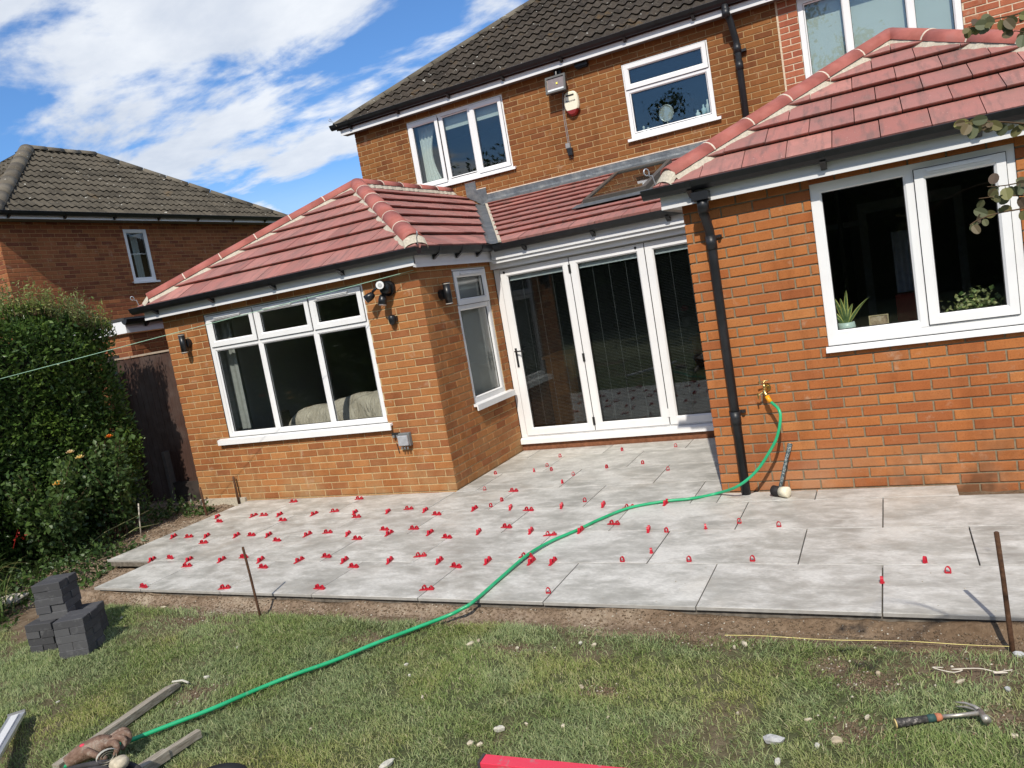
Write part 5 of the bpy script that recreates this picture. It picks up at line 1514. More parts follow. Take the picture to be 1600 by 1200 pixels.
# ================================================================== TAP AND HOSE
brass = Mat('brass', 0.28, 0.5, 1.0); brass.col(brass.ramp(brass.noise(60, 3), [(0.3, (0.50, 0.34, 0.11)), (0.7, (0.80, 0.62, 0.28))]))
def tap():
    x, z = 0.425, 0.79
    t = thing('garden_tap', (x, -0.02, z - 0.06), 'brass garden tap on the right extension wall', 'tap')
    mb = MB(); mb.tube([(x + 0.015, 0.0, z + 0.012), (x + 0.012, -0.03, z + 0.012)], 0.012, 12); mb.tube([(x + 0.015, -0.001, z + 0.012), (x + 0.015, -0.008, z + 0.012)], 0.028, 16); mb.build('wall_plate', brass.m, t)
    mb = MB(); mb.tube([(x + 0.012, -0.03, z + 0.01), (x + 0.005, -0.055, z + 0.005), (x + 0.002, -0.075, z - 0.005), (x + 0.012, -0.085, z - 0.03), (x + 0.022, -0.088, z - 0.05)], [0.013, 0.016, 0.016, 0.013, 0.014], 12)
    mb.tube([(x + 0.003, -0.06, z), (x + 0.003, -0.062, z + 0.05)], [0.011, 0.009], 10)
    mb.build('body', brass.m, t, smooth=True)
    mb = MB(); mb.tube([(x + 0.003, -0.062, z + 0.05), (x + 0.003, -0.062, z + 0.066)], 0.006, 8); mb.tube([(x - 0.035, -0.066, z + 0.062), (x + 0.003, -0.062, z + 0.068), (x + 0.040, -0.058, z + 0.076)], [0.007, 0.004, 0.007], 8); mb.build('handle', brass.m, t, smooth=True)
    mb = MB(); mb.tube([(x - 0.003, -0.075, z - 0.005), (x - 0.045, -0.085, z - 0.030)], 0.006, 8); mb.tube([(x - 0.045, -0.085, z - 0.012), (x - 0.043, -0.087, z - 0.055)], 0.006, 8); mb.build('side_lever', brass.m, t)
    yel = simple('yellow_connector', (0.80, 0.33, 0.01), 0.4, 0.4)
    MB().tube([(x + 0.018, -0.088, z - 0.040), (x + 0.030, -0.098, z - 0.065), (x + 0.043, -0.103, z - 0.082)], [0.018, 0.017, 0.015], 12).build('hose_connector', yel, None, smooth=True, label='yellow hose connector on the brass garden tap', category='hose connector')
    return Vector((x + 0.043, -0.103, z - 0.082))
TAPE = tap()
def catmull(pts, n=8):
    P_ = [Vector(p) for p in pts]; P_ = [P_[0] * 2 - P_[1]] + P_ + [P_[-1] * 2 - P_[-2]]; out = []
    for i in range(1, len(P_) - 2):
        for k in range(n):
            t = k / n; a, b, c_, d = P_[i - 1], P_[i], P_[i + 1], P_[i + 2]
            out.append(0.5 * ((2 * b) + (c_ - a) * t + (2 * a - 5 * b + 4 * c_ - d) * t * t + (-a + 3 * b - 3 * c_ + d) * t ** 3))
    out.append(P_[-2]); return out
hm = Mat('green_hose', 0.35, 0.45)
hm.col(hm.mix(hm.ramp(hm.noise(22, 5, 0.7), [(0.58, 0.0), (0.72, 0.5)]), hm.ramp(hm.noise(6, 3), [(0.3, (0.012, 0.30, 0.12)), (0.7, (0.03, 0.42, 0.19))]), (0.20, 0.30, 0.20)))
HOSE = [(0.531, -0.170, 0.635), (0.496, -0.190, 0.475), (0.413, -0.200, 0.338), (0.305, -0.200, 0.207), (0.159, -0.190, 0.102), (-0.031, -0.062, 0.014), (-0.207, -0.173, 0.014), (-0.400, -0.218, 0.014), (-0.647, -0.354, 0.014), (-0.800, -0.602, 0.014), (-0.910, -0.866, 0.014), (-1.015, -1.105, 0.020), (-1.075, -1.385, 0.024), (-1.098, -1.769, 0.014), (-1.102, -2.108, 0.014), (-1.146, -2.179, 0.000), (-1.230, -2.217, -0.030), (-1.395, -2.395, -0.045), (-1.531, -2.593, -0.045), (-1.651, -2.794, -0.045), (-1.787, -2.959, -0.046), (-1.916, -3.122, -0.055), (-2.013, -3.341, -0.046), (-2.136, -3.519, -0.046), (-2.263, -3.707, -0.046), (-2.358, -3.854, -0.046), (-2.472, -4.033, -0.046)]
hp = [tuple(TAPE + Vector((-0.008, -0.0, 0.014))), tuple(TAPE)] + HOSE
MB().tube(catmull(hp, 7), 0.0112, 12).build('garden_hose', hm.m, None, smooth=True, label='green garden hose running from the brass tap across the patio onto the lawn', category='hose')

# ================================================================== MALLET
def mallet():
    t = thing('mallet', (0.47, -0.12, 0.0), 'rubber mallet with white and black faces leaning on the right extension wall', 'mallet')
    a = Vector((0.405, -0.13, 0.042)); b = Vector((0.515, -0.19, 0.042)); d = (b - a).normalized()
    m = (a + b) / 2
    MB().tube([a - d * 0.005, a, m], [0.034, 0.040, 0.036], 20).build('black_face', simple('black_rubber', (0.02, 0.018, 0.018), 0.7), t, smooth=True)
    MB().tube([m + d * 0.0005, b, b + d * 0.004], [0.037, 0.041, 0.036], 20).build('white_face', simple('white_rubber', (0.72, 0.66, 0.50), 0.7, bump=0.2), t, smooth=True)
    gm = Mat('worn_grip', 0.6, 0.3); gm.col(gm.ramp(gm.noise(90, 4, 0.7), [(0.38, (0.02, 0.035, 0.04)), (0.5, (0.05, 0.09, 0.10)), (0.6, (0.32, 0.32, 0.30))]))
    MB().tube([m + Vector((0, 0, 0.03)), m + Vector((0.022, 0.03, 0.10)), m + Vector((0.058, 0.09, 0.22)), m + Vector((0.084, 0.138, 0.300)), m + Vector((0.090, 0.148, 0.320))], [0.012, 0.013, 0.013, 0.017, 0.019], 14).build('handle', gm.m, t, smooth=True)
mallet()

# ================================================================== PATIO
patio = empty('patio', (-1.5, -1, -0.05), kind='structure')
PT = 0.020
A_ = -0.246; T_ = 0.603
rows = {}
lines_y = [-2.055] + [A_ - T_ * k for k in (2, 1, 0)] + [A_ + T_ * k for k in (1, 2, 3)] + [YB - 0.03]
def joint_x(par):
    base = -0.665 if par else -0.204
    xs = [base + 0.903 * k for k in range(0, 5)]
    x = base
    while x > -6.5:
        x -= 0.888; xs.insert(0, x)
    return xs
def add_tile(x0, x1, y0, y1):
    g = 0.0034
    xx0, xx1, yy0, yy1 = x0 + g, x1 - g, y0 + g, y1 - g
    if xx1 - xx0 < 0.02 or yy1 - yy0 < 0.02: return
    dz = random.uniform(-0.0012, 0.0012)
    mb = MB()
    b = 0.002
    z0, z1 = -PT + dz, dz
    mb.cur = 1
    vs = [(xx0, yy0, z0), (xx1, yy0, z0), (xx1, yy1, z0), (xx0, yy1, z0), (xx0, yy0, z1 - b), (xx1, yy0, z1 - b), (xx1, yy1, z1 - b), (xx0, yy1, z1 - b), (xx0 + b, yy0 + b, z1), (xx1 - b, yy0 + b, z1), (xx1 - b, yy1 - b, z1), (xx0 + b, yy1 - b, z1)]
    mb.add(vs, [(3, 2, 1, 0), (0, 1, 5, 4), (1, 2, 6, 5), (2, 3, 7, 6), (3, 0, 4, 7)])
    mb.cur = 0
    base = len(mb.v) - 12
    for f in ((4, 5, 9, 8), (5, 6, 10, 9), (6, 7, 11, 10), (7, 4, 8, 11), (8, 9, 10, 11)): mb.f.append([base + i for i in f]); mb.mi.append(0)
    mb.build('tile', [MT['patio'], MT['tileedge']], patio, fixn=False)
for r in range(len(lines_y) - 1):
    y0, y1 = lines_y[r], lines_y[r + 1]
    xs = joint_x(r % 2 == 0)
    xs = [x for x in xs if x < 4.0]
    left = -4.80 if r == 0 else -5.47
    for a, b in zip(xs[:-1], xs[1:]):
        a2, b2 = max(a, left), b
        if b2 - a2 < 0.05: continue
        # obstacles: left extension footprint, right extension footprint
        if r <= 2:
            add_tile(a2, b2, y0, y1)
        elif r == 3:      # runs under both wall lines: A_ .. A_+T
            segs = []
            # part left of the return corner stops at the wall
            for (p, q, yy) in ((a2, min(b2, XE), YE), (max(a2, XE), min(b2, 0.0), y1), (max(a2, 0.0), b2, -0.012)):
                if q - p > 0.03:
                    if p >= -0.01 and p < 1.625 and q > 1.625 or p >= 1.62:
                        if p < 1.625: add_tile(p, 1.625, y0, yy)
                    else: add_tile(p, q, y0, min(yy, y1))
        else:
            p, q = max(a2, XE + 0.004), min(b2, -0.006)
            if q - p > 0.03: add_tile(p, q, y0, y1)
MB().box((-4.76, -2.03, -0.06), (3.6, -1.452, -PT - 0.002)).build('mortar_bed', MT['bed'], patio)
MB().box((-5.42, -1.4515, -0.06), (3.6, -0.24, -PT - 0.002)).build('mortar_bed', MT['bed'], patio)
MB().box((-5.40, -0.239, -0.06), (1.60, YE - 0.0, -PT - 0.002)).build('mortar_bed', MT['bed'], patio)
MB().box((XE + 0.01, YE, -0.06), (-0.01, YB, -PT - 0.002)).build('mortar_bed', MT['bed'], patio)

# ------------------------------------------------------------------ red levelling clips
MT['red'] = simple('red_plastic', (0.46, 0.012, 0.028), 0.4, 0.45, var=0.1)
def arch(mb, c0, ax, w, h, t=0.004, d=0.016):
    """an arched clip standing over a joint; ax = direction of its width"""
    ax = Vector(ax).normalized(); pr = Vector((-ax.y, ax.x, 0)); c0 = Vector(c0); N = 10
    o, i = [], []
    for k in range(N + 1):
        a = PI * k / N
        o.append((math.cos(a) * w / 2, math.sin(a) ** 0.6 * h)); i.append((math.cos(a) * (w / 2 - t), math.sin(a) ** 0.6 * (h - t)))
    vs = []
    for s_ in (-1, 1):
        for (p, q) in o + i: vs.append(c0 + ax * p + pr * s_ * d / 2 + Vector((0, 0, q)))
    m = N + 1; fs = []
    for k in range(N):
        fs += [(k, k + 1, 2 * m + k + 1, 2 * m + k), (m + k, 3 * m + k, 3 * m + k + 1, m + k + 1), (k, m + k, m + k + 1, k + 1), (2 * m + k, 2 * m + k + 1, 3 * m + k + 1, 3 * m + k)]
    mb.add(vs, fs)
def wedge_geo(mb, c0, ax, L=0.105, w=0.019):
    ax = Vector(ax).normalized(); pr = Vector((-ax.y, ax.x, 0)); c0 = Vector(c0)
    N = 8; vs = []
    for k in range(N + 1):
        s_ = k / N; h = 0.003 + 0.011 * s_ + (0.002 if k % 2 else 0)
        q = c0 + ax * (s_ - 0.55) * L
        vs += [q + pr * w / 2, q - pr * w / 2, q + pr * w / 2 + Vector((0, 0, h)), q - pr * w / 2 + Vector((0, 0, h))]
    fs = [(0, 1, 3, 2), (4 * N, 4 * N + 2, 4 * N + 3, 4 * N + 1)]
    for k in range(N):
        b = 4 * k; fs += [(b, b + 4, b + 5, b + 1), (b + 2, b + 3, b + 7, b + 6), (b, b + 2, b + 6, b + 4), (b + 1, b + 5, b + 7, b + 3)]
    mb.add(vs, fs)
CLIPS_H = [(-4.63, 0.21), (-3.74, 0.22), (-5.07, -0.41), (-4.62, -0.24), (-4.17, -0.42), (-3.75, -0.18), (-3.31, -0.38), (-2.85, -0.18), (-2.43, -0.37), (-5.04, -0.86), (-4.62, -1.03), (-4.18, -0.84), (-3.75, -0.99), (-3.30, -0.80), (-2.85, -0.97), (-2.74, -0.75), (-2.42, -0.74), (-1.98, -0.96), (-4.64, -1.41), (-4.19, -1.59), (-3.76, -1.39), (-3.32, -1.60), (-2.87, -1.37), (-2.43, -1.57), (-1.98, -1.35), (-1.55, -1.55), (-1.55, -0.32), (-1.97, 0.27), (-0.64, -0.33), (-1.55, -0.74), (-1.09, -0.93), (-0.65, -0.71), (-1.07, -1.36), (-1.58, -1.93), (-2.43, -1.96), (-4.18, -2.02), (-3.31, -2.00)]
CLIPS_D = [(-5.31, -0.30), (-4.78, -0.35), (-4.42, -0.31), (-3.96, -0.30), (-3.45, -0.30), (-3.06, -0.29), (-2.64, -0.27), (-5.27, -0.93), (-4.80, -0.90), (-4.40, -0.90), (-3.99, -0.89), (-3.52, -0.87), (-3.06, -0.87), (-2.62, -0.85), (-2.21, -0.85), (-4.83, -1.50), (-4.35, -1.51), (-3.95, -1.49), (-3.50, -1.47), (-3.08, -1.47), (-2.62, -1.45), (-2.19, -1.43), (-1.75, -1.43), (-2.12, -0.22), (-1.76, -0.22), (-1.28, -0.21), (-0.91, -0.19), (-0.39, -0.19), (-1.75, -0.82), (-1.29, -0.80), (-0.88, -0.80), (-0.36, -0.80), (-1.35, -1.42), (-1.01, -1.43), (-0.85, -1.40)]
CLIPS_S = [(-1.99, -0.18), (-1.96, -0.02), (-2.34, 0.36), (-2.52, 0.94), (-2.08, 0.96), (-2.01, 1.14), (-1.89, 0.97), (-2.02, 1.52), (-1.57, 0.48), (-1.56, 0.74), (-1.12, -0.12), (-1.29, 0.95), (-1.35, 1.63), (-0.95, 1.03), (-0.63, 0.75), (-0.78, 1.65), (0.04, -0.83), (-0.22, -0.89), (-0.22, -1.28), (0.25, -0.73), (0.52, -0.81), (-0.37, -1.43), (0.06, -1.42), (0.44, -1.41), (-0.68, -1.93), (1.35, -1.42), (1.45, -1.56), (1.14, -1.70)]
ORD = 'first second third fourth fifth sixth seventh eighth ninth tenth eleventh twelfth thirteenth fourteenth fifteenth sixteenth seventeenth eighteenth'.split()
def clip_set(kind, x, y):
    a = {'H': 0.0, 'D': PI / 2}[kind] + random.uniform(-0.22, 0.22)
    if kind == 'D': a += 0.10
    ax = Vector((math.cos(a), math.sin(a), 0)); c0 = Vector((x, y, 0.0015))
    mb = MB(); wedge_geo(mb, c0, ax)
    return mb, ax, c0
made = []
for kind, L_ in (('H', CLIPS_H), ('D', CLIPS_D)):
    for (x, y) in L_:
        # snap to the nearest joint
        rowi = max(i for i in range(len(lines_y)) if lines_y[i] <= y + 0.12 or i == 0) if kind == 'H' else None
        if kind == 'D':
            yj = min(lines_y, key=lambda q: abs(q - y)); y = yj; li = lines_y.index(yj)
        else:
            li = max(i for i in range(len(lines_y)) if lines_y[i] <= y or i == 0)
            xj = min(joint_x(li % 2 == 0), key=lambda q: abs(q - x))
            if abs(xj - x) < 0.14: x = xj
        made.append([kind, li, x, y])
for kind in 'HD':
    for li in sorted({m[1] for m in made if m[0] == kind}):
        grp = sorted([m for m in made if m[0] == kind and m[1] == li], key=lambda m: m[2])
        if kind == 'H':
            near = [m for m in grp]
        for i, (k_, l_, x, y) in enumerate(grp):
            place = ORD[i] + ' from the left' if i else 'leftmost'
            if kind == 'D': lab = 'red clip and wedge between patio rows %s and %s from lawn, %s' % (['', 'one', 'two', 'three', 'four', 'five', 'six'][li], ['', 'two', 'three', 'four', 'five', 'six', 'seven'][li], place)
            else: lab = 'red clip and wedge within patio row %s from lawn, %s' % (['one', 'two', 'three', 'four', 'five', 'six', 'seven'][li], place)
            mb, ax, c0 = clip_set(kind, x, y)
            t = thing('levelling_clip', (x, y, 0), lab, 'tile clip', 'red levelling clips on the patio joints')
            mb.build('wedge', MT['red'], t, fixn=False)
            mb = MB()
            arch(mb, c0 + ax * 0.028, ax, 0.026, 0.030 + random.uniform(-.003, .003)); arch(mb, c0 - ax * 0.020, ax, 0.028, 0.034, d=0.020)
            mb.box(tuple(c0 + Vector((-0.006, -0.006, -0.0005))), tuple(c0 + Vector((0.006, 0.006, 0.012))))
            mb.build('clip', MT['red'], t, fixn=False)
SL_ = sorted(CLIPS_S, key=lambda p: (round(p[1], 1), p[0]))
bands = {}
for (x, y) in CLIPS_S:
    yj = min(lines_y, key=lambda q: abs(q - y))
    li = max(i for i in range(len(lines_y)) if lines_y[i] <= y + 0.05 or i == 0)
    bands.setdefault(li, []).append((x, y))
for li, L_ in bands.items():
    L_.sort()
    for i, (x, y) in enumerate(L_):
        place = ORD[i] + ' from the left' if i else 'leftmost'
        a = random.uniform(-0.5, 0.5) + (PI / 2 if i % 3 == 1 else 0)
        mb = MB(); arch(mb, (x, y, 0.0005), (math.cos(a), math.sin(a), 0), 0.030, 0.036, d=0.014)
        mb.box((x - 0.012, y - 0.009, 0.0006), (x + 0.012, y + 0.009, 0.004))
        mb.build('spacer_clip', MT['red'], None, fixn=False, label='small bare red clip in patio row %s from lawn, %s' % (['one', 'two', 'three', 'four', 'five', 'six', 'seven'][li], place), category='tile clip', group='bare red clips on the patio joints')

# ================================================================== GROUND
def vnoise(x, y, seed=0):
    """smooth value noise, numpy"""
    r_ = np.random.default_rng(seed); T = r_.random((64, 64))
    xi, yi = np.floor(x).astype(int), np.floor(y).astype(int); fx, fy = x - xi, y - yi
    fx, fy = fx * fx * (3 - 2 * fx), fy * fy * (3 - 2 * fy)
    g = lambda i, j: T[i % 64, j % 64]
    return (g(xi, yi) * (1 - fx) + g(xi + 1, yi) * fx) * (1 - fy) + (g(xi, yi + 1) * (1 - fx) + g(xi + 1, yi + 1) * fx) * fy
def fbm(x, y, s=1.0, o=4, seed=0):
    v = 0; a = 0.5
    for k in range(o): v = v + a * vnoise(x * s * 2 ** k + 17 * k, y * s * 2 ** k + 5 * k, seed + k); a *= 0.5
    return v / (1 - 0.5 ** o)
def edge_y(x):
    return -2.235 + 0.10 * (fbm(x + 40, x * 0 + 3, 2.3, 4, 5) - 0.5) - 0.05 * np.clip((x - 0.2) * 1.0, 0, 1) + 0.05 * np.clip((-3.3 - x), 0, 1)
BARE = [(-2.35, -3.18, 0.17, 0.15), (1.45, -2.40, 0.40, 0.13), (0.93, -2.46, 0.13, 0.10), (1.10, -2.56, 0.10, 0.09), (0.30, -2.27, 0.16, 0.07), (1.02, -2.93, 0.10, 0.10), (-0.05, -2.80, 0.10, 0.05), (-1.62, -2.46, 0.25, 0.07), (-3.3, -2.35, 0.22, 0.08), (-0.7, -2.47, 0.13, 0.06), (1.55, -2.75, 0.12, 0.1)]
def grassy(x, y):
    g = 1 / (1 + np.exp(np.clip((y - edge_y(x)) / 0.018, -30, 30)))
    for bx, by, sx, sy in BARE:
        d = ((x - bx) / sx) ** 2 + ((y - by) / sy) ** 2
        g = g * (1 - 0.97 * np.exp(-d * 1.1))
    thin = fbm(x + 9, y + 2, 2.2, 4, 31)
    g = g * np.clip(0.62 + (thin - 0.34) * 3.2, 0.35, 1)
    left = -4.95 + 0.15 * (fbm(y, x * 0, 2, 3, 8) - .5)
    # planting bed takes over left of the lawn near the patio
    g = g * (1 - 1 / (1 + np.exp(-np.clip((y - (-2.75 - 0.55 * (x + 4.9))) / 0.03, -30, 30))) * (x < -4.55))
    return np.clip(g, 0, 1)
def ground_z(x, y):
    z = -0.082 + 0.018 * (fbm(x, y, 1.1, 4, 2) - 0.5)
    z = z - 0.012 * (1 - grassy(x, y)) + 0.012 * (fbm(x, y, 9, 3, 4) - 0.5) * (1 - grassy(x, y))
    z = z + np.where(x < -5.5, 0.03 * np.clip(-5.5 - x, 0, 2), 0)
    return z
def height_patch(name, x0, x1, y0, y1, nx, ny, zf, mat, **props):
    X, Y = np.meshgrid(np.linspace(x0, x1, nx), np.linspace(y0, y1, ny)); Z = zf(X, Y)
    V = np.stack([X, Y, Z], -1).reshape(-1, 3)
    i, j = np.meshgrid(np.arange(nx - 1), np.arange(ny - 1)); a = (j * nx + i).ravel()
    Fc = np.stack([a, a + 1, a + nx + 1, a + nx], 1)
    o = np_mesh(name, V, Fc, mat, None, **props)
    return o, V
lawn, Vl = height_patch('lawn', -7.0, 4.2, -7.4, -1.95, 420, 240, ground_z, MT['ground'], kind='structure')
at = lawn.data.attributes.new('grassy', 'FLOAT', 'POINT'); at.data.foreach_set('value', np.clip(grassy(Vl[:, 0], Vl[:, 1]) * 1.0, 0, 1).astype(np.float32))
# trench and base soil round the patio
def soil_z(x, y):
    z = -0.090 + 0.016 * (fbm(x, y, 3, 5, 12) - 0.5) + 0.020 * (fbm(x, y, 14, 4, 13) - 0.5)
    z = z + 0.062 * np.exp(-((np.maximum(y, -2.30) + 2.05) / 0.055) ** 2) * (0.45 + 0.7 * fbm(x, y, 3.0, 3, 14))
    z = z + np.where(x < -5.5, 0.03 * np.clip(-5.5 - x, 0, 2), 0)
    z = np.where(y < -2.24, z - (-2.24 - y) * 0.5, z)
    z = np.where((y > -2.0) & (x > -4.7), z - 0.03, z)
    return z
height_patch('soil', -5.5, 3.9, -2.32, -1.90, 700, 34, soil_z, MT['soil'], kind='structure')
def bed_z(x, y):
    z = -0.045 + 0.05 * (fbm(x, y, 1.7, 4, 22) - 0.5) + 0.035 * (fbm(x, y, 12, 4, 23) - 0.5)
    z = z - 0.055 * np.clip((x + 5.75) / 0.25, 0, 1)
    z = z - 0.03 * np.clip((-1.4 - y) / 0.6, 0, 1)
    return z
height_patch('planting_bed', -9.0, -4.55, -3.2, 1.4, 330, 330, bed_z, MT['soil'], kind='structure')
MB().box((-300, -300, -0.6), (300, 300, -0.16)).build('ground', simple('far_ground', (0.10, 0.11, 0.05), 0.95, var=0.3, scale=0.5), None, kind='structure')
MB().box((-6.26, YE - 0.03, -0.12), (-5.52, YE + 0.05, 0.035)).build('footing', MT['bedding'], house)
# dark slot where a cut tile is missing
height_patch('soil_slot', 1.60, 3.2, -0.26, 0.02, 90, 20, lambda x, y: -0.055 + 0.02 * (fbm(x, y, 12, 4, 3) - .5), MT['soil'], kind='structure')

# stones and crumbs in the soil
def crumbs(n, fx, size, mat, name, smin=0.35):
    P_ = fx(n); V = []; Fc = []
    base = np.array([(1, 0, 0), (-1, 0, 0), (0, 1, 0), (0, -1, 0), (0, 0, 1), (0, 0, -1)], float)
    F8 = np.array([(0, 2, 4), (2, 1, 4), (1, 3, 4), (3, 0, 4), (2, 0, 5), (1, 2, 5), (3, 1, 5), (0, 3, 5)])
    n = len(P_)
    s_ = size * rng.uniform(smin, 1, (n, 1, 1)) ** 2 * rng.uniform(0.6, 1.2, (n, 1, 3)) * np.array([1, 1, .7])
    A = base[None] * s_ * rng.uniform(0.7, 1.2, (n, 6, 1))
    th = rng.uniform(0, 6.28, n); c_, s2 = np.cos(th)[:, None], np.sin(th)[:, None]
    B = A.copy(); B[..., 0] = A[..., 0] * c_ - A[..., 1] * s2; B[..., 1] = A[..., 0] * s2 + A[..., 1] * c_
    B[..., 0] += 0.4 * B[..., 2]
    V = (B + P_[:, None]).reshape(-1, 3)
    Fc = (np.arange(n)[:, None, None] * 6 + F8[None]).reshape(-1, 3)
    return np_mesh(name, V, Fc, mat, None, kind='stuff')
def pf1(n):
    x = rng.uniform(-4.8, 2.6, n); y = edge_y(x) + 0.02 + rng.uniform(-0.06, 0.17, n) ; y = np.minimum(y, -2.06 - 0.0 * x)
    return np.stack([x, y, np.maximum(soil_z(x, y), ground_z(x, y)) + 0.002], 1)
def pf2(n):
    x = rng.uniform(-6.6, -5.1, n); y = rng.uniform(-2.6, 0.9, n); k = ~((x > -5.47) & (y > -1.45)); x, y = x[k], y[k]
    return np.stack([x, y, bed_z(x, y) + 0.002], 1)
def pf3(n):
    x = np.concatenate([rng.normal(b[0], b[2] * .7, n // 11) for b in BARE]); y = np.concatenate([rng.normal(b[1], b[3] * .7, n // 11) for b in BARE])
    k = y < -2.2; x, y = x[k], y[k]
    return np.stack([x, y, ground_z(x, y) + 0.003], 1)
MT['crumb'] = simple('soil_crumb', (0.16, 0.115, 0.075), 0.95, 0.1, var=0.5, scale=30)
MT['chip'] = simple('pale_stone_chip', (0.46, 0.42, 0.34), 0.9, 0.1, var=0.35, scale=30)
crumbs(9000, pf1, 0.010, MT['crumb'], 'soil_crumbs'); crumbs(700, pf1, 0.009, MT['chip'], 'stone_chips')
crumbs(9000, pf2, 0.014, MT['crumb'], 'soil_crumbs'); crumbs(700, pf2, 0.012, MT['chip'], 'stone_chips')
crumbs(3300, pf3, 0.011, MT['crumb'], 'soil_crumbs'); crumbs(420, pf3, 0.009, MT['chip'], 'stone_chips')
def pf4(n):
    x = rng.uniform(-5.4, 2.2, n); y = np.where(rng.random(n) < .7, rng.uniform(-2.04, -1.5, n), rng.uniform(-2.04, 0.3, n))
    return np.stack([x, y, 0 * x + 0.002], 1)
crumbs(260, pf4, 0.005, MT['chip'], 'tile_crumbs')

# ------------------------------------------------------------------ grass blades
def blades(n, x0, x1, y0, y1, hmin=0.018, hmax=0.052, tuft=0.0, wd=0.0017):
    x = rng.uniform(x0, x1, n); y = rng.uniform(y0, y1, n)
    keep = rng.random(n) < grassy(x, y)
    # leave gaps under the hose line etc. none; clump density
    dens = fbm(x, y, 16, 2, 44); keep &= rng.random(n) < np.clip(0.45 + (dens - .35) * 2.2, 0.2, 1)
    x, y = x[keep], y[keep]; n = len(x)
    z = ground_z(x, y) - 0.003
    hn = fbm(x, y, 2.6, 3, 51); edge = np.exp(-((y - edge_y(x) + 0.04) / 0.06) ** 2)
    h = 0.85 * (hmin + (hmax - hmin) * rng.random(n) ** 1.3) * (0.65 + 0.7 * hn) * (1 + 0.35 * edge)
    flow = 2 * PI * fbm(x, y, 1.3, 2, 61) * 1.6; a = flow + rng.normal(0, 1.7, n)
    lean = rng.uniform(0.35, 1.5, n)
    dx, dy = np.cos(a), np.sin(a)
    px, py = -dy, dx
    tw = rng.uniform(-1, 1, n)
    px, py = px * np.cos(tw) - py * np.sin(tw), px * np.sin(tw) + py * np.cos(tw)
    w = wd * rng.uniform(0.7, 1.4, n)
    V = np.zeros((n, 7, 3))
    for k, (s_, ww) in enumerate(((0.0, 1.0), (0.42, 0.95), (0.76, 0.6), (1.0, 0.0))):
        cx = x + dx * h * lean * s_ ** 1.8 * 0.9; cy = y + dy * h * lean * s_ ** 1.8 * 0.9
        cz = z + h * (s_ - 0.30 * lean * s_ ** 2.2 * 0.8)
        if k < 3:
            V[:, 2 * k] = np.stack([cx - px * w * ww, cy - py * w * ww, cz], 1); V[:, 2 * k + 1] = np.stack([cx + px * w * ww, cy + py * w * ww, cz], 1)
        else: V[:, 6] = np.stack([cx, cy, cz], 1)
    T3 = np.array([(0, 1, 3), (0, 3, 2), (2, 3, 5), (2, 5, 4), (4, 5, 6)])
    Fc = (np.arange(n)[:, None, None] * 7 + T3[None]).reshape(-1, 3)
    return V.reshape(-1, 3), Fc
parts = [blades(520000, -5.1, 2.9, -4.1, -2.1, hmax=0.046, wd=0.0015), blades(60000, -6.5, 4.0, -6.5, -4.1, wd=0.0026)]
off = 0; VV = []; FF = []
for V, Fc in parts: VV.append(V); FF.append(Fc + off); off += len(V)
np_mesh('grass', np.concatenate(VV), np.concatenate(FF), MT['grass'], None, kind='stuff')

# ================================================================== STAKES, STRING, WASHING LINE
rust = Mat('rusty_steel', 0.85, 0.3, 0.3); rust.col(rust.ramp(rust.noise(40, 5, 0.7), [(0.3, (0.055, 0.030, 0.020)), (0.55, (0.11, 0.055, 0.030)), (0.75, (0.16, 0.10, 0.07))])); rust.bump(rust.noise(90, 4), 0.5, 0.002)
for (b, t_, r_, lab) in (((-2.727, -2.261, -0.20), (-2.752, -2.265, 0.425), 0.0085, 'rusty steel pin leaning at the lawn edge left of the green hose'),
                         ((1.649, -2.218, -0.22), (1.629, -2.218, 0.456), 0.0105, 'rusty steel pin standing at the lawn edge on the far right'),
                         ((-5.724, -0.03, -0.15), (-5.741, -0.03, 0.283), 0.013, 'grey brown steel pin at the corner of the left extension'),
                         ((-5.600, 0.335, -0.03), (-5.612, 0.345, 0.294), 0.012, 'rusty steel pin against the left extension wall below the window')):
    b, t_ = Vector(b), Vector(t_)
    MB().tube([b, b + (t_ - b) * .35, b + (t_ - b) * .7 + Vector((0.002, 0, 0)), t_, t_ + Vector((0, 0, 0.004))], [r_, r_ * 1.05, r_ * .97, r_, r_ * .6], 10).build('steel_pin', rust.m, None, smooth=True, label=lab, category='steel pin', group='steel setting-out pins')
MB().tube([(0.42 + (1.649 - 0.42) * k / 12, -2.245 + 0.027 * k / 12, -0.057 + 0.004 * math.sin(k)) for k in range(13)], 0.0016, 6).build('string_line', simple('yellow_string', (0.68, 0.58, 0.22), 0.7), None, label='thin yellow string line stretched along the lawn edge to the right steel pin', category='string')
wire_a, wire_b = Vector((-5.98, -1.70, 1.84)), Vector((-2.70, YE - 0.015, 2.195))
ext = wire_a + (wire_a - wire_b) * 0.9
lm_ = Mat('line_wire', 0.5, 0.3); lm_.col((0.30, 0.50, 0.36))
pts = []
for k in range(41):
    s_ = k / 40; p = ext.lerp(wire_b, s_); pts.append(p)
MB().tube(pts, 0.0028, 6).build('washing_line', lm_.m, None, label='taut pale green washing line running from the hedge side to the left extension eaves', category='washing line')

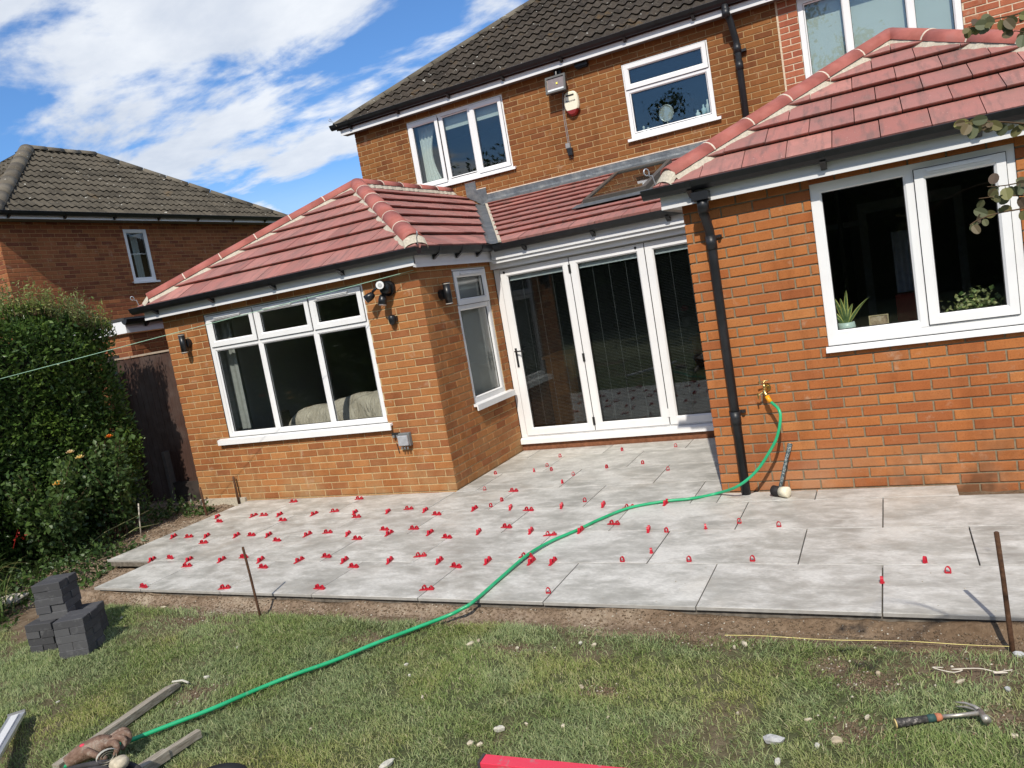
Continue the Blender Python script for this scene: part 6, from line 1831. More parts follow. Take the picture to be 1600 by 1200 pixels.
# ================================================================== PAVER STACKS
pv = Mat('charcoal_block', 0.9, 0.15)
pv.col(pv.mix(pv.ramp(pv.noise(18, 5, 0.7), [(0.55, 0.0), (0.72, 0.45)]), pv.ramp(pv.rand(), [(0, (0.050, 0.050, 0.053)), (0.5, (0.075, 0.075, 0.079)), (1, (0.10, 0.10, 0.104))]), (0.17, 0.17, 0.17)))
pv.bump(pv.noise(120, 3, 0.7), 0.5, 0.002)
def block_mesh(L=0.198, W=0.098, H=0.050):
    mb = MB(); b = 0.004
    x, y = L / 2, W / 2
    lo = [(-x, -y, 0), (x, -y, 0), (x, y, 0), (-x, y, 0)]; hi = [(-x, -y, H - b), (x, -y, H - b), (x, y, H - b), (-x, y, H - b)]; tp = [(-x + b, -y + b, H), (x - b, -y + b, H), (x - b, y - b, H), (-x + b, y - b, H)]
    mb.add(lo + hi + tp, [(3, 2, 1, 0), (8, 9, 10, 11)] + [(k, (k + 1) % 4, 4 + (k + 1) % 4, 4 + k) for k in range(4)] + [(4 + k, 4 + (k + 1) % 4, 8 + (k + 1) % 4, 8 + k) for k in range(4)])
    me = bpy.data.meshes.new('paving_block'); me.from_pydata(mb.v, [], mb.f); me.materials.append(pv.m); return me
BM = block_mesh()
PH = 0.0515
CN = 'bottom second third fourth fifth sixth seventh eighth ninth tenth eleventh'.split()
def stack(cx, cy, ang, z0, n, nm, start=0):
    for k in range(n):
        flip = (k + start) % 2
        for j in (-1, 1):
            a = ang + (PI / 2 if flip else 0) + random.uniform(-0.03, 0.03)
            ox, oy = (0, j * 0.0505)
            jx, jy = random.uniform(-0.006, 0.006), random.uniform(-0.004, 0.004)
            X = cx + math.cos(a) * (ox + jx) - math.sin(a) * (oy + jy); Y = cy + math.sin(a) * (ox + jx) + math.cos(a) * (oy + jy)
            o = bpy.data.objects.new('paving_block', BM); sc.collection.objects.link(o)
            o.location = (X, Y, z0 + k * PH); o.rotation_euler = (0, 0, a)
            # which one of the pair: judged from the camera side
            near = ((X - CAMP[0]) ** 2 + (Y - CAMP[1]) ** 2) < ((cx - CAMP[0]) ** 2 + (cy - CAMP[1]) ** 2)
            o['label'] = 'charcoal paving block, %s layer of %s, %s one of the pair' % ((CN[k] if k < n - 1 else 'top'), nm, 'nearer' if near else 'farther')
            o['category'] = 'paving block'; o['group'] = 'stacked charcoal paving blocks'
g0 = -0.075
stack(-3.775, -2.86, math.radians(28), g0, 5, 'the front right stack', 0)
stack(-4.145, -2.83, math.radians(20), g0, 4, 'the rear left base stack', 1)
stack(-4.00, -2.66, math.radians(31), g0, 4, 'the hidden rear base stack', 0)
stack(-4.09, -2.76, math.radians(27), g0 + 4 * PH, 5, 'the tall tower', 0)

# ================================================================== DEBRIS ON THE GRASS
def chunk(x, y, sx, sy, sz, mat, label, cat='stone', name='mortar_fragment', seed=0, rot=None, zoff=0.012, group='building fragments on the lawn'):
    r_ = random.Random(seed + int(x * 1000)); mb = MB()
    a = rot if rot is not None else r_.uniform(0, 3.1)
    z = float(ground_z(np.array([x]), np.array([y]))[0]) + zoff
    n = 7; lo = []; hi = []; mid = []
    for k in range(n):
        th = 2 * PI * k / n + r_.uniform(-.25, .25); rr = r_.uniform(0.75, 1.1)
        px, py = math.cos(th) * sx * rr, math.sin(th) * sy * rr
        qx, qy = px * math.cos(a) - py * math.sin(a), px * math.sin(a) + py * math.cos(a)
        tilt = r_.uniform(-.2, .2) * sz
        lo.append((x + qx * .8, y + qy * .8, z - 0.006)); mid.append((x + qx, y + qy, z + sz * .45 + tilt)); hi.append((x + qx * r_.uniform(.5, .8), y + qy * r_.uniform(.5, .8), z + sz * r_.uniform(.8, 1.1)))
    mb.add(lo + mid + hi, [list(range(n))[::-1], [2 * n + i for i in range(n)]] + [[i, (i + 1) % n, n + (i + 1) % n, n + i] for i in range(n)] + [[n + i, n + (i + 1) % n, 2 * n + (i + 1) % n, 2 * n + i] for i in range(n)])
    mb.build(name, mat, None, label=label, category=cat, group=group)
MT['frag'] = simple('cream_fragment', (0.50, 0.44, 0.33), 0.9, 0.1, var=0.25, scale=50, bump=0.5)
MT['fragw'] = simple('white_fragment', (0.50, 0.48, 0.41), 0.8, 0.2, var=0.1, scale=50, bump=0.3)
MT['stone'] = simple('buff_stone', (0.42, 0.35, 0.25), 0.9, 0.1, var=0.2, scale=40, bump=0.4)
MT['greyst'] = simple('grey_mortar_lump', (0.40, 0.40, 0.39), 0.9, 0.1, var=0.3, scale=40, bump=0.6)
FR = [
    (-0.940, -2.470, 0.035, 0.02, 0.016, 'frag', 'pair of cream fragments in the worn patch nearest the hose'),
    (-0.909, -2.429, 0.022, 0.014, 0.012, 'stone', 'buff chip touching the cream fragments near the hose'),
    (-0.650, -2.466, 0.018, 0.012, 0.01, 'frag', 'small cream chip right of the worn patch by the hose'),
    (-1.198, -2.731, 0.018, 0.009, 0.008, 'fragw', 'thin white sliver just below the hose on the lawn'),
    (-1.108, -2.833, 0.01, 0.01, 0.01, 'fragw', 'small round white bit under the thin white sliver'),
    (-0.322, -2.364, 0.02, 0.012, 0.012, 'fragw', 'white angular piece near the lawn edge, left one of two'),
    (-0.238, -2.377, 0.02, 0.01, 0.014, 'frag', 'cream angular piece near the lawn edge, right one of two'),
    (-0.912, -3.014, 0.022, 0.008, 0.006, 'frag', 'flat pale shaving in the middle of the left lawn'),
    (-0.392, -3.189, 0.012, 0.03, 0.028, 'fragw', 'upright curved white shard in the middle of the lawn'),
    (-0.473, -3.314, 0.022, 0.013, 0.014, 'frag', 'cream piece above the red level, left one of two'),
    (-0.428, -3.310, 0.02, 0.011, 0.012, 'frag', 'cream piece above the red level, right one of two'),
    (-0.289, -3.126, 0.014, 0.008, 0.008, 'frag', 'tiny cream flake right of the curved shard'),
    (-0.114, -3.115, 0.014, 0.015, 0.012, 'frag', 'squarish cream fragment in line with the curved shard'),
    (-0.004, -3.114, 0.012, 0.008, 0.008, 'frag', 'small flake near the dry stalk right of centre'),
    (0.523, -2.299, 0.03, 0.014, 0.018, 'frag', 'cream mortar lump on the soil beside the yellow string'),
    (0.479, -2.330, 0.012, 0.01, 0.012, 'frag', 'small cream crumb left of the mortar lump by the string'),
    (-2.407, -3.023, 0.02, 0.012, 0.016, 'fragw', 'pale block chip on the grass above the bare patch'),
    (-0.763, -3.525, 0.045, 0.022, 0.022, 'fragw', 'large white fragment at the very bottom edge left of the red level'),
    (0.753, -3.061, 0.05, 0.032, 0.03, 'greyst', 'largest grey mortar lump on the right lawn'),
    (0.979, -3.022, 0.03, 0.024, 0.02, 'stone', 'round buff stone between the grey lump and the hammer'),
    (0.785, -3.192, 0.026, 0.014, 0.018, 'fragw', 'white piece at the bottom edge under the grey lump'),
    (1.082, -2.840, 0.02, 0.01, 0.008, 'frag', 'small cream flake above the round buff stone'),
    (1.119, -2.494, 0.01, 0.014, 0.022, 'stone', 'small upright buff stone at the edge of the right bare patch'),
    (0.866, -2.900, 0.006, 0.022, 0.008, 'frag', 'thin vertical pale splinter on the right lawn'),
    (0.914, -3.067, 0.018, 0.012, 0.01, 'fragw', 'small pale flake just left of the round buff stone'),
    (1.283, -2.836, 0.014, 0.01, 0.01, 'greyst', 'small grey pebble above the hammer grip'),
    (0.587, -2.887, 0.01, 0.008, 0.008, 'frag', 'tiny crumb in the middle of the right lawn'),
    (1.425, -2.508, 0.035, 0.01, 0.008, 'frag', 'flat pale chip beside the loose cream twine'),
    (1.588, -2.549, 0.022, 0.014, 0.012, 'greyst', 'grey pebble on the bare soil at the right edge'),
    (1.664, -2.252, 0.03, 0.02, 0.018, 'greyst', 'rough grey lump beside the foot of the right steel pin'),
    (1.568, -2.880, 0.016, 0.012, 0.01, 'frag', 'cream chip right of the hammer head'),
    (-4.382, -2.637, 0.012, 0.01, 0.01, 'frag', 'cream crumb at the foot of the front paving block stack'),
    (-3.826, -2.170, 0.035, 0.012, 0.008, 'frag', 'long pale chip on the soil below the left patio edge'),
    (-4.009, -2.393, 0.03, 0.014, 0.008, 'frag', 'pale chip between the paving blocks and patio edge'),
    (-4.548, -2.197, 0.014, 0.014, 0.02, 'frag', 'small cream stone on the soil just right of the tall tower'),
    (-3.205, -3.411, 0.014, 0.008, 0.008, 'fragw', 'tiny white chip on the dark grass near the left edge'),
    (-2.528, -2.673, 0.01, 0.01, 0.01, 'fragw', 'tiny white chip on the left lawn above the hose'),
    (-0.155, -2.788, 0.03, 0.012, 0.006, 'stone', 'curled brown dry leaf bits on the middle lawn'),
    (0.058, -3.016, 0.012, 0.006, 0.006, 'frag', 'pale flake beside the dry stalk'),
    (-1.336, -3.354, 0.01, 0.008, 0.008, 'frag', 'tiny pale crumb on the lawn below the hose')]
for i, (x, y, sx, sy, sz, m, lab) in enumerate(FR):
    chunk(x, y, sx * 0.9, sy * 0.85, sz * 0.65, MT[m], lab, 'stone' if m in ('stone', 'greyst') else 'fragment', {'frag': 'mortar_fragment', 'fragw': 'tile_fragment', 'stone': 'stone', 'greyst': 'mortar_lump'}[m], seed=i)
# dry stalk string on the bare soil, far right
sp = [(1.37, -2.42), (1.33, -2.44), (1.40, -2.455), (1.44, -2.445), (1.40, -2.43), (1.50, -2.425), (1.56, -2.43), (1.60, -2.445), (1.55, -2.44), (1.62, -2.42)]
MB().tube(catmull([(x, y, -0.068 + 0.008 * (k % 2)) for k, (x, y) in enumerate(sp)], 5), 0.0022, 6).build('twine', simple('cream_twine', (0.62, 0.56, 0.46), 0.9), None, smooth=True, label='loose cream twine lying on the bare soil by the right steel pin', category='twine')
MB().tube([(-2.55, -3.14, -0.05), (-2.49, -3.12, -0.047), (-2.43, -3.13, -0.05)], 0.006, 6).build('stick', MT['fragw'], None, label='short pale stick on the grass between the batten and the green hose', category='stick')

# ================================================================== CLAW HAMMER
def hammer():
    t = thing('claw_hammer', (1.36, -2.85, -0.07), 'claw hammer with a black and orange grip lying in the grass', 'hammer')
    z = -0.050
    A = Vector((1.185, -2.90, z)); B = Vector((1.325, -2.845, z + 0.006)); C_ = Vector((1.475, -2.80, z + 0.012))
    d = (B - A).normalized()
    gm = Mat('dirty_grip', 0.7, 0.3); gm.col(gm.ramp(gm.noise(60, 4, 0.7), [(0.35, (0.02, 0.02, 0.02)), (0.55, (0.06, 0.055, 0.05)), (0.68, (0.30, 0.27, 0.24))]))
    og = simple('orange_grip', (0.45, 0.17, 0.09), 0.6, var=0.25, scale=60); tl = simple('teal_grip', (0.03, 0.075, 0.07), 0.6)
    st = simple('worn_steel', (0.42, 0.39, 0.34), 0.45, 0.4, 0.6, var=0.3, scale=40)
    MB().tube([A - d * 0.004, A], [0.016, 0.0175], 12).build('end_cap', simple('yellow_cap', (0.62, 0.48, 0.20), 0.6), t)
    MB().tube([A + d * 0.0005, A + d * 0.03, A + d * 0.08, B - d * 0.022], [0.0170, 0.0165, 0.014, 0.0135], 12).build('grip', gm.m, t, smooth=True)
    MB().tube([B - d * 0.035, B - d * 0.02, B - d * 0.005], [0.0145, 0.015, 0.014], 12).build('grip_ring', tl, t, smooth=True)
    MB().tube([B - d * 0.004, B + d * 0.006, B + d * 0.018], [0.0150, 0.0155, 0.012], 12).build('collar', og, t, smooth=True)
    d2 = (C_ - B).normalized()
    MB().tube([B + d * 0.018, B + d2 * 0.08, C_], [0.0075, 0.007, 0.009], 10).build('shaft', st, t, smooth=True)
    # head: poll toward the camera, claws curving back
    pr = Vector((d2.y, -d2.x, 0))
    MB().tube([C_ - pr * 0.012, C_ + pr * 0.025, C_ + pr * 0.030, C_ + pr * 0.052], [0.013, 0.011, 0.0145, 0.0145], 12).build('head', st, t, smooth=True)
    for s_ in (-1, 1):
        MB().tube([C_ - pr * 0.008 + Vector((0, 0, s_ * 0.004)), C_ - pr * 0.035 - d2 * 0.008 + Vector((0, 0, s_ * 0.006)), C_ - pr * 0.060 - d2 * 0.03 + Vector((0, 0, s_ * 0.008)), C_ - pr * 0.072 - d2 * 0.062 + Vector((0, 0, s_ * 0.009))], [0.009, 0.007, 0.005, 0.002], 8).build('claw', st, t, smooth=True)
hammer()

# ================================================================== NEAR TOOLS, BOTTOM LEFT
oldwood = Mat('weathered_timber', 0.85, 0.2)
oldwood.col(oldwood.ramp(oldwood.noise(14, 6, 0.65, oldwood.map(oldwood.pos(), (9, 0.8, 9))), [(0.3, (0.17, 0.14, 0.105)), (0.5, (0.30, 0.265, 0.21)), (0.7, (0.42, 0.385, 0.32))])); oldwood.bump(oldwood.noise(60, 4, 0.6, oldwood.map(oldwood.pos(), (6, 0.5, 6))), 0.6, 0.003)
oldwood2 = simple('dark_timber_side', (0.075, 0.065, 0.055), 0.9, 0.1, var=0.3)
def batten(P0, P1, w, h, label, tip=True):
    P0, P1 = Vector(P0), Vector(P1); d = (P1 - P0).normalized(); s_ = d.cross(Vector((0, 0, 1))).normalized(); up = s_.cross(d)
    mb = MB(); q = []
    L = (P1 - P0).length
    prof = ((0.0, 1, 1), (0.70, 1, 1), (0.90, 0.85, 0.92), (0.985, 0.55, 0.6), (1.0, 0.30, 0.35)) if tip else ((0, 1, 1), (0.5, 1, 1), (0.62, 1, 1), (0.625, 0.72, 0.9), (1.0, 0.70, 0.85))
    for s0, a, b in prof:
        c0 = P0 + d * L * s0
        q += [c0 - s_ * w / 2 * a, c0 + s_ * w / 2 * a, c0 + s_ * w / 2 * a + up * h * b, c0 - s_ * w / 2 * a + up * h * b]
    n = len(prof); fs = [(3, 2, 1, 0), (4 * n - 4, 4 * n - 3, 4 * n - 2, 4 * n - 1)]
    for k in range(n - 1):
        for a in range(4): fs.append((4 * k + a, 4 * k + (a + 1) % 4, 4 * k + 4 + (a + 1) % 4, 4 * k + 4 + a))
    mb.add(q, fs)
    return mb.build('timber_batten', oldwood.m, None, bevel=0.002, label=label, category='batten', group='weathered timber battens')
batten((-2.400, -3.93, -0.06), (-2.485, -3.145, -0.065), 0.046, 0.042, 'longer weathered timber batten with a tapered end poking out from under the glove')
batten((-1.925, -4.0, -0.06), (-1.885, -3.53, -0.065), 0.048, 0.045, 'shorter weathered timber batten with a stepped end in the bottom left grass', tip=False)
def glove():
    t = thing('work_glove', (-2.33, -3.76, 0.0), 'crumpled brown work glove with a red mark on the timber batten', 'glove')
    M = Mat('brown_leather', 0.8, 0.25)
    c0 = M.ramp(M.noise(18, 5, 0.65), [(0.3, (0.11, 0.065, 0.045)), (0.5, (0.20, 0.125, 0.09)), (0.62, (0.30, 0.24, 0.19)), (0.75, (0.24, 0.13, 0.09))])
    M.col(c0); M.bump(M.noise(22, 5, 0.6, dist=1.5), 0.9, 0.012)
    def blob(pts, rs, nm='palm'):
        return MB().tube(catmull(pts, 4), list(np.interp(np.linspace(0, len(pts) - 1, (len(pts) - 1) * 4 + 1), range(len(pts)), rs)), 12).build(nm, M.m, t, smooth=True)
    z = 0.055
    blob([(-2.44, -3.86, z - 0.02), (-2.40, -3.80, z), (-2.34, -3.735, z + 0.01), (-2.30, -3.70, z + 0.01)], [0.030, 0.045, 0.050, 0.030], 'palm')
    for k, (dx, dy, cur) in enumerate(((0.045, -0.035, 0.02), (0.035, 0.0, 0.025), (0.015, 0.03, 0.02), (-0.02, 0.045, 0.01))):
        b = Vector((-2.315 + dx * 0.5, -3.715 + dy * 0.6, z + 0.018))
        blob([b, b + Vector((0.030 + dx * .5, 0.028 + dy * .6, 0.010)), b + Vector((0.052 + dx * .5, 0.030 + dy * .8, -0.012)), b + Vector((0.050 + dx * .4, 0.012 + dy * .7, -0.04))], [0.018, 0.017, 0.015, 0.012], 'finger')
    blob([(-2.36, -3.80, z + 0.02), (-2.315, -3.815, z + 0.025), (-2.27, -3.80, z + 0.0), (-2.25, -3.775, z - 0.025)], [0.018, 0.018, 0.015, 0.011], 'thumb')
    MB().lathe((-2.385, -3.795, z + 0.040), [(0.0165, 0.0), (0.013, 0.006), (0.003, 0.008)], 10).build('red_mark', simple('red_pink_mark', (0.62, 0.05, 0.09), 0.6), t, smooth=True)
    t.location = (-2.21, -3.83, -0.035); t.scale = (0.95, 0.95, 0.95)
glove()
def straightedge():
    al = simple('bare_aluminium', (0.60, 0.62, 0.65), 0.35, 0.5, 0.6, var=0.08)
    t = thing('straightedge', (-3.35, -3.6, -0.08), 'long bright aluminium straightedge at the bottom left corner', 'straightedge')
    A, B = Vector((-2.40, -4.30, 0.06)), Vector((-3.19, -3.645, -0.03)); d = (B - A).normalized(); s_ = d.cross(Vector((0, 0, 1))).normalized(); up = s_.cross(d)
    mb = MB()
    def bx(w0, w1, h0, h1, a=A, b=B):
        mb.prism([a + s_ * w0 + up * h0, a + s_ * w1 + up * h0, a + s_ * w1 + up * h1, a + s_ * w0 + up * h1], b - a)
    bx(-0.041, 0.041, 0.0, 0.018); mb.build('rail', al, t)
    mb2 = MB(); mb2.prism([A + s_ * -0.018 + up * 0.0185, A + s_ * 0.018 + up * 0.0185, A + s_ * 0.018 + up * 0.026, A + s_ * -0.018 + up * 0.026], (B - A) * 0.97); mb2.build('rib', MT['white'], t)
    mb3 = MB(); mb3.prism([B + s_ * -0.043 + up * -0.001, B + s_ * 0.043 + up * -0.001, B + s_ * 0.043 + up * 0.028, B + s_ * -0.043 + up * 0.028], d * 0.014); mb3.build('end_cap', simple('grey_cap', (0.20, 0.20, 0.20), 0.5), t)
straightedge()
def bucket():
    t = thing('rubber_bucket', (-2.36, -4.10, -0.08), 'black rubber bucket rim at the bottom left edge', 'bucket')
    rb = simple('dusty_black_rubber', (0.045, 0.043, 0.045), 0.8, 0.2, var=0.4, scale=20)
    c0 = Vector((-1.80, -4.21, -0.01)); N = 40; R0 = 0.235
    tilt = Euler((math.radians(-8), math.radians(4), 0)).to_matrix()
    for rr, zz, th, nm in ((R0, 0.13, 0.013, 'rim'), (R0 * 0.92, 0.12, 0.008, 'rib'), (R0 * 0.985, 0.105, 0.008, 'rib')):
        MB().tube([c0 + tilt @ Vector((math.cos(2 * PI * k / N) * rr, math.sin(2 * PI * k / N) * rr, zz)) for k in range(N + 1)], th, 8, cap=False).build(nm, rb, t, smooth=True)
    mb = MB(); mb.lathe(tuple(c0), [(R0 * 0.72, -0.08), (R0 * 0.97, 0.12)], N, M=tilt.to_4x4()); mb.f = mb.f[:-1]; mb.mi = mb.mi[:-1]
    mb.build('body', rb, t, smooth=True, fixn=False)
    mb = MB(); mb.lathe(tuple(c0 + Vector((0, 0, 0.10))), [(R0 * 0.90, 0.0), (R0 * 0.6, 0.012), (0.02, 0.016)], N, M=tilt.to_4x4()); mb.build('contents', simple('grout_powder', (0.22, 0.21, 0.19), 0.95, var=0.3, scale=30, bump=0.6), t, smooth=True)
bucket()
def roll():
    c0 = Vector((-1.834, -4.02, 0.155)); d = Vector((0.80, -0.42, 0.30)).normalized()
    u_ = d.cross(Vector((0, 0, 1))).normalized(); w = u_.cross(d); mb = MB(); pts0 = []; N = 44
    for k in range(N):
        a = k * 0.36; r = 0.014 + 0.0012 * k * 0.36 * 1.4
        pts0.append((a, r))
    V = []
    for s_ in (-0.03, 0.045):
        for a, r in pts0: V.append(c0 + d * s_ + u_ * math.cos(a) * r * 1.15 + w * math.sin(a) * r * 0.8)
    mb.add(V, [(k, k + 1, N + k + 1, N + k) for k in range(N - 1)])
    mb.build('paper_roll', MT['fragw'], None, smooth=True, fixn=False, label='crumpled roll of white paper on the black bucket rim', category='paper roll')
    MB().lathe((-1.76, -4.02, 0.12), [(0.035, 0), (0.040, 0.02), (0.032, 0.035), (0.01, 0.04)], 14).build('lid', MT['frag'], None, smooth=True, label='cream plastic lid beside the paper roll at the bottom edge', category='lid')
roll()
mb = MB(); N = 20
mb.tube([(-1.38 + 0.13 * math.cos(a), -3.90 + 0.13 * math.sin(a), -0.01) for a in [2 * PI * k / 24 for k in range(25)]], 0.028, 10, cap=False)
mb.build('rubber_ring', simple('black_rubber_ring', (0.012, 0.012, 0.013), 0.7), None, smooth=True, label='black rubber ring lying in the grass at the bottom edge', category='rubber ring')
def red_level():
    t = thing('spirit_level', (0.0, -3.4, -0.06), 'long red spirit level lying in the grass at the bottom edge', 'spirit level')
    A, B = Vector((-0.335, -3.430, -0.045)), Vector((0.95, -3.365, -0.045)); d = (B - A).normalized(); s_ = Vector((d.y, -d.x, 0))
    rd = Mat('red_pink_paint', 0.4, 0.4); rd.col(rd.mix(rd.ramp(rd.noise(14, 4, 0.6), [(0.60, 0.0), (0.68, 0.7)]), (0.68, 0.045, 0.085), (0.30, 0.20, 0.20)))
    A2 = A + s_ * 0.055
    def bar(P_, q_, w0, w1, z0, z1, mat, nm):
        mb = MB(); mb.prism([P_ + s_ * w0 + Vector((0, 0, z0)), P_ + s_ * w1 + Vector((0, 0, z0)), P_ + s_ * w1 + Vector((0, 0, z1)), P_ + s_ * w0 + Vector((0, 0, z1))], q_); return mb.build(nm, mat, t, bevel=0.002)
    L = B - A
    bar(A + d * 0.012, L, 0.0, 0.06, 0.0, 0.022, rd.m, 'body')
    bar(A, d * 0.0118, -0.002, 0.062, -0.001, 0.024, simple('dark_end_cap', (0.05, 0.045, 0.045), 0.6), 'end_cap')
    bar(A + d * 0.62, d * 0.02, 0.005, 0.055, 0.0225, 0.026, simple('orange_strip', (0.72, 0.20, 0.03), 0.5), 'vial_strip')
red_level()

# ================================================================== GATE, GARAGE
gate = thing('side_gate', (-6.8, 0.62, 0), 'dark brown boarded side gate between the hedge and the left extension', 'gate')
gm = Mat('dark_brown_stain', 0.6, 0.3)
gm.col(gm.mix(gm.ramp(gm.noise(4, 5, 0.6), [(0.45, 0.0), (0.7, 0.5)]), gm.ramp(gm.noise(22, 5, 0.6, gm.map(gm.pos(), (4, 1, 0.3))), [(0.3, (0.045, 0.024, 0.018)), (0.7, (0.085, 0.046, 0.035))]), (0.12, 0.092, 0.082)))
x = XL - 0.015; k = 0
while x > -7.50:
    dz = random.uniform(-0.004, 0.004)
    MB().box((x - 0.096, 0.60 + random.uniform(-.002, .002), -0.02), (x, 0.622, 1.835 + dz)).build('board', gm.m, gate, bevel=0.003)
    x -= 0.100
for z in (0.25, 1.0, 1.65): MB().box((-7.5, 0.6225, z), (XL - 0.02, 0.66, z + 0.08)).build('rail', gm.m, gate)
MB().box((-7.52, 0.585, 1.840), (XL - 0.012, 0.64, 1.862)).build('capping', simple('pale_capping', (0.38, 0.31, 0.24), 0.8), gate)
post = MB().box((-7.62, 0.52, -0.1), (-7.50, 0.66, 1.9)).build('post', simple('grey_post', (0.075, 0.065, 0.06), 0.9, bump=0.4), gate)
fencep = thing('side_fence', (-7.0, 0.2, 0), 'low grey brown gravel board beside the gate foot', 'fence')
MB().box((-6.95, 0.52, -0.08), (-6.90, 0.60, 0.62)).build('post', simple('weathered_post', (0.10, 0.085, 0.075), 0.9, bump=0.4), fencep)
MB().box((-6.90, 0.55, -0.08), (XL - 0.03, 0.575, 0.22)).build('gravel_board', simple('gravel_board', (0.045, 0.035, 0.030), 0.9, var=0.35, scale=8, bump=0.6), fencep)

garage = thing('garage', (-8.6, 3.0, 0), 'low brick garage with white fascia just behind the side gate', 'garage')
GX, GY = -7.62, 0.95
BRICKS.clear()
def garage_wall(F, L, z1):
    n0 = len(BRICKS)
    w = wall(garage, F, L, -0.1, z1, [], MT['brick_n'], MT['mortar_n'], phase=0.05)
    lst = sorted(BRICKS[n0:], key=lambda b: -b[0]); ind = [b for b in lst[:110] if b[0] > 0]
    for grp, individual in ((ind, True), (lst[len(ind):], False)):
        mb = MB()
        for (a, ow, wo_, Fq, q, proud, m, full) in grp:
            vs, fs = brick_verts(Fq, q, proud, random.uniform(-0.001, 0.001))
            if individual: MB().add(vs, fs).build('brick', m, w, fixn=False)
            else: mb.add(vs, fs)
        if not individual: mb.build('brickwork', MT['brick_n'], w, fixn=False, kind='stuff')
garage_wall(Frame2((GX, GY), (0, 1), (1, 0)), 4.0, 2.16)
garage_wall(Frame2((-9.9, GY), (1, 0), (0, -1)), 9.9 + GX, 2.16)
MB().box((-9.95, GY - 0.05, 2.17), (GX + 0.05, GY - 0.03, 2.33)).build('fascia', MT['white'], garage)
MB().box((GX + 0.03, GY - 0.029, 2.17), (GX + 0.05, GY + 4.0, 2.30)).build('fascia', MT['fascia'], garage)
gutter((GX + 0.105, GY - 0.1), (GX + 0.105, GY + 4.0), (1, 0), 2.33, owner=garage, br=1.1)
MB().box((-9.97, GY - 0.06, 2.335), (GX + 0.06, GY + 4.0, 2.37)).build('roof', simple('felt_roof', (0.05, 0.05, 0.05), 0.9), garage)
MB().box((-9.9, GY + 3.9, -0.1), (GX - 0.1, GY + 4.0, 2.16)).build('wall', MT['mortar_n'], garage)
# overhead cable
MB().tube([Vector((-16, 30, 9.6)).lerp(Vector((-5.9, 6.0, 4.75)), k / 20) - Vector((0, 0, 0.35 * math.sin(PI * k / 20))) for k in range(21)], 0.011, 6).build('overhead_cable', MT['dark'], None, label='thin overhead cable crossing the sky behind the left extension ridge', category='cable')

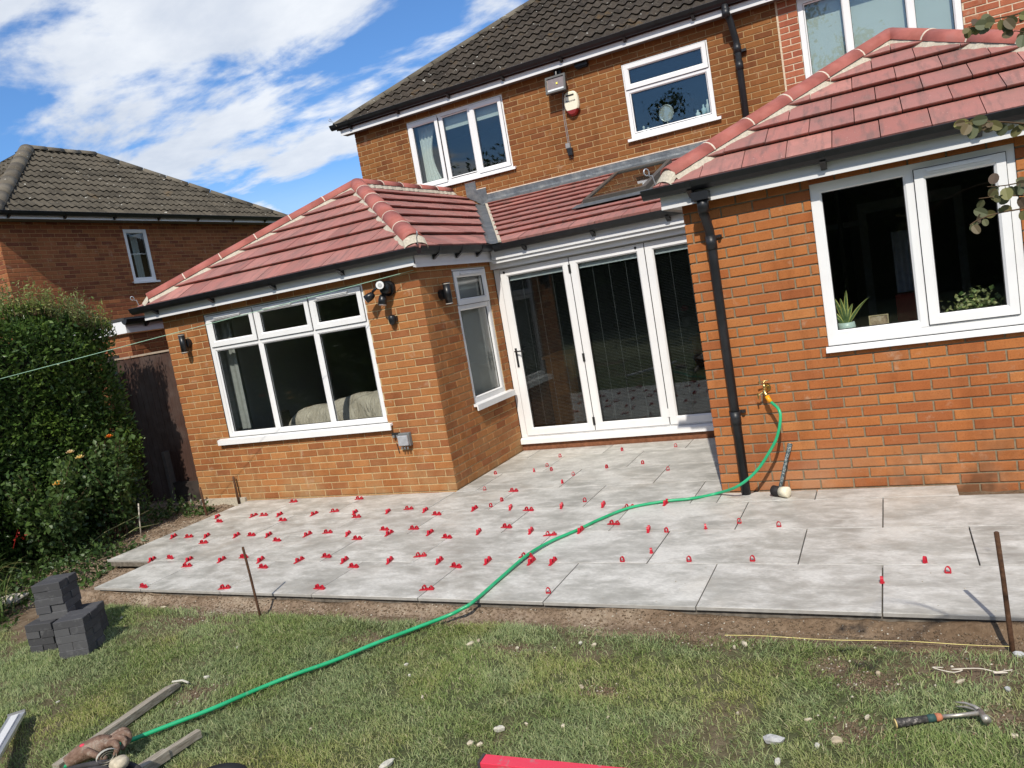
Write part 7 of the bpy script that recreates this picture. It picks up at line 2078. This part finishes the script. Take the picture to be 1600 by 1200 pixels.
# ================================================================== HEDGE AND PLANTS
def hedge():
    t = thing('hedge', (-6.9, -2.2, 0), 'tall dense green privet hedge along the left edge of the garden', 'hedge')
    # surface points on a lumpy box, x_face depends on y
    def face_x(y, z): return -6.42 - 0.22 * np.clip((y + 0.75) / 0.7, 0, 1) ** 1.5 - 0.05 * (y + 1.5) * 0 + 0.19 * (fbm(y * 1.0 + 20, z + 3, 1.8, 3, 71) - 0.5) * 2 - 0.10 * np.clip((z - 1.9) / 0.5, 0, 1) ** 2 - 0.12 * np.clip((0.5 - z) / 0.5, 0, 1)
    def top_z(x, y): return 2.38 + 0.30 * (fbm(x + 5, y + 8, 1.7, 3, 72) - 0.5) * 2 - 0.12 * np.clip((y + 0.5), 0, 1)
    y1, y0, xb = -0.02, -4.6, -8.1
    C_ = []; Dv = []
    n = 60000
    y = rng.uniform(y0, y1, n); z = rng.uniform(0.02, 2.38, n); dep = np.abs(rng.normal(0, 0.11, n)); xx = face_x(y, z) - dep + 0.03 * rng.normal(size=n)
    k = (z < top_z(xx, y)); C_.append(np.stack([xx, y, z], 1)[k]); Dv.append((rng.normal(size=(n, 3)) * 0.75 + [0.9, -0.3, 0.35])[k])
    n = 26000
    x = rng.uniform(xb, -6.5, n); y = rng.uniform(y0, y1, n); z = top_z(x, y) - np.abs(rng.normal(0, 0.07, n)) + 0.02 * rng.normal(size=n)
    C_.append(np.stack([x, y, z], 1)); Dv.append(rng.normal(size=(n, 3)) * 0.6 + [0.2, -0.1, 0.9])
    n = 9000
    x = rng.uniform(xb, -6.6, n); z = rng.uniform(0.0, 2.3, n); y = y1 + 0.03 * rng.normal(size=n) - np.abs(rng.normal(0, .07, n)) + 0.08 * (fbm(x, z, 2, 3, 73) - .5)
    C_.append(np.stack([x, y, z], 1)); Dv.append(rng.normal(size=(n, 3)) * 0.7 + [0.2, 0.8, 0.3])
    n = 9000
    x = rng.uniform(xb, -6.4, n); z = rng.uniform(0.0, 2.4, n); y = y0 + np.abs(rng.normal(0, .07, n))
    C_.append(np.stack([x, y, z], 1)); Dv.append(rng.normal(size=(n, 3)) * 0.7 + [0.2, -0.8, 0.3])
    V, Fc = leaves_from(np.concatenate(C_), np.concatenate(Dv), 0.050, aspect=0.42, jit=0.62)
    np_mesh('foliage', V, Fc, MT['hedge'], t)
    # dark twiggy core
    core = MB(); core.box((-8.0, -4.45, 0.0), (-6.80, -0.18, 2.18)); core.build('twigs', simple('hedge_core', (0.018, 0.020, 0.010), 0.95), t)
    # shoots of new growth above the top
    mb = MB(); Cs, Ds = [], []
    for _ in range(420):
        x = -6.45 - abs(rng.normal(0, 0.32)); y = rng.uniform(-1.9, -0.1); h = 0.10 + 0.30 * rng.random() ** 1.5
        if rng.random() < 0.35: y = rng.normal(-0.55, 0.22)
        b = np.array([x, y, top_z(x, y) - 0.08]); a = rng.uniform(0, 6.28); ln = rng.uniform(0.0, 0.35)
        tip = b + np.array([math.cos(a) * ln * h, math.sin(a) * ln * h, h])
        mb.tube([tuple(b), tuple((b + tip) / 2 + rng.normal(size=3) * 0.006), tuple(tip)], [0.0022, 0.0016, 0.0008], 4, cap=False)
        for q in np.linspace(0.2, 1.0, int(6 + h * 34)):
            Cs.append(b + (tip - b) * q); Ds.append(rng.normal(size=3) * 0.7 + [0, 0, 0.5])
    mb.build('shoots', MT['stem'], t, fixn=False, kind='stuff')
    V, Fc = leaves_from(np.array(Cs), np.array(Ds), 0.036, aspect=0.34, jit=0.4); np_mesh('new_growth', V, Fc, MT['hedgetop'], t)
hedge()
def rose_bush(cx, cy, w, h, label, seed, blooms=()):
    r_ = np.random.default_rng(seed)
    t = thing('rose_bush', (cx, cy, 0), label, 'rose bush')
    mb = MB(); Cs, Ds = [], []
    for k in range(26):
        a = r_.uniform(0, 6.28); sp_ = r_.uniform(0.2, 1.0) * w
        b = np.array([cx + r_.normal() * 0.05, cy + r_.normal() * 0.05, -0.02]); tip = np.array([cx + math.cos(a) * sp_, cy + math.sin(a) * sp_, h * r_.uniform(0.55, 1.0)])
        m_ = (b + tip) / 2 + [0, 0, h * 0.12]
        mb.tube([tuple(b), tuple(m_), tuple(tip)], [0.006, 0.004, 0.002], 5, cap=False)
        for q in r_.uniform(0.12, 1.05, 95):
            p = (1 - q) ** 2 * b + 2 * q * (1 - q) * m_ + q * q * tip
            Cs.append(p + r_.normal(size=3) * 0.045); Ds.append(r_.normal(size=3) + [0.5, -0.4, 0.3])
    mb.build('stems', MT['stem'], t, fixn=False)
    V, Fc = leaves_from(np.array(Cs), np.array(Ds), 0.058, aspect=0.62, jit=0.4, rnd=r_); np_mesh('foliage', V, Fc, MT['rose_leaf'], t)
    for (x, y, z, s_, col, lab) in blooms:
        Cs = []; mb = MB()
        c0 = Vector((x, y, z))
        for lay in range(4):
            for k in range(5):
                a = k * 1.257 + lay * 0.6; e = 0.15 + lay * 0.38; L = s_ * (1.0 - lay * 0.12)
                d = Vector((math.cos(a) * math.cos(e), math.sin(a) * math.cos(e), math.sin(e))); sd = Vector((-math.sin(a), math.cos(a), 0)) * L * 0.55; up = Vector((0, 0, L * 0.25))
                mb.add([c0, c0 + d * L * .55 + sd, c0 + d * L + up, c0 + d * L * .55 - sd, c0 + d * L * .6], [(0, 1, 4), (1, 2, 4), (2, 3, 4), (3, 0, 4)])
        o = mb.build('bloom', simple('petal_%d' % int(1000 * abs(x)), col, 0.6, 0.2, var=0.15), t, smooth=True, fixn=False); o['label'] = lab
rose_bush(-6.18, -1.45, 0.42, 0.95, 'rose bush with peach and yellow blooms in front of the hedge', 5, [(-6.02, -1.39, 0.74, 0.055, (0.80, 0.52, 0.14), 'yellow bloom'), (-6.10, -1.15, 1.00, 0.043, (0.80, 0.62, 0.36), 'faded cream bloom'), (-6.05, -1.10, 0.93, 0.046, (0.85, 0.68, 0.30), 'pale yellow bloom')])
rose_bush(-6.25, -0.72, 0.36, 1.05, 'rose bush with one orange bloom nearer the side gate', 8, [(-6.12, -0.69, 1.05, 0.043, (0.78, 0.25, 0.04), 'orange bloom')])
rose_bush(-6.35, -2.55, 0.45, 1.5, 'dark leaved shrub with small purple pink flowers at the left edge', 9, [(-6.05, -2.02, 1.38, 0.032, (0.45, 0.06, 0.22), 'purple pink bloom'), (-6.02, -1.95, 1.12, 0.035, (0.40, 0.05, 0.20), 'purple pink bloom')])
def strap_clump(cx, cy, n, L, label, seed, name='strap_leaved_plant', cat='plant'):
    r_ = random.Random(seed); t = thing(name, (cx, cy, -0.05), label, cat); mb = MB()
    for k in range(n):
        a = r_.uniform(0, 6.28); LL = L * r_.uniform(0.6, 1.1); out = r_.uniform(0.35, 0.95); w = r_.uniform(0.005, 0.010)
        b = Vector((cx + r_.gauss(0, 0.07), cy + r_.gauss(0, 0.07), -0.05)); d = Vector((math.cos(a), math.sin(a), 0)); sd = Vector((-d.y, d.x, 0)); N = 7; i0 = len(mb.v)
        for i in range(N + 1):
            s_ = i / N; p = b + d * LL * out * s_ ** 1.4 * 0.85 + Vector((0, 0, LL * (1.15 * s_ - 0.95 * out * s_ ** 2.4))); ww = w * (1 - s_ ** 3) * (0.5 + s_ if s_ < .5 else 1)
            mb.v += [tuple(p - sd * ww), tuple(p + sd * ww)]
            if i: mb.f.append([i0 + 2 * i - 2, i0 + 2 * i - 1, i0 + 2 * i + 1, i0 + 2 * i]); mb.mi.append(0)
    mb.build('foliage', MT['strap'], t, fixn=False); return t
sc1 = strap_clump(-5.95, -2.35, 150, 0.62, 'strappy leaved clump with a red flower spray at the left edge', 3)
mb = MB()
mb.tube([(-6.02, -1.93, 0.3), (-6.0, -1.86, 0.46)], [0.002, 0.001], 5)
for k in range(9):
    c0 = Vector((-6.03 + 0.012 * k, -1.90 + 0.008 * k, 0.36 + 0.014 * (k % 5))); d = Vector((random.uniform(-1, 1), random.uniform(-1, 1), random.uniform(-0.3, 1))).normalized(); s_ = d.cross(Vector((0, 0, 1))).normalized() * 0.010
    for q in range(3):
        dd = (d + Vector((random.uniform(-.6, .6), random.uniform(-.6, .6), random.uniform(-.6, .6)))).normalized()
        mb.add([c0, c0 + dd * 0.010 + s_ * .3, c0 + dd * 0.024, c0 + dd * 0.010 - s_ * .3], [(0, 1, 2, 3)])
mb.build('flower', simple('crocosmia_red', (0.30, 0.012, 0.010), 0.5), sc1, fixn=False)
strap_clump(-5.45, -2.55, 90, 0.42, 'shorter pale strappy clump beside the charcoal paving blocks', 4)
strap_clump(-6.5, -3.1, 110, 0.65, 'tall strappy clump behind the left frame edge', 14)
def low_cover():
    n = 9000
    x = rng.uniform(-6.6, -5.05, n); y = rng.uniform(-3.0, 0.2, n)
    m = fbm(x, y, 1.7, 3, 91); ed = (-5.62 - 0.35 * (-1.2 - y) * -1 * 0) + 0.25 * (fbm(y, y * 0, 1.5, 3, 92) - .5) + np.clip((-1.1 - y) * 0.42, 0, 0.6)
    k = (x < ed) & (m > 0.33) & ~((x > -6.15) & (y > -1.0) & (m < 0.62)); x, y = x[k], y[k]; n = len(x)
    z = bed_z(x, y) + np.abs(rng.normal(0, 0.07, n)) * np.clip((ed[k] - x) * 3, 0.25, 1.3)
    V, Fc = leaves_from(np.stack([x, y, z], 1), rng.normal(size=(n, 3)) + [0.2, -0.2, 0.4], 0.045, aspect=0.55, jit=0.5)
    np_mesh('ground_cover', V, Fc, MT['rose_leaf'], None, kind='stuff')
low_cover()
MB().tube([(-6.02, -0.66, -0.05), (-6.01, -0.645, 0.12), (-6.0, -0.62, 0.30)], 0.007, 8).build('garden_cane', simple('pale_cane', (0.50, 0.46, 0.38), 0.8), None, smooth=True, label='pale stick standing in the planting bed near the patio corner', category='stick')
def dry_stem(a, b, lab, r=0.006):
    a, b = Vector(a), Vector(b); MB().tube([a, a.lerp(b, .4) + Vector((0, 0, .04)), b], [r, r * .8, r * .4], 6).build('dry_stem', simple('dry_stem_green', (0.20, 0.20, 0.09), 0.8), None, smooth=True, label=lab, category='stem')
dry_stem((-6.2, -1.25, 0.0), (-5.95, -0.55, 0.20), 'long green stem arching over the planting bed')
dry_stem((-6.0, -0.9, 0.02), (-5.80, -0.58, 0.06), 'short bent stem below the pale stick')
chunk(-5.66, -2.28, 0.16, 0.10, 0.07, MT['chip'], 'rough pale concrete lump behind the charcoal paving blocks', 'stone', 'concrete_lump', seed=99, zoff=0.02)

# branch tips hanging into the right of the view
shrub = thing('small_tree', (3.7, -4.5, -0.08), 'small tree just beyond the right edge, its round leaved twigs hanging into the right of the view', 'tree')
shrub['label'] = 'small tree whose round leaved twigs hang into the right edge of the view'
MB().tube(catmull([(3.72, -4.55, -0.12), (3.70, -4.50, 0.7), (3.62, -4.42, 1.4), (3.66, -4.45, 2.1), (3.6, -4.5, 2.9)], 6), list(np.linspace(0.055, 0.02, 25)), 10).build('trunk', MT['bark'], shrub, smooth=True)
def limb(pts, r0_, r1_):
    P_ = catmull(pts, 6); MB().tube(P_, list(np.linspace(r0_, r1_, len(P_))), 8).build('limb', MT['stem'], shrub, smooth=True)
limb([(3.62, -4.42, 1.4), (3.1, -4.3, 1.95), (2.4, -4.15, 2.12), (1.95, -4.02, 2.03)], 0.018, 0.007)
for e_ in ((1.704, -4.002, 2.196), (1.700, -4.008, 2.161), (1.683, -4.052, 1.885), (1.690, -4.053, 1.847), (1.685, -4.062, 1.800), (1.686, -4.060, 1.812)):
    limb([(1.95, -4.02, 2.03), (1.85, -4.0, (e_[2] + 2.03) / 2 + 0.02), e_], 0.0045, 0.0022)
limb([(3.66, -4.45, 2.1), (3.9, -4.2, 2.6), (4.1, -4.1, 2.9)], 0.015, 0.006)
n = 900
C_ = np.stack([rng.normal(3.75, 0.38, n), rng.normal(-4.4, 0.38, n), rng.normal(2.75, 0.28, n)], 1)
V, Fc = leaves_from(C_, rng.normal(size=(n, 3)) + [0, 0, -0.3], 0.05, aspect=0.85); np_mesh('crown', V, Fc, MT['euc'], shrub)
def branch(pts, label, seed, n, size=0.036):
    r_ = np.random.default_rng(seed)
    t = shrub
    P_ = catmull(pts, 8)
    st = MB().tube(P_, list(np.linspace(0.0022, 0.0007, len(P_))), 6).build('branch', MT['stem'], t, smooth=True)
    t = st
    for k in range(n):
        i = int((0.18 + 0.82 * (k + 0.5) / n) * (len(P_) - 1)); p = P_[i]
        d = Vector((r_.normal() * 0.7, r_.normal() * 0.5, -0.45 + 0.6 * r_.normal())).normalized()
        s_ = d.cross(Vector((r_.normal() * .3, -1, r_.normal() * .3))).normalized(); nn = s_.cross(d); L = size * r_.uniform(0.6, 1.15); W = L * r_.uniform(0.36, 0.46)
        mb = MB(); pe = p + d * L * 0.25; mb.tube([p, pe], 0.0005, 4, cap=False)
        N = 12; c0 = pe + d * L * 0.45
        ringv = [c0 + d * math.cos(2 * PI * q / N) * L * 0.5 * (1.0 if math.cos(2 * PI * q / N) < 0 else 1.12) + s_ * math.sin(2 * PI * q / N) * W + nn * 0.10 * L * abs(math.sin(2 * PI * q / N)) for q in range(N)]
        mb.add([c0] + ringv, [(0, q + 1, (q + 1) % N + 1) for q in range(N)])
        mb.build('leaf', MT['euc'], t, smooth=False, fixn=False)
branch([(1.704, -4.002, 2.196), (1.619, -4.165, 2.140), (1.582, -4.186, 2.128), (1.546, -4.205, 2.126), (1.515, -4.221, 2.122), (1.502, -4.228, 2.120)], 'mixed green and yellow leafy spray at the top right corner', 31, 26, 0.0235)
branch([(1.700, -4.008, 2.161), (1.630, -4.165, 2.098), (1.599, -4.182, 2.093), (1.574, -4.193, 2.100)], 'second spray hanging just below the top right corner', 32, 12, 0.0215)
branch([(1.683, -4.052, 1.885), (1.612, -4.197, 1.921), (1.573, -4.215, 1.936), (1.533, -4.234, 1.947), (1.498, -4.251, 1.954), (1.483, -4.258, 1.957)], 'trailing leafy spray across the right fascia', 33, 22, 0.0215)
branch([(1.690, -4.053, 1.847), (1.603, -4.213, 1.830), (1.562, -4.233, 1.835), (1.532, -4.249, 1.835), (1.504, -4.263, 1.838)], 'upper round leaved twig in front of the right window', 34, 13, 0.0205)
branch([(1.685, -4.062, 1.800), (1.600, -4.218, 1.805), (1.560, -4.237, 1.812), (1.520, -4.257, 1.818), (1.489, -4.272, 1.820)], 'middle round leaved twig in front of the right window', 35, 13, 0.0205)
branch([(1.686, -4.060, 1.812), (1.599, -4.220, 1.794), (1.558, -4.241, 1.790), (1.517, -4.262, 1.789), (1.486, -4.279, 1.784), (1.470, -4.288, 1.777)], 'lowest drooping twig in front of the right window', 36, 12, 0.0205)

# ================================================================== BEHIND THE CAMERA (seen in the glass)
bf = thing('boundary_fence', (0, -19.5, 0), 'brown panel fence at the far end of the garden', 'fence')
for k in range(16):
    MB().box((-15 + k * 1.85, -19.5, -0.1), (-15 + k * 1.85 + 1.78, -19.46, 1.75)).build('panel', gm.m, bf)
    MB().box((-15 + k * 1.85 - 0.06, -19.54, -0.1), (-15 + k * 1.85 - 0.005, -19.42, 1.85)).build('post', post.data.materials[0], bf)
gh = thing('garden_hedge', (0, -18.6, 0), 'tall dark hedge along the far end of the garden behind the viewer', 'hedge')
MB().box((-18, -19.2, -0.1), (18, -18.5, 3.9)).build('twigs', simple('far_hedge_core', (0.02, 0.024, 0.012), 0.95), gh)
n = 22000
C_ = np.stack([rng.uniform(-18, 18, n), -18.45 + 0.10 * rng.normal(size=n), rng.uniform(0, 4.0, n)], 1)
C_ = np.concatenate([C_, np.stack([rng.uniform(-18, 18, 5000), rng.uniform(-19.2, -18.5, 5000), 3.95 + 0.12 * rng.normal(size=5000) + 0.0], 1)])
V, Fc = leaves_from(C_, rng.normal(size=(len(C_), 3)) + [0, 0.6, 0.2], 0.13, aspect=0.6); np_mesh('foliage', V, Fc, MT['tree'], gh)
TREES = [(-15, -22, 9.0, 3.0), (-10.2, -21, 9.8, 3.0), (-5.5, -22.5, 8.6, 3.0), (-0.5, -21, 9.4, 3.0), (4.5, -22, 9.9, 3.2), (9.5, -21, 8.8, 3.0), (15, -22, 9.6, 3.2)]
TLAB = ['leftmost', 'second from the left', 'third from the left', 'middle', 'third from the right', 'second from the right', 'rightmost']
for i, (x, y, h, r) in enumerate(TREES):
    t = thing('garden_tree', (x, y, -0.1), 'leafy tree beyond the far garden fence, %s of the row' % TLAB[i], 'tree', 'trees beyond the far garden fence')
    mb = MB(); mb.tube([(x, y, -0.2), (x + 0.1, y, h * .35), (x, y + 0.1, h * .7)], [0.22, 0.16, 0.07], 8)
    for k in range(6):
        a = k * 1.05; mb.tube([(x, y, h * (.3 + .06 * k)), (x + math.cos(a) * r * .6, y + math.sin(a) * r * .6, h * (.55 + .05 * k))], [0.08, 0.03], 6)
    mb.build('trunk', MT['bark'], t, fixn=False)
    n = 9000; cl = rng.normal(size=(60, 3)) * [r * .52, r * .5, h * .20] + [x, y, h * .56]
    ci = rng.integers(0, 46, n); C_ = cl[ci] + rng.normal(size=(n, 3)) * [0.42, 0.42, 0.34]
    V, Fc = leaves_from(C_, rng.normal(size=(n, 3)), 0.20, aspect=0.6); np_mesh('crown', V, Fc, MT['tree'], t)
